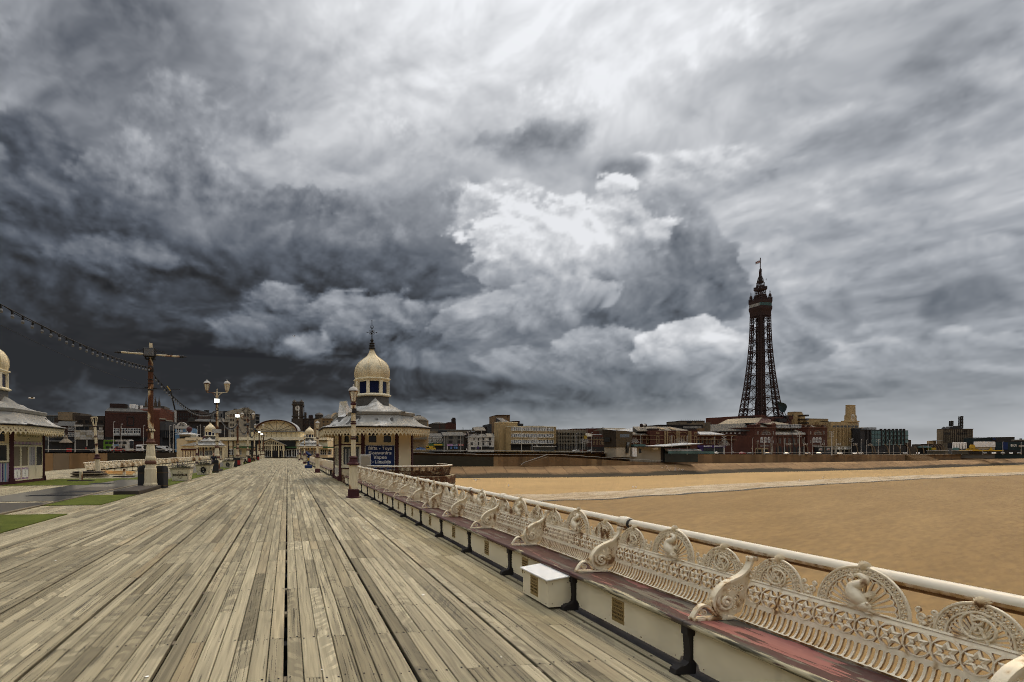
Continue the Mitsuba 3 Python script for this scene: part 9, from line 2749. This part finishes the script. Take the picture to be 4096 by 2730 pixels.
CARP = [(-2.1, .35), (-2.15, .62), (-2.05, .82), (-1.45, .92), (-.85, 1.38), (.55, 1.43), (1.25, 1.05), (1.95, .95), (2.12, .75), (2.12, .35)]

def car(label, u, c, rot, col, group=None, van=False, v=None):
 p = at(u, c); z = ground_z(u) + .03 if v is None else hz(v, c)
 t = thing('parked_car' if not van else 'van', label, 'car' if not van else 'van', group)
 M = move(p[0], p[1], z, rot)
 prof = CARP if not van else [(-2.4, .38), (-2.4, 1.95), (-2.2, 2.1), (1.0, 2.1), (1.65, 1.35), (2.4, 1.1), (2.45, .38)]
 w = .86 if not van else .95
 m = MB(col, .1); body = Polygon(prof)
 for s in (-1.4, 1.35):
  body = body.difference(Point(s, .33).buffer(.38, 8))
 m.prism(body, -w, w, M=M @ XZ, smooth=30); part(t, 'body', m, 'm_gloss')
 m = MB('gdk', .1)
 wins = [[(-.78, .95), (-.52, 1.30), (.02, 1.34), (.02, .96)], [(.08, .96), (.08, 1.34), (.52, 1.33), (1.05, 1.02), (1.05, .97)]] if not van else [[(.35, 1.25), (.35, 1.9), (.95, 1.9), (1.4, 1.35), (1.4, 1.25)]]
 for g in wins:
  m.prism(Polygon(g), -w - .01, w + .01, M=M @ XZ)
 part(t, 'window', m, 'm_gloss')
 m = MB('gdk', .1)
 e = [(.62, 1.40), (1.22, 1.06)] if not van else [(1.05, 2.02), (1.62, 1.38)]
 m.raw(np.array([(e[0][0] + .03, -w * .85, e[0][1]), (e[1][0] + .03, -w * .9, e[1][1]), (e[1][0] + .03, w * .9, e[1][1]), (e[0][0] + .03, w * .85, e[0][1])]), np.array([[0, 1, 2, 3]]), M=M)
 part(t, 'windscreen', m, 'm_gloss'); m = MB('gdk', .1)
 r_ = [(-.92, 1.35), (-1.40, .96)] if not van else [(-2.42, 1.85), (-2.42, 1.2)]
 m.raw(np.array([(r_[0][0] - .03, -w * .82, r_[0][1]), (r_[1][0] - .03, -w * .86, r_[1][1]), (r_[1][0] - .03, w * .86, r_[1][1]), (r_[0][0] - .03, w * .82, r_[0][1])]), np.array([[3, 2, 1, 0]]), M=M)
 part(t, 'rear_window', m, 'm_gloss')
 for s in (-1.4, 1.35):
  for q in (-1, 1):
   wheel(t, M, s, q * (w - .08))
 for q in (-1, 1):
  m = MB('wpr', .0); m.box(2.02 if not van else 2.36, 2.14 if not van else 2.47, q * w * .75 - .16, q * w * .75 + .16, .66, .80, M=M); part(t, 'headlight', m, 'm_gloss')
  m = MB('red', .0); m.box(-2.13 if not van else -2.43, -2.02 if not van else -2.36, q * w * .8 - .1, q * w * .8 + .1, .66, .82, M=M); part(t, 'tail_light', m, 'm_gloss')
 return t

AL = math.atan2(-RT[1] * 0 + .47, .88)                                       # along the shore
car('silver car passing on the road left of the leaning lamp', 97.0, 178, .35, 'lead')
car('small red low car in front of the green and white bus', 118.2, 176, .4, 'red')
car('white van with red back doors on the road right of the bus', 140.0, 176, 1.7, 'white', van=True)
car('dark car half hidden by the nearest lamp standard', 150.5, 178, .5, 'dgr')
car('grey car just right of the nearest lamp standard', 158.0, 178, .5, 'grey')
car('white van parked near the blue inn', 164.0, 182, .5, 'white', van=True)
car('yellow and green delivery van outside the club', 431.0, 235, AL + .15, 'yellow', van=True, v=450.6)
car('blue car far right of the kiosk behind a litter bin', 420.5, 232, AL, 'blue', v=450.4)
CARS = [(576, 256, 'dwh'), (583, 258, 'trc'), (591, 256, 'grey'), (715.5, 292, 'wpr'), (742.5, 296, 'red'), (750.5, 298, 'chr'), (768, 296, 'lead'), (786.5, 300, 'wpr'), (808, 306, 'lead'), (819, 306, 'dwh'), (840, 318, 'wpr'), (855, 322, 'wpr'), (861, 322, 'lead'), (905, 360, 'dwh'), (918, 362, 'wpr'), (954, 362, 'lead'), (966, 366, 'wpr'), (985, 372, 'grey'), (994, 372, 'wpr'), (1003, 376, 'lead'), (1011, 378, 'wpr'), (1019, 380, 'grey')]
NEARBY = {715.5: 'beside the purple amusements', 742.5: 'before the shop arches left of the brick pavilion', 750.5: 'right of the red car before the brick pavilion', 576: 'left of the bronze building', 583: 'just left of the bronze building', 591: 'closest to the bronze building'}
for u, c, col in CARS:
 cn = {'wpr': 'white', 'dwh': 'off-white', 'lead': 'silver', 'chr': 'black', 'trc': 'dull red'}.get(col, col)
 lab = f'{cn} car {NEARBY[u]}' if u in NEARBY else nth(f'{cn} car among those on the promenade road at right', 'cars' + cn)
 car(lab, u, c, AL + rng.uniform(-.1, .1) + (PI if rng.random() < .5 else 0), col, None if u in NEARBY else f'{cn} cars on the promenade road at right')
# double-decker bus
t = thing('bus', 'white and lime green double-decker bus behind the leaning lamp', 'bus')
pa, pb = at(105.8, 186), at(131.6, 184); d = pb - pa; L = np.linalg.norm(d); M = move(*pa, ground_z(110) + .05, math.atan2(d[1], d[0]))
m = MB('dwh', .15); m.prism(sbox(0, .35, L, 4.25).buffer(-.3).buffer(.3, 4), -1.25, 1.25, M=M @ XZ, smooth=30); k = part(t, 'body', m, 'm_gloss')
m = MB('lime', .1); m.prism(Polygon([(.02, .6), (.02, 4.0), (.3, 4.2), (L * .48, 4.2), (L * .36, 2.5), (L * .18, .6)]), -1.265, 1.265, M=M @ XZ); part(k, 'green_panel', m, 'm_gloss')
for j, (a, b_, z0, z1) in enumerate([(.06, .20, 2.75, 3.7), (.22, .38, 2.75, 3.7), (.40, .56, 2.75, 3.7), (.58, .74, 2.75, 3.7), (.76, .90, 2.75, 3.7), (.10, .24, 1.15, 2.0), (.28, .42, 1.15, 2.0), (.46, .58, .5, 2.0), (.62, .84, 1.15, 2.0)]):
 m = MB('gdk', .1); m.prism(sbox(a * L, z0, b_ * L, z1), -1.28, 1.28, M=M @ XZ); part(t, 'window', m, 'm_gloss')
m = MB('skyblue', .3); m.prism(sbox(.40 * L, 2.12, .6 * L, 2.66), -1.285, 1.285, M=M @ XZ); m.prism(sbox(.62 * L, 2.12, .82 * L, 2.62), -1.285, 1.285, M=M @ XZ, col='stone'); part(t, 'advert_panel', m)
m = MB('chr', .1); m.box(L - .3, L + .03, -1.15, 1.15, 1.2, 3.9, M=M); part(t, 'windscreen', m, 'm_gloss')
for a in (.2, .76):
 for q in (-1, 1):
  wheel(t, M, a * L, q * 1.15, .5, .3)
# shelters
t = thing('shelter', 'small promenade shelter with a pointed roof left of the bus', 'shelter')
p = at(65.8, 168); z = ground_z(66); s = 168 / FPX
m = MB('stone', .5); m.lathe([(6.4 * s, z + 2.9), (6.2 * s, z + 3.1), (3.6 * s, z + 3.9), (2.0 * s, z + 4.3), (1.8 * s, z + 4.8), (.5 * s, z + 5.4), (0, z + 6.4)], 8, *p, smooth=1); part(t, 'roof', m)
for q in range(8):
 a = q * PI / 4 + .2; m = MB('iron', .3); m.bar((p[0] + 5.2 * s * math.cos(a), p[1] + 5.2 * s * math.sin(a), z - .2), (p[0] + 5.2 * s * math.cos(a), p[1] + 5.2 * s * math.sin(a), z + 3), .14); part(t, 'post', m)
m = MB('red', .2); m.box(p[0] + 1.0, p[0] + 2.2, p[1] - 2, p[1] - 1.2, z, z + 1.2); part(t, 'seat', m)
for u, c, w, lab in ((545, 236, 10, 'white-roofed tram shelter before the cream offices'), (147, 186, 8, 'pale flat-roofed tram stop behind the nearest lamp standard'), (938, 352, 9, 'white-roofed shelter left of the yellow arch'), (962, 352, 8, 'white-roofed shelter just left of the looped arcade')):
 p, q = at(u - w, c), at(u + w, c); d = q - p; L = np.linalg.norm(d); z = ground_z(u); M = move(*p, z, math.atan2(d[1], d[0])); t = thing('tram_shelter', lab, 'shelter')
 m = MB('white', .2); m.box(-.3, L + .3, -1.0, 1.6, 2.55, 2.72, M=M); part(t, 'roof', m)
 m = MB('ggr', .1); m.box(0, L, 1.2, 1.26, .2, 2.4, M=M); part(t, 'glass_back', m, 'm_gloss')
 for a in (0, .33, .66, 1):
  m = MB('lead', .2); m.box(a * L - .06, a * L + .06, 1.1, 1.2, -.2, 2.55, M=M); part(t, 'post', m)
# doors and signs in the upper promenade wall
for x, w, col, lab in ((1475, 42, 'dst', 'shadowed doorway in the brown wall below the cream offices'), (1680, 66, 'dst', 'wide dark doorway in the brown wall'), (1892, 38, 'wpr', 'white door in the brown promenade wall'), (1962, 20, 'red', 'red panel on the brown wall beside the white door'), (2010, 18, 'bdk', 'first little red door in the brown wall'), (2058, 18, 'bdk', 'second little red door in the brown wall'), (2106, 16, 'teal', 'small green door in the brown wall'), (2150, 20, 'bdk', 'third little red door in the brown wall'), (2218, 26, 'bdk', 'last little red door in the brown wall')):
 u = 425 + x * .06375; a, b_ = shore_at(u, 22.6), shore_at(u + w * .06375, 22.6); d = b_ - a; L = np.linalg.norm(d); M = move(*a, -.2, math.atan2(d[1], d[0]))
 t = thing('wall_door', lab, 'door'); m = MB(col, .2); m.box(0, L, -.12, .3, .1, 2.0, M=M); part(t, 'leaf', m)
 m = MB('cnl', .2); m.box(-.12, 0, -.2, .3, 0, 2.1, M=M); m.box(L, L + .12, -.2, .3, 0, 2.1, M=M); m.box(-.12, L + .12, -.22, .3, 2.0, 2.14, M=M); part(t, 'frame', m)
# gulls on the apron and in the air
def gull(label, p, s=1.0, fly=0.0, group=None, rot=0.0):
 t = thing('gull', label, 'gull', group)
 M = move(*p, rot) if False else move(p[0], p[1], p[2], rot, s)
 m = MB('wpr', .05)
 if fly:
  m.tube([(-.28, 0, 0), (-.1, 0, .02), (.12, 0, .02), (.26, 0, .03)], [.02, .07, .07, .03], 8); m.sphere((.27, 0, .04), .05, 1)
  for q in (-1, 1):
   a = np.array([(.10, 0, .03), (.14, q * .30, .03 + .18 * fly), (.02, q * .72, .02 + .10 * fly), (-.10, q * .30, .02 + .16 * fly), (-.08, 0, .03)])
   m.raw(np.vstack([a, a - [0, 0, .015]]), np.array([[0, 1, 3], [0, 3, 4], [1, 2, 3], [5, 8, 6], [5, 9, 8], [6, 8, 7]]), col='lead')
 else:
  m.tube([(-.26, 0, .24), (-.12, 0, .22), (.08, 0, .24), (.16, 0, .32), (.17, 0, .40)], [.015, .085, .095, .05, .04], 8); m.sphere((.18, 0, .42), .055, 1); m.bar((.2, 0, .41), (.29, 0, .39), .022, col='yellow')
  m.box(-.30, .04, -.075, .075, .27, .30, col='lead')
  for q in (-1, 1):
   m.bar((0, q * .035, 0), (.0, q * .035, .17), .015, col='orange')
 part(t, 'body', m, M=M)

r = random.Random(9)
for k in range(26):
 u = 700 - 15 + r.uniform(-11, 9); off = r.uniform(4.2, 8.6); p = shore_at(u, off); z = np.interp(off, [3.2, 6.0, 8.2, 9.2], [-7.5, -6.1, -4.9, -4.32])
 gull('white gull standing in the flock on the revetment', (*p, float(z)), 1.25, 0, 'gulls on the revetment', r.uniform(0, 6))
for (u, v, c, s, fl, lab) in ((25 + 37.5 * .17, 398.3, 60, 1.2, .5, 'lone white gull gliding over the far left buildings'), (476, 480.4, 95, 1.5, 1.0, 'gull flying low over the sand right of the kiosk'), (294, 336.2, 60, .5, .8, 'tiny gull in the dark sky left of the kiosk dome')):
 p = at(u, c); gull(lab, (*p, hz(v, c)), s, fl, None, .8)
for u, v, lab in ((508.5, 487, 'dark gull standing on the sand mid beach'), (633, 488.7, 'gull standing on the pale sand, left of a pair'), (636, 488.9, 'gull standing on the pale sand, right of a pair'), (823, 478.6, 'gull standing on the sand at right below the glass offices'), (799.5, 481.5, 'gull on the sand at right, nearer the water')):
 c = FPX * (EYE - SAND) / (v - 452); p = at(u, c); gull(lab, (*p, SAND + .05), 1.5, 0, None, 1.0)

# ---- people
def figure(label, x, y, z, rot, coat, legs, h=1.72, lean=0.0, hair='dbr', group=None, arms=0.35, coarse=True, skin='skin'):
 """One continuous standing body: legs, trunk, arms and head hulled from joint to joint and smoothed."""
 import manifold3d as m3
 def ball(c, r_):
  return m3.Manifold.sphere(r_, 12 if coarse else 20).translate(list(map(float, c)))
 def bone(a, ra, b_, rb):
  return m3.Manifold.batch_hull([ball(a, ra), ball(b_, rb)])
 J = dict(hipL=(.0, .10, .92), hipR=(.0, -.10, .92), knL=(.03, .11, .50), knR=(.05, -.11, .50), anL=(-.02, .11, .08), anR=(.0, -.11, .08), toL=(.16, .13, .045), toR=(.18, -.13, .045),
             pel=(0, 0, .98), wa=(.0, 0, 1.12), ch=(.0, 0, 1.32), shL=(-.01, .19, 1.44), shR=(-.01, -.19, 1.44), nk=(.0, 0, 1.52), hd=(.025, 0, 1.63),
             elL=(.02 + arms * .2, .25, 1.16), elR=(.02 + arms * .2, -.25, 1.16), wrL=(.08 + arms * .9, .21 - .2 * arms, .93 + .25 * arms), wrR=(.08 + arms * .9, -.21 + .2 * arms, .93 + .25 * arms))
 for k_ in J:
  q = np.array(J[k_], float)
  if q[2] > .95 and lean:
   dz = q[2] - .95; q = np.array([q[0] + dz * math.sin(lean), q[1], .95 + (q[2] - .95) * math.cos(lean) - q[0] * 0])
  J[k_] = q * (h / 1.75)
 def build(bones):
  b_ = m3.Manifold.batch_boolean([bone(J[a], ra, J[c_], rc) for a, ra, c_, rc in bones], m3.OpType.Add).refine_to_length(.06 if coarse else .03)
  me = b_.to_mesh(); tm_ = trimesh.Trimesh(me.vert_properties[:, :3], me.tri_verts); trimesh.smoothing.filter_taubin(tm_, iterations=8); return tm_
 t = thing('person', label, 'person', group)
 M = move(x, y, z, rot)
 full = [('hipL', .09, 'knL', .062), ('knL', .062, 'anL', .045), ('anL', .045, 'toL', .035), ('hipR', .09, 'knR', .062), ('knR', .062, 'anR', .045), ('anR', .045, 'toR', .035), ('hipL', .10, 'hipR', .10), ('pel', .13, 'wa', .125), ('wa', .125, 'ch', .15), ('ch', .14, 'shL', .07), ('ch', .14, 'shR', .07), ('shL', .07, 'shR', .07), ('ch', .10, 'nk', .055), ('nk', .055, 'hd', .075),
   ('shL', .062, 'elL', .047), ('elL', .045, 'wrL', .032), ('shR', .062, 'elR', .047), ('elR', .045, 'wrR', .032)]
 b_ = build(full)
 m = MB(legs, .1); v, f = np.array(b_.vertices), np.array(b_.faces)
 zc = v[f].mean(1)
 col = np.array([PID[legs]] * len(f)); s_ = h / 1.75
 up = zc[:, 2] > .95 * s_; col[up] = PID[coat]
 nkz = J['nk'][2] - .01; hand = (np.linalg.norm(zc - J['wrL'], axis=1) < .06) | (np.linalg.norm(zc - J['wrR'], axis=1) < .06)
 hd_ = np.linalg.norm(zc - J['hd'], axis=1) < .135
 col[hand | hd_] = PID[skin]; col[zc[:, 2] < .07] = PID['black']
 for c_ in np.unique(col):
  ff = f[col == c_]; m.raw(v, ff, uv=np.tile([[c_ + .5, .1]], (len(v), 1)), smooth=70, M=M)
 part(t, 'body', m)
 hd = J['hd']; m = MB(skin, .05); m.sphere(hd + [.01, 0, .02], .098, 2, (.98, .82, 1.18), M=M); m.sphere(hd + [.105, 0, .01], .02, 1, (1, .8, 1.2), M=M)
 for q in (-1, 1):
  m.sphere(hd + [.0, q * .085, .01], .024, 1, (.7, .5, 1.2), M=M); m.sphere(hd + [.088, q * .034, .035], .012, 0, col='black', M=M)
  for fi in range(4):
   w_ = J['wrL' if q > 0 else 'wrR']; dd = np.array([.05, -.012 * q * (fi - 1.5), -.02 - .008 * fi]); m.tube([w_ + [.02, -.012 * q * (fi - 1.5), 0], w_ + dd, w_ + dd + [.02, 0, -.03]], [.010, .009, .007], 5, M=M)
  w_ = J['wrL' if q > 0 else 'wrR']; m.tube([w_, w_ + [.03, -q * .035, .0], w_ + [.05, -q * .04, -.015]], [.011, .010, .008], 5, M=M)
 m.box(hd[0] + .085, hd[0] + .096, -.024, .024, hd[2] - .048, hd[2] - .040, col='trc', M=M)
 part(t, 'head', m)
 if hair:
  m = MB(hair, .1); m.sphere(hd + [-.018, 0, .052], .098, 2, (.98, .88, 1.0), M=M); part(t, 'hair', m)
 return t

figure('bald man in dark jacket with red sleeves leaning over the black bin', -6.85, 50.35, 0, -PI / 2 + .1, 'navy', 'black', 1.80, .35, None, None, .55, coarse=False)
for (u, c, coat, lab, rr) in ((86, 172, 'red', 'person in a red top by the railing left of the leaning lamp', 1.2), (593.5, 246, 'black', 'first of two dark figures on the terrace of the bronze building', 2), (596, 246, 'chr', 'second of two dark figures on the terrace of the bronze building', 2.5),
                               (688, 300, 'red', 'person in red on the promenade left of the brick pavilion', 1), (733, 296, 'wpr', 'person in white before the purple amusements', 1.5), (466.5, 240, 'wpr', 'person in white walking past the gift shop', .5), (884, 330, 'wpr', 'person in a white coat before the glass offices', 1)):
 p = at(u, c); figure(lab, p[0], p[1], ground_z(u), rr, coat, 'navy', 1.72)
